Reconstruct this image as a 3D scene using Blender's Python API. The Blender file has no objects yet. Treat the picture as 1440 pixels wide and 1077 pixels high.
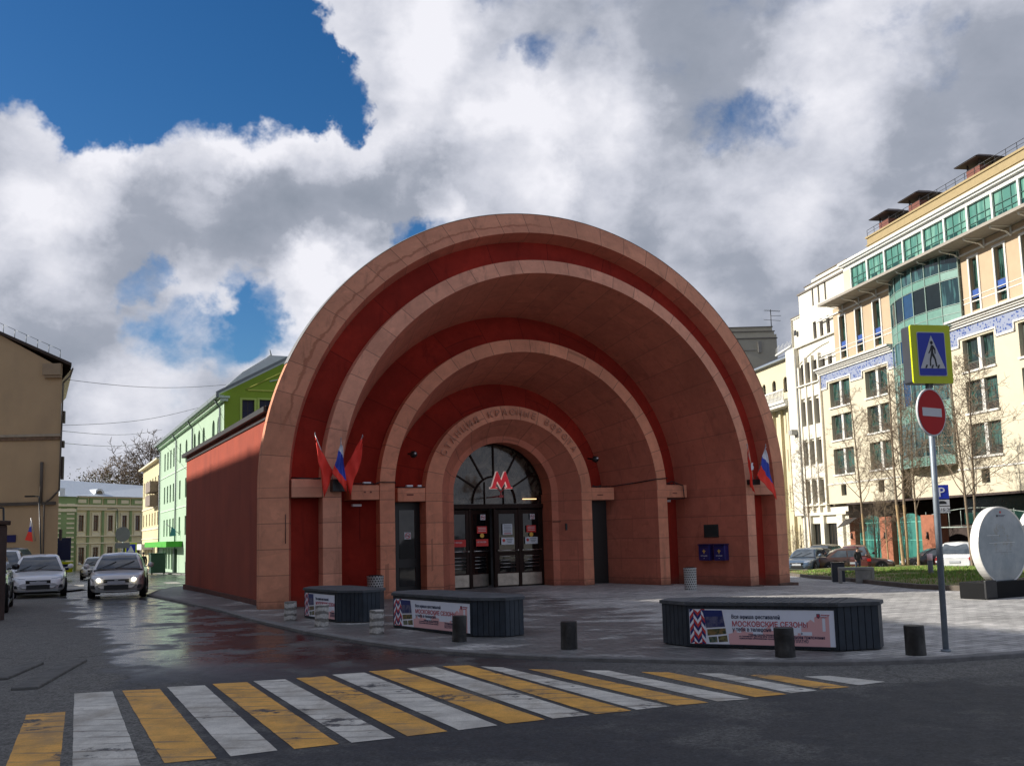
import bpy, math, random
from math import sin, cos, pi, radians, sqrt, atan2, exp, log
from mathutils import Vector, Matrix
from mathutils.geometry import delaunay_2d_cdt
random.seed(7)
scene = bpy.context.scene
COL = scene.collection

# ------------------------------------------------------------------ camera
FPX, CX, CY, PITCH, ROLL, EYE = 1370.475, 720.0, 592.02, 0.116667, 0.0260188, 1.6
def _rot():
    cp, sp, cr, sr = cos(PITCH), sin(PITCH), cos(ROLL), sin(ROLL)
    Rp = [[1, 0, 0], [0, -cp, sp], [0, sp, cp]]
    Rr = [[cr, sr, 0], [-sr, cr, 0], [0, 0, 1]]
    return [[sum(Rr[i][k] * Rp[k][j] for k in range(3)) for j in range(3)] for i in range(3)]
RC = _rot()   # rows: right, down, forward in (X, up, forward) axes
def w3(r): return Vector((r[0], r[2], r[1]))
cam_d = bpy.data.cameras.new('camera'); cam = bpy.data.objects.new('camera', cam_d); COL.objects.link(cam)
right, up, back = w3(RC[0]), -w3(RC[1]), -w3(RC[2])
M = Matrix((( right.x, up.x, back.x, 0), (right.y, up.y, back.y, 0), (right.z, up.z, back.z, EYE), (0, 0, 0, 1)))
cam.matrix_world = M
cam_d.sensor_width = 36; cam_d.lens = FPX / 1440 * 36
cam_d.shift_y = (CY - 538.5) / 1440
cam_d.clip_end = 3000
scene.camera = cam
scene.render.resolution_x, scene.render.resolution_y = 1024, 765
def ray(x, y):
    c = ((x - CX) / FPX, (y - CY) / FPX, 1.0)
    v = [sum(RC[k][i] * c[k] for k in range(3)) for i in range(3)]
    return Vector((v[0], v[2], v[1]))

# ------------------------------------------------------------------ sun, sky, exposure
SUN_AZ = Vector((-1.0, -0.025)).normalized(); SUN_EL = radians(25)
S = Vector((SUN_AZ.x * cos(SUN_EL), SUN_AZ.y * cos(SUN_EL), sin(SUN_EL)))
sun_d = bpy.data.lights.new('sun', 'SUN'); sun = bpy.data.objects.new('sun', sun_d); COL.objects.link(sun)
sun_d.energy = 5.0; sun_d.angle = radians(0.5); sun_d.color = (1.0, 0.945, 0.86)
sun.rotation_euler = S.to_track_quat('Z', 'Y').to_euler()
sun.location = (-60, 0, 60)
world = bpy.data.worlds.new("World"); scene.world = world; world.use_nodes = True
NT = world.node_tree; NT.nodes.clear()
def wn(t, **k):
    n = NT.nodes.new(t)
    for a, b in k.items(): setattr(n, a, b)
    return n
def wl(a, b): NT.links.new(a, b)
def wmath(op, a, b=None, clamp=False):
    n = wn('ShaderNodeMath', operation=op, use_clamp=clamp)
    for i, v in enumerate((a, b)):
        if v is None: continue
        if isinstance(v, (int, float)): n.inputs[i].default_value = v
        else: wl(v, n.inputs[i])
    return n.outputs[0]
tc = wn('ShaderNodeTexCoord'); DIR = tc.outputs['Generated']
sky = wn('ShaderNodeTexSky', sky_type='NISHITA'); sky.sun_disc = False
sky.sun_elevation = SUN_EL; sky.sun_rotation = atan2(SUN_AZ.x, SUN_AZ.y)
sky.air_density = 1.0; sky.dust_density = 0.6; sky.ozone_density = 2.0
sep = wn('ShaderNodeSeparateXYZ'); wl(DIR, sep.inputs[0])
zz = wmath('MAXIMUM', sep.outputs[2], 0.0)
den = wmath('ADD', zz, 0.22)
comb = wn('ShaderNodeCombineXYZ'); wl(wmath('DIVIDE', sep.outputs[0], den), comb.inputs[0]); wl(wmath('DIVIDE', sep.outputs[1], den), comb.inputs[1])
wl(wmath('MULTIPLY', zz, 1.6), comb.inputs[2])
PL = comb.outputs[0]
sqz = wn('ShaderNodeMapping'); sqz.inputs['Scale'].default_value = (1, 1, 1.45); wl(DIR, sqz.inputs[0]); SQ = sqz.outputs[0]
def wnoise(vec, sc, det=8, rough=.55, dist=0.0, off=(0, 0, 0)):
    mp = wn('ShaderNodeMapping'); mp.inputs['Location'].default_value = off; wl(vec, mp.inputs[0])
    n = wn('ShaderNodeTexNoise'); wl(mp.outputs[0], n.inputs['Vector'])
    n.inputs['Scale'].default_value = sc; n.inputs['Detail'].default_value = det
    n.inputs['Roughness'].default_value = rough; n.inputs['Distortion'].default_value = dist
    return n.outputs[0]
def wramp(v, a, b, c=0.0, d=1.0, kind='SMOOTHSTEP'):
    n = wn('ShaderNodeMapRange', interpolation_type=kind)
    wl(v, n.inputs[0]); n.inputs[1].default_value = a; n.inputs[2].default_value = b
    n.inputs[3].default_value = c; n.inputs[4].default_value = d
    return n.outputs[0]
# a direction warped by noise, so that cloud masses have torn edges
nz = wn('ShaderNodeTexNoise'); wl(DIR, nz.inputs['Vector']); nz.inputs['Scale'].default_value = 7; nz.inputs['Detail'].default_value = 6; nz.inputs['Roughness'].default_value = .6
vs = wn('ShaderNodeVectorMath', operation='SUBTRACT'); wl(nz.outputs['Color'], vs.inputs[0]); vs.inputs[1].default_value = (.5, .5, .5)
vsc = wn('ShaderNodeVectorMath', operation='SCALE'); wl(vs.outputs[0], vsc.inputs[0]); vsc.inputs['Scale'].default_value = 0.17
va = wn('ShaderNodeVectorMath', operation='ADD'); wl(DIR, va.inputs[0]); wl(vsc.outputs[0], va.inputs[1])
vnn = wn('ShaderNodeVectorMath', operation='NORMALIZE'); wl(va.outputs[0], vnn.inputs[0]); WDIR = vnn.outputs[0]
def blob(px, py, deg, weight):
    d = ray(px, py).normalized()
    n = wn('ShaderNodeVectorMath', operation='DOT_PRODUCT'); wl(WDIR, n.inputs[0]); n.inputs[1].default_value = d
    return wramp(n.outputs['Value'], cos(radians(deg)), 1 - (1 - cos(radians(deg))) * .08, 0, weight)
def total(items):
    acc = items[0]
    for i in items[1:]: acc = wmath('ADD', acc, i)
    return acc
# holes of blue and banks of cloud, each at its own place in the sky
holes = [(60, 30, 9, -1.1), (230, 20, 9, -1.1), (350, 60, 5, -.9), (478, 112, 1.7, -.6), (420, 100, 2.2, -.3), (140, 120, 4, -.6), (460, 108, 2.4, -.7), (742, 94, 2.4, -.42), (800, 86, 2.4, -.46), (690, 78, 2.2, -.3), (600, 340, 2.2, -.6),
         (350, 452, 2.2, -.5), (330, 405, 1.5, -.4), (200, 402, 1.6, -.5), (560, 335, 1.6, -.6), (690, 268, 2.0, -.45), (1060, 180, 3.0, -.35), (1280, 70, 3.0, -.35), (230, 480, 2.2, -.35), (1020, 160, 2.5, -.25), (310, 480, 2.2, -.4), (250, 590, 2, -.2), (30, 150, 3.0, .75), (300, 4, 2.2, .8), (90, 130, 2, .4)]
banks = [(330, 160, 6, .45), (120, 210, 7, .45), (530, 30, 4.5, .9), (470, 20, 2.2, .4), (610, 60, 4, .4), (620, 130, 6, .5), (1000, 300, 18, .5), (700, 200, 9, .4), (480, 260, 12, .5), (150, 340, 8, .4), (-900, 300, 40, .4), (2200, 300, 40, .4)]
# fields: density
n1 = wnoise(SQ, 4.2, 12, .56, .25, (3.1, 1.7, 0)); n2 = wnoise(SQ, 15, 10, .62, .3, (7.3, 0.2, 1))
field = total([wmath('MULTIPLY', n1, 1.9), wmath('MULTIPLY', n2, .9)] + [blob(*b) for b in holes + banks] + [wramp(sep.outputs[2], .22, .02, 0, .9)])
cover = wramp(field, 1.0, 1.72)
# light and shade inside the clouds
greys = [(300, 300, 5.5, .75), (430, 275, 5, .8), (560, 250, 4, .7), (190, 310, 4, .4), (700, 260, 3, .2), (860, 340, 5, .45), (990, 250, 6, .45), (1120, 420, 6, .35), (920, 60, 7, .5), (740, 60, 5, .4), (1380, 160, 7, .6), (1200, 200, 5, .25), (100, 440, 5, .45), (1000, 60, 6, .4), (1300, 300, 5, .2), (-300, 300, 20, .4)]
lights = [(120, 260, 5, -.25), (330, 190, 5, -.3), (640, 120, 6, -.35), (760, 170, 5, -.3), (900, 170, 4, -.3), (1100, 240, 5, -.3), (30, 400, 4, -.4), (120, 400, 3, -.35), (250, 180, 6, -.5), (400, 160, 4.5, -.5), (90, 215, 5, -.45), (60, 320, 4, -.35), (560, 190, 4, -.35), (460, 395, 3, -.5), (440, 440, 3.5, -.5), (250, 330, 2.5, -.3), (820, 130, 5, -.3), (1180, 100, 5, -.35), (1000, 300, 4, -.35), (870, 290, 3, -.4), (1120, 330, 3, -.35), (600, 30, 4, -.4), (180, 550, 4, -.4), (280, 400, 3, -.3), (720, 230, 4, -.3), (610, 290, 2, -.6), (1330, 250, 3, -.2)]
n3 = wnoise(SQ, 6.5, 10, .52, .15, (1.1, 5.2, 2)); n4 = wnoise(SQ, 22, 8, .58, .2, (2, 2, 3)); n5 = wnoise(PL, 3.0, 8, .55, .2, (4, 1, 3))
shade = total([wmath('MULTIPLY', n3, 1.7), wmath('MULTIPLY', n4, 1.05), wmath('MULTIPLY', n5, .6)] + [blob(*b) for b in greys + lights])
sh = wramp(shade, .93, 3.2, kind='LINEAR')
cr = wn('ShaderNodeValToRGB'); wl(sh, cr.inputs[0]); e = cr.color_ramp.elements
e[0].position = 0.0; e[0].color = (.88, .88, .94, 1); e[1].position = 1.0; e[1].color = (.24, .275, .34, 1)
m_ = e.new(.3); m_.color = (.60, .62, .70, 1); m_ = e.new(.55); m_.color = (.35, .38, .455, 1)
hs = wn('ShaderNodeHueSaturation'); wl(sky.outputs[0], hs.inputs['Color']); hs.inputs['Saturation'].default_value = 1.35
tint = wn('ShaderNodeVectorMath', operation='MULTIPLY'); wl(hs.outputs[0], tint.inputs[0]); tint.inputs[1].default_value = (.80, 1.02, 1.22)
bg1 = wn('ShaderNodeBackground'); wl(tint.outputs[0], bg1.inputs[0]); bg1.inputs[1].default_value = 0.062
bg2 = wn('ShaderNodeBackground'); wl(cr.outputs[0], bg2.inputs[0]); bg2.inputs[1].default_value = 0.74
mx = wn('ShaderNodeMixShader'); wl(cover, mx.inputs[0]); wl(bg1.outputs[0], mx.inputs[1]); wl(bg2.outputs[0], mx.inputs[2])
wo = wn('ShaderNodeOutputWorld'); wl(mx.outputs[0], wo.inputs[0])
world.cycles.sampling_method = 'MANUAL'; world.cycles.sample_map_resolution = 1024
scene.view_settings.view_transform = 'Standard'; scene.view_settings.look = 'None'
scene.view_settings.exposure = 0.45; scene.view_settings.gamma = 1.0; scene.view_settings.use_curve_mapping = False

# ------------------------------------------------------------------ terrain height, placing
def softplus(x): return x if x > 30 else log(1 + exp(x))
def clamp01(t): return max(0., min(1., t))
def g(X, Y):
    r = -.028 * softplus(((Y - 25) + (X - 8) * .3) / 2) * 2 * clamp01((X - 3) / 5)
    l = -.0155 * softplus((Y - 32) / 3) * 3 * clamp01((-6 - X) / 8)
    return max(r + l, -2.2)
def gp(x, y, h=0.0):
    """ground point under a place in the view"""
    r = ray(x, y); t = 5.0
    lo, hi = 2.0, 400.0
    for _ in range(60):
        t = (lo + hi) / 2; p = r * t
        if EYE + p.z > g(p.x, p.y) + h: lo = t
        else: hi = t
    p = r * t
    return Vector((p.x, p.y, g(p.x, p.y) + h))
def at(x, y, Y):
    r = ray(x, y); t = Y / r.y
    return Vector((r.x * t, Y, EYE + r.z * t))

# ------------------------------------------------------------------ mesh builder
class MB:
    def __init__(s): s.v = []; s.f = []; s.mi = []; s.sm = []; s.m = 0; s.T = None
    def V(s, p):
        p = Vector(p)
        if s.T is not None: p = s.T @ p
        s.v.append(p); return len(s.v) - 1
    def F(s, idx, smooth=False): s.f.append(tuple(idx)); s.mi.append(s.m); s.sm.append(smooth)
    def poly(s, pts, smooth=False): s.F([s.V(p) for p in pts], smooth)
    def box(s, x0, x1, y0, y1, z0, z1):
        i = [s.V((x, y, z)) for x in (x0, x1) for y in (y0, y1) for z in (z0, z1)]
        for q in ((0, 1, 3, 2), (4, 6, 7, 5), (0, 4, 5, 1), (2, 3, 7, 6), (0, 2, 6, 4), (1, 5, 7, 3)): s.F([i[k] for k in q])
    def prism(s, pts, z0, z1, smooth=False):
        n = len(pts); a = [s.V((p[0], p[1], z0)) for p in pts]; b = [s.V((p[0], p[1], z1)) for p in pts]
        s.F(a[::-1]); s.F(b)
        for i in range(n): s.F((a[i], a[(i + 1) % n], b[(i + 1) % n], b[i]), smooth)
    def plate(s, pts, y0, y1):
        """outline in x,z thickened along y"""
        n = len(pts); a = [s.V((p[0], y0, p[1])) for p in pts]; b = [s.V((p[0], y1, p[1])) for p in pts]
        s.F(a); s.F(b[::-1])
        for i in range(n): s.F((a[(i + 1) % n], a[i], b[i], b[(i + 1) % n]))
    def tube(s, p0, p1, r0, r1=None, n=6, caps=True, smooth=True):
        r1 = r0 if r1 is None else r1
        p0, p1 = Vector(p0), Vector(p1); d = (p1 - p0)
        if d.length < 1e-6: return
        d.normalize(); u = d.orthogonal().normalized(); w = d.cross(u)
        a = [s.V(p0 + (u * cos(2 * pi * i / n) + w * sin(2 * pi * i / n)) * r0) for i in range(n)]
        b = [s.V(p1 + (u * cos(2 * pi * i / n) + w * sin(2 * pi * i / n)) * r1) for i in range(n)]
        for i in range(n): s.F((a[i], a[(i + 1) % n], b[(i + 1) % n], b[i]), smooth)
        if caps: s.F(a[::-1]); s.F(b)
    def path(s, pts, r, n=6):
        for a, b in zip(pts, pts[1:]): s.tube(a, b, r, r, n)
    def lathe(s, prof, n=24, c=(0, 0, 0), smooth=True):
        rows = []
        for r, z in prof: rows.append([s.V((c[0] + r * cos(2 * pi * i / n), c[1] + r * sin(2 * pi * i / n), c[2] + z)) for i in range(n)])
        for a, b in zip(rows, rows[1:]):
            for i in range(n): s.F((a[i], a[(i + 1) % n], b[(i + 1) % n], b[i]), smooth)
    def loft(s, rows, closed=False, smooth=True):
        R = [[s.V(p) for p in r] for r in rows]; n = len(R[0])
        for a, b in zip(R, R[1:]):
            for i in range(n if closed else n - 1): s.F((a[i], a[(i + 1) % n], b[(i + 1) % n], b[i]), smooth)
        return R
    def build(s, name, mats, parent=None, loc=None, bevel=0, auto=False):
        me = bpy.data.meshes.new(name); me.from_pydata([tuple(v) for v in s.v], [], s.f)
        if not isinstance(mats, (list, tuple)): mats = [mats]
        for m in mats: me.materials.append(m)
        me.polygons.foreach_set('material_index', [min(i, len(mats) - 1) for i in s.mi])
        me.polygons.foreach_set('use_smooth', s.sm)
        me.update()
        o = bpy.data.objects.new(name, me); COL.objects.link(o)
        if parent is not None: o.parent = parent
        if loc is not None: o.location = loc
        if bevel:
            b = o.modifiers.new('bevel', 'BEVEL'); b.width = bevel; b.segments = 2; b.limit_method = 'ANGLE'; b.angle_limit = radians(40)
        return o
def tag(o, label=None, cat=None, group=None, kind=None):
    if label: o['label'] = label
    if cat: o['category'] = cat
    if group: o['group'] = group
    if kind: o['kind'] = kind
    return o
def empty(name, loc, rz=0, label=None, cat=None, group=None):
    o = bpy.data.objects.new(name, None); COL.objects.link(o); o.location = loc; o.rotation_euler = (0, 0, rz); o.empty_display_size = .3
    return tag(o, label, cat, group)
def copy_tree(o, parent=None):
    c = o.copy(); COL.objects.link(c)
    if parent: c.parent = parent
    for ch in list(o.children): copy_tree(ch, c)
    return c
def text(name, s, size, mat, parent=None, loc=(0, 0, 0), rot=(pi / 2, 0, 0), width=None, bold=0.0, depth=0.002, align='LEFT'):
    s = s.replace('ф', 'φ').replace('ы', 'bı').replace('Ы', 'bI')   # these glyphs fill badly in the built-in font
    cu = bpy.data.curves.new(name, 'FONT'); cu.body = s; cu.size = size; cu.extrude = depth; cu.offset = bold; cu.align_x = align; cu.resolution_u = 2
    t = bpy.data.objects.new(name, cu); COL.objects.link(t)
    bpy.context.view_layer.update()
    me = bpy.data.meshes.new_from_object(t.evaluated_get(bpy.context.evaluated_depsgraph_get()))
    bpy.data.objects.remove(t, do_unlink=True); bpy.data.curves.remove(cu)
    me.materials.clear(); me.materials.append(mat)
    if width and len(me.vertices):
        xs = [v.co.x for v in me.vertices]; k = width / max(1e-6, max(xs) - min(xs)); x0 = min(xs)
        for v in me.vertices: v.co.x = (v.co.x - (x0 if align == 'LEFT' else 0)) * k
    o = bpy.data.objects.new(name, me); COL.objects.link(o)
    if parent: o.parent = parent
    o.location = loc; o.rotation_euler = rot
    return o

# ------------------------------------------------------------------ materials
MATS = {}
def mat(name, col, rough=.8, var=.12, nscale=3.0, bump=.0, bscale=40., metal=0.0, spec=.5, emit=None, coord='Object', dirt=None, coat=0.0):
    """plain painted / rendered surface: colour broken up by two scales of noise, with optional bump and patches of grime"""
    if name in MATS: return MATS[name]
    m = bpy.data.materials.new(name); m.use_nodes = True; nt = m.node_tree; N = nt.nodes; L = nt.links
    b = N['Principled BSDF']; b.inputs['Roughness'].default_value = rough; b.inputs['Metallic'].default_value = metal
    b.inputs['Specular IOR Level'].default_value = spec
    if coat: b.inputs['Coat Weight'].default_value = coat; b.inputs['Coat Roughness'].default_value = .08
    t = N.new('ShaderNodeTexCoord')
    if var or dirt:
        n = N.new('ShaderNodeTexNoise'); n.inputs['Scale'].default_value = nscale; n.inputs['Detail'].default_value = 8; n.inputs['Roughness'].default_value = .65
        L.new(t.outputs[coord], n.inputs['Vector'])
        mr = N.new('ShaderNodeMapRange'); mr.inputs[1].default_value = .3; mr.inputs[2].default_value = .7; mr.inputs[3].default_value = 1 - var; mr.inputs[4].default_value = 1 + var
        L.new(n.outputs[0], mr.inputs[0])
        mm = N.new('ShaderNodeVectorMath'); mm.operation = 'SCALE'; mm.inputs[0].default_value = col[:3]; L.new(mr.outputs[0], mm.inputs['Scale'])
        out = mm.outputs[0]
        if dirt:
            n2 = N.new('ShaderNodeTexNoise'); n2.inputs['Scale'].default_value = dirt[1]; n2.inputs['Detail'].default_value = 6
            mp = N.new('ShaderNodeMapping'); mp.inputs['Scale'].default_value = dirt[3] if len(dirt) > 3 else (1, 1, .35); L.new(t.outputs[coord], mp.inputs[0]); L.new(mp.outputs[0], n2.inputs['Vector'])
            r2 = N.new('ShaderNodeMapRange'); r2.inputs[1].default_value = .48; r2.inputs[2].default_value = .72; r2.inputs[4].default_value = dirt[2]; L.new(n2.outputs[0], r2.inputs[0])
            mi = N.new('ShaderNodeMix'); mi.data_type = 'RGBA'; L.new(r2.outputs[0], mi.inputs[0]); L.new(out, mi.inputs[6]); mi.inputs[7].default_value = (*dirt[0], 1); out = mi.outputs[2]
        L.new(out, b.inputs['Base Color'])
    else: b.inputs['Base Color'].default_value = (*col[:3], 1)
    if bump:
        n3 = N.new('ShaderNodeTexNoise'); n3.inputs['Scale'].default_value = bscale; n3.inputs['Detail'].default_value = 4; L.new(t.outputs[coord], n3.inputs['Vector'])
        bp = N.new('ShaderNodeBump'); bp.inputs['Strength'].default_value = bump; bp.inputs['Distance'].default_value = .02; L.new(n3.outputs[0], bp.inputs['Height']); L.new(bp.outputs[0], b.inputs['Normal'])
    if emit: b.inputs['Emission Color'].default_value = (*col[:3], 1); b.inputs['Emission Strength'].default_value = emit
    MATS[name] = m; return m
def glass(name, col=(.02, .03, .03), rough=.04, spec=.8, wob=.0, wscale=1.5, var=0):
    if name in MATS: return MATS[name]
    m = mat(name, col, rough, var, 1.5, spec=spec)
    if wob:
        nt = m.node_tree; N = nt.nodes; L = nt.links; b = N['Principled BSDF']
        t = N.new('ShaderNodeTexCoord'); n = N.new('ShaderNodeTexNoise'); n.inputs['Scale'].default_value = wscale; n.inputs['Detail'].default_value = 2; L.new(t.outputs['Object'], n.inputs['Vector'])
        bp = N.new('ShaderNodeBump'); bp.inputs['Strength'].default_value = wob; bp.inputs['Distance'].default_value = .1; L.new(n.outputs[0], bp.inputs['Height']); L.new(bp.outputs[0], b.inputs['Normal'])
    return m
class NB:
    """small node helper for the special materials"""
    def __init__(s, name):
        s.m = bpy.data.materials.new(name); s.m.use_nodes = True; s.nt = s.m.node_tree; s.b = s.nt.nodes['Principled BSDF']; MATS[name] = s.m
        s.tc = s.nt.nodes.new('ShaderNodeTexCoord')
    def n(s, t, **k):
        x = s.nt.nodes.new(t)
        for a, b in k.items(): setattr(x, a, b)
        return x
    def l(s, a, b): s.nt.links.new(a, b)
    def math(s, op, a, b=None, c=None):
        x = s.n('ShaderNodeMath', operation=op)
        for i, v in enumerate((a, b, c)):
            if v is None: continue
            if isinstance(v, (int, float)): x.inputs[i].default_value = v
            else: s.l(v, x.inputs[i])
        return x.outputs[0]
    def noise(s, vec, sc, det=6, rough=.6, scale=None, dist=0):
        if scale:
            mp = s.n('ShaderNodeMapping'); mp.inputs['Scale'].default_value = scale; s.l(vec, mp.inputs[0]); vec = mp.outputs[0]
        x = s.n('ShaderNodeTexNoise'); s.l(vec, x.inputs['Vector']); x.inputs['Scale'].default_value = sc; x.inputs['Detail'].default_value = det; x.inputs['Roughness'].default_value = rough; x.inputs['Distortion'].default_value = dist
        return x.outputs[0]
    def ramp(s, v, a, b, c=0., d=1.):
        x = s.n('ShaderNodeMapRange', interpolation_type='SMOOTHSTEP'); s.l(v, x.inputs[0])
        for i, q in enumerate((a, b, c, d)): x.inputs[1 + i].default_value = q
        return x.outputs[0]
    def mix(s, f, a, b):
        x = s.n('ShaderNodeMix', data_type='RGBA')
        if isinstance(f, (int, float)): x.inputs[0].default_value = f
        else: s.l(f, x.inputs[0])
        for i, v in ((6, a), (7, b)):
            if isinstance(v, tuple): x.inputs[i].default_value = (*v[:3], 1)
            else: s.l(v, x.inputs[i])
        return x.outputs[2]
    def scale(s, c, f):
        x = s.n('ShaderNodeVectorMath', operation='SCALE')
        if isinstance(c, tuple): x.inputs[0].default_value = c[:3]
        else: s.l(c, x.inputs[0])
        s.l(f, x.inputs['Scale']); return x.outputs[0]
    def bump(s, h, st=.3, dist=.02):
        x = s.n('ShaderNodeBump'); x.inputs['Strength'].default_value = st; x.inputs['Distance'].default_value = dist; s.l(h, x.inputs['Height']); s.l(x.outputs[0], s.b.inputs['Normal'])
# ------------------------------------------------------------------ ground materials
def asphalt():
    k = NB('asphalt'); o = k.tc.outputs['Object']
    sp = k.n('ShaderNodeSeparateXYZ'); k.l(o, sp.inputs[0])
    # signed distance from the edge of the drying strip along the left side of the street
    d = k.math('ADD', k.math('MULTIPLY', sp.outputs[0], .894), k.math('MULTIPLY', sp.outputs[1], .448))   # right positive
    d = k.math('SUBTRACT', d, 1.2)
    nz1 = k.noise(o, .55, 8, .65); nz2 = k.noise(o, 3.0, 8, .7)
    d2 = k.math('ADD', d, k.math('MULTIPLY', k.math('SUBTRACT', nz1, .5), 2.6))
    wet = k.ramp(d2, -.15, .25)
    # dries out again towards the kerb and in long streaks
    st = k.noise(o, .35, 6, .6, scale=(1, 2.6, 1)); dry = k.ramp(st, .54, .76)
    wet = k.math('MULTIPLY', wet, k.math('SUBTRACT', 1, k.math('MULTIPLY', dry, .3)))
    dd_ = k.math('SUBTRACT', sp.outputs[1], k.math('ADD', k.math('MULTIPLY', sp.outputs[0], .31), k.math('ADD', 8.7, k.math('MULTIPLY', nz1, .9))))
    wet = k.math('MULTIPLY', wet, k.math('SUBTRACT', 1, k.math('MULTIPLY', k.math('MULTIPLY', k.ramp(sp.outputs[0], -.5, 2.5), k.ramp(dd_, -.05, .25)), .8)))
    far = k.ramp(k.noise(o, .8, 6, .6), .36, .5, .45, 1.0); 
    wet = k.math('MULTIPLY', wet, far)
    gloss = k.math('MULTIPLY', wet, k.ramp(sp.outputs[1], 10.5, 15, .22, 1.0))
    fine = k.noise(o, 34, 6, .85); mid = k.noise(o, 9, 8, .75)
    dryc = k.mix(nz2, (.080, .078, .072), (.150, .145, .130)); wetc = k.mix(nz2, (.014, .015, .018), (.030, .032, .037))
    c = k.mix(wet, dryc, wetc); c = k.scale(c, k.ramp(fine, .36, .64, .35, 1.8)); c = k.scale(c, k.ramp(mid, .3, .7, .72, 1.3))
    # tar seams
    w = k.n('ShaderNodeTexVoronoi', feature='DISTANCE_TO_EDGE'); w.inputs['Scale'].default_value = .16
    mp = k.n('ShaderNodeMapping'); k.l(o, mp.inputs[0])
    wv = k.n('ShaderNodeVectorMath', operation='ADD'); nn = k.n('ShaderNodeTexNoise'); nn.inputs['Scale'].default_value = .8; nn.inputs['Detail'].default_value = 5; k.l(o, nn.inputs['Vector']); k.l(mp.outputs[0], wv.inputs[0]); k.l(nn.outputs['Color'], wv.inputs[1]); k.l(wv.outputs[0], w.inputs['Vector'])
    crack = k.ramp(w.outputs['Distance'], .0, .006, .55, 1); c = k.scale(c, crack)
    k.l(c, k.b.inputs['Base Color'])
    k.l(k.math('ADD', k.math('MULTIPLY', gloss, -.68), k.ramp(nz2, .3, .7, .84, .95)), k.b.inputs['Roughness'])
    k.b.inputs['Specular IOR Level'].default_value = .5
    k.bump(k.math('MULTIPLY', k.math('ADD', k.math('MULTIPLY', fine, .5), k.math('MULTIPLY', mid, .9)), k.math('SUBTRACT', 1, k.math('MULTIPLY', gloss, .7))), .35, .012)
    return k.m
ASPH = asphalt()
def pavers(name='pavers', ca=(.34, .33, .31), cb=(.52, .50, .47), rot=.46, bw=.34, bh=.14):
    k = NB(name); o = k.tc.outputs['Object']
    mp = k.n('ShaderNodeMapping'); mp.inputs['Rotation'].default_value = (0, 0, -rot); k.l(o, mp.inputs[0])
    b = k.n('ShaderNodeTexBrick'); k.l(mp.outputs[0], b.inputs['Vector']); b.inputs['Scale'].default_value = 1; b.inputs['Brick Width'].default_value = bw; b.inputs['Row Height'].default_value = bh
    b.inputs['Mortar Size'].default_value = .008; b.inputs['Mortar Smooth'].default_value = .3; b.inputs['Bias'].default_value = 0
    b.inputs['Color1'].default_value = (*ca, 1); b.inputs['Color2'].default_value = (*cb, 1); b.inputs['Mortar'].default_value = (.05, .05, .048, 1)
    big = k.noise(o, .5, 8, .7); mid = k.noise(o, 3.5, 8, .7, scale=(1, 1, 1)); fine = k.noise(o, 90, 3, .6)
    c = k.scale(b.outputs['Color'], k.ramp(big, .3, .7, .68, 1.25)); c = k.scale(c, k.ramp(mid, .3, .7, .8, 1.2)); c = k.scale(c, k.ramp(fine, .3, .7, .85, 1.15))
    spx = k.n('ShaderNodeSeparateXYZ'); k.l(o, spx.inputs[0]); sun_drift = k.ramp(k.math('ADD', spx.outputs[0], k.math('MULTIPLY', spx.outputs[1], .25)), 5.5, 9.5, .13, -.16)  # sunlit right side paler, shaded front darker, put into the paver colour
    damp_shade = k.ramp(k.math('ADD', k.noise(o, .9, 7, .65, scale=(1, 1.5, 1)), sun_drift), .46, .62)  # damp blotches plus that painted sun and shade
    c = k.mix(k.math('MULTIPLY', damp_shade, .72), c, (.05, .05, .052)); k.l(c, k.b.inputs['Base Color'])
    k.l(k.ramp(damp_shade, 0, 1, .85, .5), k.b.inputs['Roughness'])
    k.bump(k.math('SUBTRACT', k.math('MULTIPLY', fine, .4), k.math('MULTIPLY', b.outputs['Fac'], 1.0)), .35, .01)
    return k.m
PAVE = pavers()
def paint(name, col, wear=.5):
    k = NB(name); o = k.tc.outputs['Object']
    a = k.noise(o, 7, 10, .75); b2 = k.noise(o, .9, 5, .6); f = k.noise(o, 120, 3, .6)
    w = k.ramp(k.math('ADD', a, k.math('MULTIPLY', k.math('SUBTRACT', b2, .5), 1.3)), wear, wear + .12)
    tint = k.noise(o, 2.2, 8, .7)
    c = k.scale(col, k.ramp(tint, .3, .7, .68, 1.1)); c = k.scale(c, k.ramp(f, .25, .75, .8, 1.15))
    # arcs of tyre dirt
    wv = k.n('ShaderNodeTexWave', wave_type='RINGS'); wv.inputs['Scale'].default_value = 1.1; wv.inputs['Distortion'].default_value = 2.0; wv.inputs['Detail'].default_value = 3; k.l(o, wv.inputs['Vector'])
    c = k.mix(k.math('MULTIPLY', k.ramp(wv.outputs['Fac'], .86, .99), k.ramp(b2, .40, .6, 0, .75)), c, (.15, .12, .09))
    grime_ = k.noise(o, 1.3, 9, .75, scale=(1, .5, 1)); c = k.mix(k.ramp(grime_, .46, .66, 0, .5), c, (.22, .17, .11))
    c = k.mix(w, c, (.055, .055, .056)); k.l(c, k.b.inputs['Base Color']); k.b.inputs['Roughness'].default_value = .7
    k.bump(k.math('ADD', f, k.math('MULTIPLY', w, -.6)), .25, .008); return k.m
WHITEP = paint('white_marking_paint', (.68, .65, .57), .63); YELP = paint('yellow_marking_paint', (.80, .41, .07), .635)
KERBM = mat('kerb_granite', (.17, .165, .16), .85, .3, 4, .3, 60)

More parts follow.
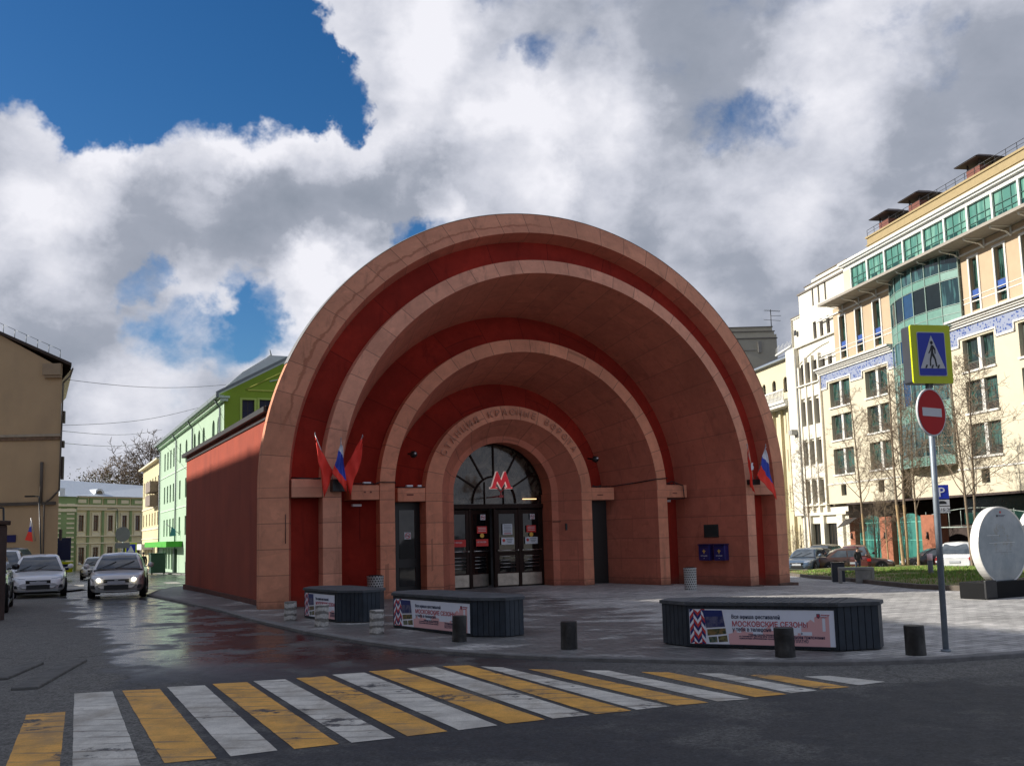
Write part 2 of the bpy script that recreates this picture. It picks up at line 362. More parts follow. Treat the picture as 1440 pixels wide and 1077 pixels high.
# ------------------------------------------------------------------ road, plaza, kerb, markings
def sheet(name, m, outline, h, step, keep=None, zf=None):
    """flat-ish sheet that follows the ground, filled with a regular grid of points"""
    xs = [p[0] for p in outline]; ys = [p[1] for p in outline]
    pts = [Vector(p[:2]) for p in outline]; n = len(pts)
    def inside(x, y):
        c = False
        for i in range(n):
            x1, y1 = pts[i]; x2, y2 = pts[(i + 1) % n]
            if (y1 > y) != (y2 > y) and x < (x2 - x1) * (y - y1) / (y2 - y1) + x1: c = not c
        return c
    x = min(xs) + step / 2
    while x < max(xs):
        y = min(ys) + step / 2
        while y < max(ys):
            if inside(x, y): pts.append(Vector((x, y)))
            y += step
        x += step
    vs, es, fs, *_ = delaunay_2d_cdt(pts, [(i, (i + 1) % n) for i in range(n)], [], 1, 1e-5)
    b = MB(); zf = zf or (lambda x, y: g(x, y) + h)
    b.v = [Vector((v.x, v.y, zf(v.x, v.y))) for v in vs]
    for f in fs: b.F(f, True)
    return b.build(name, m)
# one big sheet of asphalt reaching the horizon
b = MB(); xs = [-1500, -700, -300, -150] + [-100 + 4 * i for i in range(51)] + [150, 300, 700, 1500]; ys = [-300, -120, -60] + [-30 + 4 * i for i in range(48)] + [200, 300, 600, 1500]
idx = [[b.V((x, y, g(x, y) - .05)) for x in xs] for y in ys]
for j in range(len(ys) - 1):
    for i in range(len(xs) - 1): b.F((idx[j][i], idx[j][i + 1], idx[j + 1][i + 1], idx[j + 1][i]), True)
tag(b.build('road', ASPH), kind='structure')
kerb = [(-14.2, 41.5), (-13.3, 36.5), (-12.2, 32.6), (-9.6, 28.1), (-7.53, 24.6), (-5.6, 20.9), (-3.78, 17.75), (-2.6, 16.0), (-1.79, 14.95), (-1.0, 14.15), (-.1, 13.5), (.66, 13.05), (1.5, 12.72), (2.37, 12.38), (3.2, 12.08), (4.0, 11.95), (5.0, 11.98), (6.16, 12.3), (8, 13.0), (12, 15.0), (20, 19), (40, 28)]
outer = kerb + [(40, 38), (20, 41), (14.6, 48.5), (2, 54), (-8, 50)]
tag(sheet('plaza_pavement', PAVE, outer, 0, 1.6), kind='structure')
def strip_along(name, pts, w, h0, h1, m, joints=True):
    b = MB(); rows = []; P = [Vector((p[0], p[1], 0)) for p in pts]
    for i, p in enumerate(P):
        d = (P[min(i + 1, len(P) - 1)] - P[max(i - 1, 0)]).normalized(); nrm = Vector((-d.y, d.x, 0))
        o = p - nrm * .012; q = p + nrm * w; z = g(p.x, p.y)
        rows.append([(o.x, o.y, z + h0), (o.x, o.y, z + h1 - .012), (o.x + nrm.x * .02, o.y + nrm.y * .02, z + h1), (q.x, q.y, z + h1), (q.x, q.y, z + h0)])
    b.loft(rows, smooth=False); return b.build(name, m)
tag(strip_along('kerb', kerb, .14, -.09, .004, KERBM), kind='structure')
# diagonal zebra crossing, alternating yellow and white
ST = [((-5.62, 9.1), (-5.3, 9.25), (-4.25, 7.0), (-4.6, 6.8)), ((-5.06, 10.27), (-4.72, 10.40), (-3.60, 7.86), (-4.0, 7.80)), ((-5.19, 11.65), (-4.78, 11.74), (-2.85, 7.6), (-3.34, 7.5)), ((-4.68, 11.78), (-4.26, 11.84), (-2.42, 8.01), (-2.79, 7.88)), ((-4.22, 11.97), (-3.79, 12.04), (-1.99, 8.24), (-2.32, 8.06)),
      ((-3.73, 12.14), (-3.33, 12.22), (-1.52, 8.43), (-1.86, 8.28)), ((-3.27, 12.29), (-2.9, 12.38), (-1.07, 8.62), (-1.42, 8.47)), ((-2.78, 12.45), (-2.44, 12.57), (-.64, 8.85), (-.97, 8.68)), ((-2.37, 12.68), (-1.98, 12.81), (-.2, 9.06), (-.54, 8.89)),
      ((-1.94, 12.9), (-1.57, 13.03), (.24, 9.27), (-.12, 9.13)), ((-1.47, 13.1), (-1.12, 13.22), (.66, 9.45), (.31, 9.32)), ((-1.01, 13.22), (-.66, 13.25), (1.07, 9.62), (.72, 9.49)), ((-.5, 13.1), (-.2, 12.95), (1.47, 9.80), (1.13, 9.66)), ((.12, 12.72), (.46, 12.6), (1.88, 9.95), (1.54, 9.83)),
      ((.80, 12.5), (1.12, 12.4), (2.32, 10.1), (1.98, 10.0)), ((1.5, 12.2), (1.82, 12.12), (2.76, 10.32), (2.4, 10.2)), ((2.13, 12.0), (2.43, 11.9), (3.13, 10.5), (2.82, 10.38)), ((2.68, 11.75), (2.99, 11.68), (3.53, 10.67), (3.2, 10.57)), ((3.28, 11.5), (3.58, 11.5), (4.02, 10.96), (3.66, 10.77))]
b = MB()
for i, q in enumerate(ST):
    q = [(p[0] * .9706, p[1] * .9706) for p in q]
    b.m = 0 if (i % 2 == 1 or i == 0) else 1
    # finely split long edges give slightly ragged paint
    A, B_, C_, D_ = [Vector(p) for p in q]; n = 26; L_, R_ = [], []
    for j in range(n + 1):
        t = j / n; l = A.lerp(D_, t); r = B_.lerp(C_, t); jx = random.uniform(-.003, .003); jy = random.uniform(-.003, .003)
        L_.append(b.V((l.x + jx, l.y, g(l.x, l.y) - .046))); R_.append(b.V((r.x + jy, r.y, g(r.x, r.y) - .046)))
    for j in range(n): b.F((L_[j], R_[j], R_[j + 1], L_[j + 1])[::-1])
tag(b.build('zebra_crossing', [YELP, WHITEP]), kind='structure')
b = MB()   # far crossing bars on the side street
for i in range(9):
    x0 = -24.5 + i * 1.5; y0 = 47 + i * .2
    b.poly([(x0, y0, g(x0, y0) - .045), (x0 + .7, y0 + .05, g(x0 + .7, y0) - .045), (x0 - .6, y0 + 3, g(x0 - .6, y0 + 3) - .045), (x0 - 1.3, y0 + 3, g(x0 - 1.3, y0 + 3) - .045)])
tag(b.build('far_crossing', WHITEP), kind='structure')
# pavements of the far street
fs = [(-17.6, 61.5), (-16.2, 61.0), (-12, 63), (-12, 75), (-30, 110), (-45, 135), (-50, 135), (-36.2, 95), (-27, 78)]
tag(sheet('pavement_far_side', pavers('far_pavers', (.10, .10, .10), (.14, .14, .135)), fs, 0.02, 3), kind='structure')
tag(strip_along('far_kerb', [(-12, 61.0), (-17.6, 61.3), (-27, 77.8), (-36.2, 94.8)], .25, -.14, .03, KERBM), kind='structure')
ls = [(-60, 30), (-17.5, 38), (-17.8, 41), (-27, 58), (-37, 80), (-55, 115), (-90, 110)]
tag(sheet('pavement_left_side', MATS['far_pavers'], ls, 0.02, 4), kind='structure')
# low stone edging at the left foreground
STEP = mat('worn_stone_step', (.11, .108, .10), .85, .35, 5, .4, 50)
for k_, (a, c, w_) in enumerate([((-6.4, 14.4), (-5.8, 11.7), .30), ((-6.9, 14.2), (-6.6, 12.6), .25)]):
    A, C_ = Vector(a), Vector(c); d = (C_ - A).normalized(); nn = Vector((-d.y, d.x)); b = MB(); z = -.05
    b.prism([(A + nn * w_ / 2)[:], (A - nn * w_ / 2)[:], (C_ - nn * w_ / 2)[:], (C_ + nn * w_ / 2)[:]], z - .05, z + .035)
    tag(b.build('edging_stone', STEP, bevel=.015), ['worn low kerb stone in the dry asphalt at left, nearer the crossing', 'short worn kerb stone at the very left edge of the road'][k_], 'kerb stone', 'low edging stones at left')

# ------------------------------------------------------------------ lawn
k = NB('lawn_soil'); o = k.tc.outputs['Object']; q = k.noise(o, 1.2, 8, .7); q2 = k.noise(o, 14, 6, .7)
c = k.mix(k.ramp(q, .40, .58), (.12, .19, .03), (.26, .20, .095)); c = k.scale(c, k.ramp(q2, .3, .7, .55, 1.35)); k.l(c, k.b.inputs['Base Color']); k.b.inputs['Roughness'].default_value = 1; k.bump(q2, .8, .05)
LAWNM = k.m
Lf = [gp(*p) for p in ((1100, 808), (1140, 813), (1190, 817), (1240, 823), (1290, 828), (1330, 830), (1368, 831), (1440, 829), (1500, 826))]
Lb = [gp(*p) for p in ((1540, 799), (1440, 799), (1372, 799), (1300, 798), (1200, 796), (1100, 795))]
lo = [(p.x, p.y) for p in Lf + Lb]
LCX = [Vector(p) for p in lo]
def edge_dist(x, y):
    m = 1e9; P = Vector((x, y))
    for i in range(len(LCX)):
        a, c = LCX[i], LCX[(i + 1) % len(LCX)]; ab = c - a; t = clamp01((P - a).dot(ab) / ab.length_squared); m = min(m, (P - a - ab * t).length)
    return m
def lawn_z(x, y): return g(x, y) + .05 + .20 * clamp01(edge_dist(x, y) / 3.0) ** .7 + .04 * sin(x * 1.7) * cos(y * 1.3)
lawn = tag(sheet('lawn_ground', LAWNM, lo, 0, .7, zf=lawn_z), kind='structure')
tag(strip_along('lawn_kerb', [(p.x, p.y) for p in Lf], .12, -.1, .13, mat('lawn_kerb_stone', (.12, .10, .08), .9, .3, 3)), kind='structure')
def point_in(poly, x, y):
    c = False; n = len(poly)
    for i in range(n):
        x1, y1 = poly[i]; x2, y2 = poly[(i + 1) % n]
        if (y1 > y) != (y2 > y) and x < (x2 - x1) * (y - y1) / (y2 - y1) + x1: c = not c
    return c
b = MB(); rg = random.Random(3); cnt = 0
while cnt < 26000:
    x = rg.uniform(10, 24); y = rg.uniform(25, 52)
    if not point_in(lo, x, y): continue
    bare = sin(x * .9 + y * .4) + sin(y * 1.3 - x * .5) + rg.uniform(-1, 1)
    if edge_dist(x, y) < 1.3 and rg.random() < .75: continue
    if bare > 1.2: continue
    cnt += 1; z = lawn_z(x, y) - .02; a = rg.uniform(0, pi); h = rg.uniform(.05, .13); w = rg.uniform(.012, .025); lx, ly = rg.uniform(-.04, .04), rg.uniform(-.04, .04)
    b.m = rg.choice((0, 0, 0, 1, 1, 2))
    b.poly([(x - cos(a) * w, y - sin(a) * w, z), (x + cos(a) * w, y + sin(a) * w, z), (x + lx, y + ly, z + h)])
tag(b.build('grass', [mat('grass_green', (.12, .23, .03), .8, .2), mat('grass_light', (.20, .29, .05), .8, .2), mat('grass_dry', (.30, .24, .10), .9, .2)]), 'short spring grass growing on the raised bed beside the plaza', 'grass', kind='stuff')
# ------------------------------------------------------------------ metro pavilion (local x along the front, y inwards, z up)
YAW = 0.46350564; MO = Vector((1.2172, 27.2648, 0)); ZS = 2.889; KV = .95
def mw(u, w, v): return Vector((MO.x + u * cos(YAW) - w * sin(YAW), MO.y + u * sin(YAW) + w * cos(YAW), v))
def stucco(name, col, joints, var=.1, lower=.62, dark=(.2, .09, .06), seam=.018, rowlines=None, stain=None):
    """painted panels: joints run radially over the arch and level below its spring line"""
    k = NB(name); o = k.tc.outputs['Object']; sp = k.n('ShaderNodeSeparateXYZ'); k.l(o, sp.inputs[0]); x, y, z = sp.outputs
    zr = k.math('DIVIDE', k.math('SUBTRACT', z, ZS), KV); ang = k.math('ARCTAN2', zr, x)
    rad = k.math('SQRT', k.math('ADD', k.math('MULTIPLY', x, x), k.math('MULTIPLY', zr, zr)))
    t = k.math('MULTIPLY', ang, joints / pi); fr = k.math('FRACT', t)
    dist = k.math('MULTIPLY', k.math('MINIMUM', fr, k.math('SUBTRACT', 1, fr)), k.math('MULTIPLY', rad, pi / joints))
    l1 = k.math('LESS_THAN', dist, seam * .5)
    t2 = k.math('DIVIDE', k.math('SUBTRACT', z, 2.65), lower); fr2 = k.math('FRACT', k.math('ADD', t2, 20)); d2 = k.math('MULTIPLY', k.math('MINIMUM', fr2, k.math('SUBTRACT', 1, fr2)), lower)
    l2 = k.math('LESS_THAN', d2, seam * .5); below = k.math('LESS_THAN', z, ZS)
    line = k.math('ADD', k.math('MULTIPLY', l2, below), k.math('MULTIPLY', l1, k.math('SUBTRACT', 1, below)))
    # seams across deep soffits, staggered
    fl = k.math('FLOOR', k.math('ADD', t, 0)); yy = k.math('ADD', k.math('DIVIDE', y, 1.35), k.math('MULTIPLY', k.math('FRACT', k.math('MULTIPLY', fl, .37)), 1.0)); fr3 = k.math('FRACT', k.math('ADD', yy, 10)); 
    deep = k.math('GREATER_THAN', y, .35 if rowlines is None else rowlines)
    l3 = k.math('MULTIPLY', k.math('LESS_THAN', k.math('MINIMUM', fr3, k.math('SUBTRACT', 1, fr3)), seam * .35), deep)
    line = k.math('MAXIMUM', line, k.math('MULTIPLY', l3, .6))
    wn_ = k.n('ShaderNodeTexWhiteNoise', noise_dimensions='3D'); cv = k.n('ShaderNodeCombineXYZ'); k.l(fl, cv.inputs[0]); k.l(k.math('FLOOR', yy), cv.inputs[1])
    k.l(k.math('MULTIPLY', k.math('FLOOR', k.math('ADD', t2, 20)), below), cv.inputs[2]); k.l(cv.outputs[0], wn_.inputs['Vector'])
    big = k.noise(o, .7, 8, .65); mid = k.noise(o, 4, 7, .7); fine = k.noise(o, 70, 3, .6)
    c = k.scale(col, k.ramp(big, .3, .7, 1 - var, 1 + var)); c = k.scale(c, k.ramp(mid, .3, .7, .93, 1.07)); c = k.scale(c, k.ramp(wn_.outputs['Value'], 0, 1, .92, 1.07))
    # water stains running down
    ws = k.noise(o, 3.2, 6, .7, scale=(1, 1, .12)); c = k.mix(k.math('MULTIPLY', k.ramp(ws, .54, .76), .5), c, dark); pt = k.noise(o, 1.1, 4, .5); c = k.scale(c, k.ramp(pt, .60, .63, 1, 1.09)); pt2 = k.noise(o, 2.3, 3, .4, dist=1.5); c = k.scale(c, k.ramp(pt2, .66, .68, 1, .90))
    if stain:
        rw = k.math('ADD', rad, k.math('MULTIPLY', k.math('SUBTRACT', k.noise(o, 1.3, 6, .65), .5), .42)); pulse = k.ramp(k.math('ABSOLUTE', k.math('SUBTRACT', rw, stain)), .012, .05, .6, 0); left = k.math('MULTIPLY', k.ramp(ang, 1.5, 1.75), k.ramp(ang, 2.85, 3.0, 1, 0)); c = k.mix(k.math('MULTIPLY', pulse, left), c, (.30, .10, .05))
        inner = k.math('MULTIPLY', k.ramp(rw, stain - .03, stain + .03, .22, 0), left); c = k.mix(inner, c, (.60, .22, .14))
    grime = k.ramp(k.math('ADD', z, k.math('MULTIPLY', k.noise(o, 5, 5, .7), .5)), .2, .55, .55, 0); c = k.mix(grime, c, (.09, .055, .04))
    c = k.mix(k.math('MULTIPLY', line, .72), c, dark); k.l(c, k.b.inputs['Base Color']); k.b.inputs['Roughness'].default_value = .88; k.b.inputs['Specular IOR Level'].default_value = .3
    k.bump(k.math('SUBTRACT', k.math('ADD', k.math('MULTIPLY', fine, .25), k.math('MULTIPLY', mid, .3)), k.math('MULTIPLY', line, 1.2)), .35, .015)
    return k.m
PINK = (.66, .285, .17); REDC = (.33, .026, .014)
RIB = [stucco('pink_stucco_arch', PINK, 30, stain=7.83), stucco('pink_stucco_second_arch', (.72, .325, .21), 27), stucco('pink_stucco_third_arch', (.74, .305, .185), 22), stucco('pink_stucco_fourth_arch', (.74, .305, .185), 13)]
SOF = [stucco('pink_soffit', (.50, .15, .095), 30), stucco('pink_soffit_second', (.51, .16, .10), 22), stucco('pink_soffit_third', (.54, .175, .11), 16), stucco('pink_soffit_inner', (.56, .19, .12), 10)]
REDM = stucco('red_recess', REDC, 12, .18, 30.0, (.09, .008, .006)); RSIDE = mat('red_side_wall', (.30, .050, .022), .9, .16, .8, .25, 60, dirt=((.17, .025, .014), 1.4, .5, (1, 1, .15)))
metro = empty('metro_pavilion', MO, YAW, 'terracotta pink metro station entrance of nested arches with a dark red side wall', 'metro station')
N_ = 96
def prof(R, w, zb, full=True):
    p = []
    if full: p += [(-R, w, zb + (ZS - zb) * i / 4) for i in range(4)]
    p += [(-R * cos(pi * i / N_), w, ZS + KV * R * sin(pi * i / N_)) for i in range(N_ + 1)]
    if full: p += [(R, w, ZS - (ZS - zb) * (i + 1) / 4) for i in range(4)]
    return p
ZB = -.55
def shell(name, m, secs, full=True, zb=ZB, smooth=True, label=None):
    """secs: list of (R, w); loft through them; smooth only within one surface"""
    b = MB()
    for s0, s1 in zip(secs, secs[1:]):
        n = max(1, int(abs(s1[1] - s0[1]) / .5))
        b.loft([prof(s0[0] + (s1[0] - s0[0]) * i / n, s0[1] + (s1[1] - s0[1]) * i / n, zb, full) for i in range(n + 1)], smooth=True)
    o = b.build(name, m, metro)
    if label: o['label'] = label
    return o
CAPM = mat('grey_lead_flashing', (.16, .16, .165), .6, .2)
# front ribs (face and outer edge), soffits, red recessed bands between them
shell('arch_rib', RIB[0], [(8.237, .26), (8.237, 0), (7.584, -.267)], label='outermost arch band')
b = MB(); b.loft([[(-R * cos(t), w, ZS + KV * R * sin(t)) for t in [pi * (.13 + .74 * i / 60) for i in range(61)]] for R, w in ((8.245, -.012), (8.262, .02), (8.262, .30), (8.1, .34))]); b.build('roof_flashing', CAPM, metro)
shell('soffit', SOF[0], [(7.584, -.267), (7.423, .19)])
shell('recess_wall', REDM, [(7.423, .19), (6.751, .12)])
shell('arch_rib', RIB[1], [(6.751, .12), (6.751, -.283), (6.324, -.418)], label='second arch band')
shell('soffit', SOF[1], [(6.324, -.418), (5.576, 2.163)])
shell('recess_wall', REDM, [(5.576, 2.163), (4.709, 1.75)])
shell('arch_rib', RIB[2], [(4.709, 1.75), (4.709, 1.418), (4.306, 1.353)], label='third arch band')
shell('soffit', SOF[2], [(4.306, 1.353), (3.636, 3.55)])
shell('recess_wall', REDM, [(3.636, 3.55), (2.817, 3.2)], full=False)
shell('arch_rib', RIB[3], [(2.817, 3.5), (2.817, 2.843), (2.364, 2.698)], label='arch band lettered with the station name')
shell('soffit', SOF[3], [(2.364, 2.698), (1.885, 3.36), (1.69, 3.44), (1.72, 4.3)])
# outer back of the shell, seen from the sides only
b = MB()
for secs in ([(8.1, .30), (8.0, .5), (6.9, .5)], [(6.9, .5), (6.2, 2.6)], [(6.2, 2.6), (4.9, 2.6), (4.2, 4.4)], [(4.2, 4.4), (.05, 4.6)]):
    b.loft([prof(R, w, ZB) for R, w in secs], smooth=True)
b.build('shell_back', CAPM, metro)
# beams across the gaps
def beam(u0, u1, w0, w1, z0=2.65, z1=3.06, m=None):
    b = MB(); b.box(u0, u1, w0, w1, z0, z1); return b.build('beam', m or RIB[1], metro, bevel=.015)
for sgn in (-1, 1):
    for (a, c, w0, w1) in ((6.755, 7.52, -.262, .4), (4.712, 5.50, 1.44, 2.3), (2.82, 3.68, 2.86, 3.9)):
        beam(*sorted((sgn * a, sgn * c)), w0, w1, z1=3.1 if a > 6 else 3.05, m=RIB[1] if a > 6 else RIB[2])
# plinths of dark stone at the right-hand piers
PLM = mat('dirty_plinth_stone', (.13, .075, .055), .9, .4, 5, .5, 30, dirt=((.03, .025, .02), 4, .8, (1, 1, 1)))
for q_ in ((7.56, 8.30, -.31, .55, -.55, -.075), (6.29, 6.80, -.45, .35, -.55, -.085), (6.80, 7.44, .12, .5, -.55, -.2), (4.27, 4.75, 1.31, 1.8, -.55, -.03), (2.33, 2.85, 2.66, 3.0, -.55, -.0)): b = MB(); b.box(*q_); b.build('plinth', PLM, metro, bevel=.01)
b = MB(); P0, P1 = Vector((6.26, -.40)), Vector((5.50, 2.2)); b.prism([(6.335, -.40), (5.58, 2.2), (5.50, 2.2), (6.26, -.40)], -.55, -.1); P0 = 0
b.prism([(4.30, 1.4), (3.63, 3.5), (3.56, 3.5), (4.24, 1.4)], -.55, -.04); b.build('plinth', PLM, metro)
# side hall
b = MB(); b.box(-7.9, -7.62, .45, 14.45, -1.2, 4.86); b.box(7.55, 7.8, .6, 6.1, -1.2, 4.86); b.box(-7.62, 7.8, 6.1, 14.45, -1.2, 4.86); b.build('hall_wall', RSIDE, metro)
b = MB(); b.box(-8.0, 7.9, 6.0, 14.6, 4.88, 4.97); b.box(-8.0, -7.3, .40, 6.0, 4.88, 4.97); b.box(7.3, 7.9, .6, 6.0, 4.88, 4.97); b.box(-8.06, -7.9, .40, 14.66, 4.82, 4.95); b.box(-7.94, -7.903, .40, 14.5, 4.66, 4.72); b.build('roof', mat('black_roof_edge', (.018, .018, .02), .5, .2), metro)
b = MB(); b.box(-7.97, -7.85, .5, 14.5, -1.2, .12); b.build('plinth', mat('side_plinth_red', (.10, .03, .02), .9, .3, 3), metro)
# ---- doors
WD = 4.16
WOOD = mat('dark_brown_oak', (.022, .008, .005), .5, .3, 6, .1, 80, spec=.2); DGL = glass('door_glass', (.008, .008, .009), .05, .6, .06, 1.2); STEEL = mat('brushed_steel', (.55, .53, .50), .3, .15, 9, metal=.9); KICK = mat('kick_plate_steel', (.45, .40, .34), .42, .25, 5, metal=.75)
REDS = mat('red_sticker', (.62, .025, .02), .5, .05); WHS = mat('white_sticker', (.62, .66, .70), .5, .06); YELS = mat('yellow_sticker', (.75, .42, .05), .5, .05); DBLU = mat('dark_print', (.04, .045, .08), .6, .1)
b = MB(); b.plate([(-1.74, 2.46), (1.74, 2.46), (1.74, 2.60), (-1.74, 2.60)], WD - .1, WD + .06); b.box(-1.76, -1.66, WD - .05, WD + .08, -.1, 2.5); b.box(1.66, 1.76, WD - .05, WD + .08, -.1, 2.5)
for x in (-.86, 0, .86): b.box(x - .035, x + .035, WD - .05, WD + .08, -.05, 2.46)
b.build('door_frame', WOOD, metro, bevel=.008)
b = MB(); b.box(-1.9, 1.9, WD + 1.6, WD + 1.7, -.1, 4.9); b.box(-1.9, -1.8, WD, WD + 1.7, -.1, 4.9); b.box(1.8, 1.9, WD, WD + 1.7, -.1, 4.9); b.build('vestibule_wall', mat('dark_vestibule', (.03, .025, .022), .8, .3), metro)
def door(i, x0, x1, ang, z1=2.42):
    """leaf hinged at x0; local frame with its origin at the hinge"""
    d = empty('door', (x0, WD, 0), ang); d.parent = metro; w = x1 - x0
    b = MB(); zs = .04
    b.box(0, .11, -.03, .03, zs, z1); b.box(w - .11, w, -.03, .03, zs, z1); b.box(.11, w - .11, -.03, .03, z1 - .13, z1); b.box(.11, w - .11, -.03, .03, zs, .46); b.box(.11, w - .11, -.028, .028, .98, 1.10)
    lf = b.build('leaf', WOOD, d, bevel=.006)
    b = MB(); b.box(.11, w - .11, -.006, .006, 1.10, z1 - .13); b.box(.11, w - .11, -.006, .006, .46, .98); b.build('pane', DGL, lf)
    b = MB(); b.box(.03, w - .03, -.04, -.031, .05, .42); b.build('kick_plate', KICK, d)
    b = MB(); b.tube((.06, -.11, 1.14), (w - .06, -.11, 1.14), .017, n=8); b.tube((.06, -.11, 1.14), (.06, -.03, 1.14), .022, n=8); b.tube((w - .06, -.11, 1.14), (w - .06, -.03, 1.14), .022, n=8)
    for z in (.95, .84, .73, .62): b.tube((.12, -.05, z), (w - .12, -.05, z), .011, n=6)
    b.build('handle', STEEL, d); return d
door(0, -1.66, -.895, 0); D2 = door(1, -.825, -.035, 0.42); D3 = door(2, .035, .825, 0); D4 = door(3, .895, 1.66, 0)
def sticker(x, z, w, h, m, yy=WD - .035, parent=None, name='notice'):
    b = MB(); b.box(x - w / 2, x + w / 2, yy - .006, yy, z - h / 2, z + h / 2); return b.build(name, m, parent or metro)
def words(s, x, z, size, m, yy, parent=None, width=None, align='CENTER'):
    return text('lettering', s, size, m, parent or metro, (x, yy - .008, z), width=width, align=align, depth=.001)
WTXT = mat('white_print', (.8, .8, .8), .6, 0); RTXT = mat('red_print', (.55, .05, .05), .6, 0)
for x, s in ((-1.28, 'НЕТ ВЫХОДА'), (-.46, 'НЕТ ВХОДА')):
    o = sticker(x, 1.40, .52 if x < -1 else .42, .22, REDS, WD - .05); words(s, x - .03, 1.40, .062, WTXT, WD - .056, width=.32)
for x in (-.46, 1.28):
    o = sticker(x, 1.80, .34, .22, REDS, WD - .05)
    for j in range(3): sticker(x, 1.86 - j * .05, .26, .012, WTXT, WD - .058, name='printed_line')
    b = MB(); b.plate([(x + .07 * cos(t * pi / 8), 1.62 + .07 * sin(t * pi / 8)) for t in range(16)], WD - .056, WD - .05); b.build('notice', YELS, metro)
for x in (.43, 1.28):
    o = sticker(x, 1.43, .45, .22, WHS, WD - .05); b = MB(); b.plate([(x - .14 + .05 * cos(t * pi / 8), 1.45 + .05 * sin(t * pi / 8)) for t in range(16)], WD - .06, WD - .056); b.build('notice_emblem', RTXT, metro)
    for j in range(3): sticker(x + .06, 1.49 - j * .05, .22 - .04 * j, .014, DBLU, WD - .058, name='printed_line')
sticker(.43, 1.80, .34, .34, WHS, WD - .05)
for j in range(6): sticker(.43, 1.92 - j * .045, .26 - .03 * (j % 2), .012, DBLU, WD - .058, name='printed_line')
sticker(.43, 1.665, .26, .02, RTXT, WD - .058, name='printed_line')
def nosmoke(x, z, y, s=.17):
    b = MB(); b.plate([(x - s / 2, z - s / 2), (x + s / 2, z - s / 2), (x + s / 2, z + s / 2), (x - s / 2, z + s / 2)], y - .006, y); o = b.build('no_smoking_sign', WHS, metro)
    b = MB(); r0, r1 = s * .33, s * .42; n = 20
    for i in range(n):
        a0, a1 = 2 * pi * i / n, 2 * pi * (i + 1) / n
        b.poly([(x + r0 * cos(a0), y - .009, z + r0 * sin(a0)), (x + r1 * cos(a0), y - .009, z + r1 * sin(a0)), (x + r1 * cos(a1), y - .009, z + r1 * sin(a1)), (x + r0 * cos(a1), y - .009, z + r0 * sin(a1))][::-1])
    b.poly([(x - r0, y - .0085, z + r0 * .8), (x - r0 * .8, y - .0085, z + r0), (x + r0, y - .0085, z - r0 * .8), (x + r0 * .8, y - .0085, z - r0)]); b.m = 1; b.box(x - r0 * .9, x + r0 * .8, y - .0075, y - .006, z - .012, z + .012); b.build('symbol', [RTXT, DBLU], o)
nosmoke(-.42, 2.19, WD - .05); nosmoke(1.33, 2.19, WD - .05)
# fanlight
b = MB(); R = 1.70; Zc = ZS; b.plate([(-R, 2.60), (R, 2.60)] + [(R * cos(pi * i / 40), Zc + KV * R * sin(pi * i / 40)) for i in range(41)], WD, WD + .02)
k = NB('fanlight_glass'); o = k.tc.outputs['Object']; q = k.noise(o, 1.6, 7, .7, dist=1.2); q2 = k.noise(o, 4, 6, .6)
k.l(k.mix(k.ramp(q, .42, .62), (.006, .006, .006), (.11, .095, .07)), k.b.inputs['Base Color']); k.b.inputs['Roughness'].default_value = .09; k.b.inputs['Specular IOR Level'].default_value = .8; k.bump(q2, .12, .05)  # mottled brown tone imitates a reflection, put into the glass colour
fan = b.build('fanlight', k.m, metro)
b = MB()
for a in (30, 60, 90, 120, 150):
    t = radians(a); r0 = .75 if a != 90 else .75; b.tube((r0 * cos(t), WD - .03, 2.75 + r0 * sin(t)), (1.72 * cos(t), WD - .03, 2.80 + 1.66 * sin(t)), .028, n=4, smooth=False)
pts = [(.75 * cos(pi * i / 24), WD - .03, 2.62 + .85 * sin(pi * i / 24)) for i in range(25)]; b.path(pts, .032, 5); b.path([(1.69 * cos(pi * i / 32), WD - .02, ZS + KV * 1.69 * sin(pi * i / 32)) for i in range(33)], .045, 5)
b.tube((-.33, WD - .03, 2.6), (-.33, WD - .03, 3.3), .02, n=4); b.tube((.33, WD - .03, 2.6), (.33, WD - .03, 3.3), .02, n=4); b.build('mullion', WOOD, fan)
# side doors under the inner beams
b = MB(); b.box(-3.66, -2.80, 3.35, 3.42, -.05, 2.66); b.build('side_door', mat('black_painted_door', (.006, .006, .007), .4, .2), metro); b = MB(); b.box(2.80, 3.66, 3.35, 3.42, -.35, 2.66); b.build('side_door', MATS['black_painted_door'], metro)
b = MB(); b.box(-3.48, -2.98, 3.335, 3.348, 1.0, 2.42); b.box(-3.48, -2.98, 3.335, 3.348, .2, .75); b.build('side_door_pane', DGL, metro)
nosmoke(-3.22, 1.67, 3.33, .2)
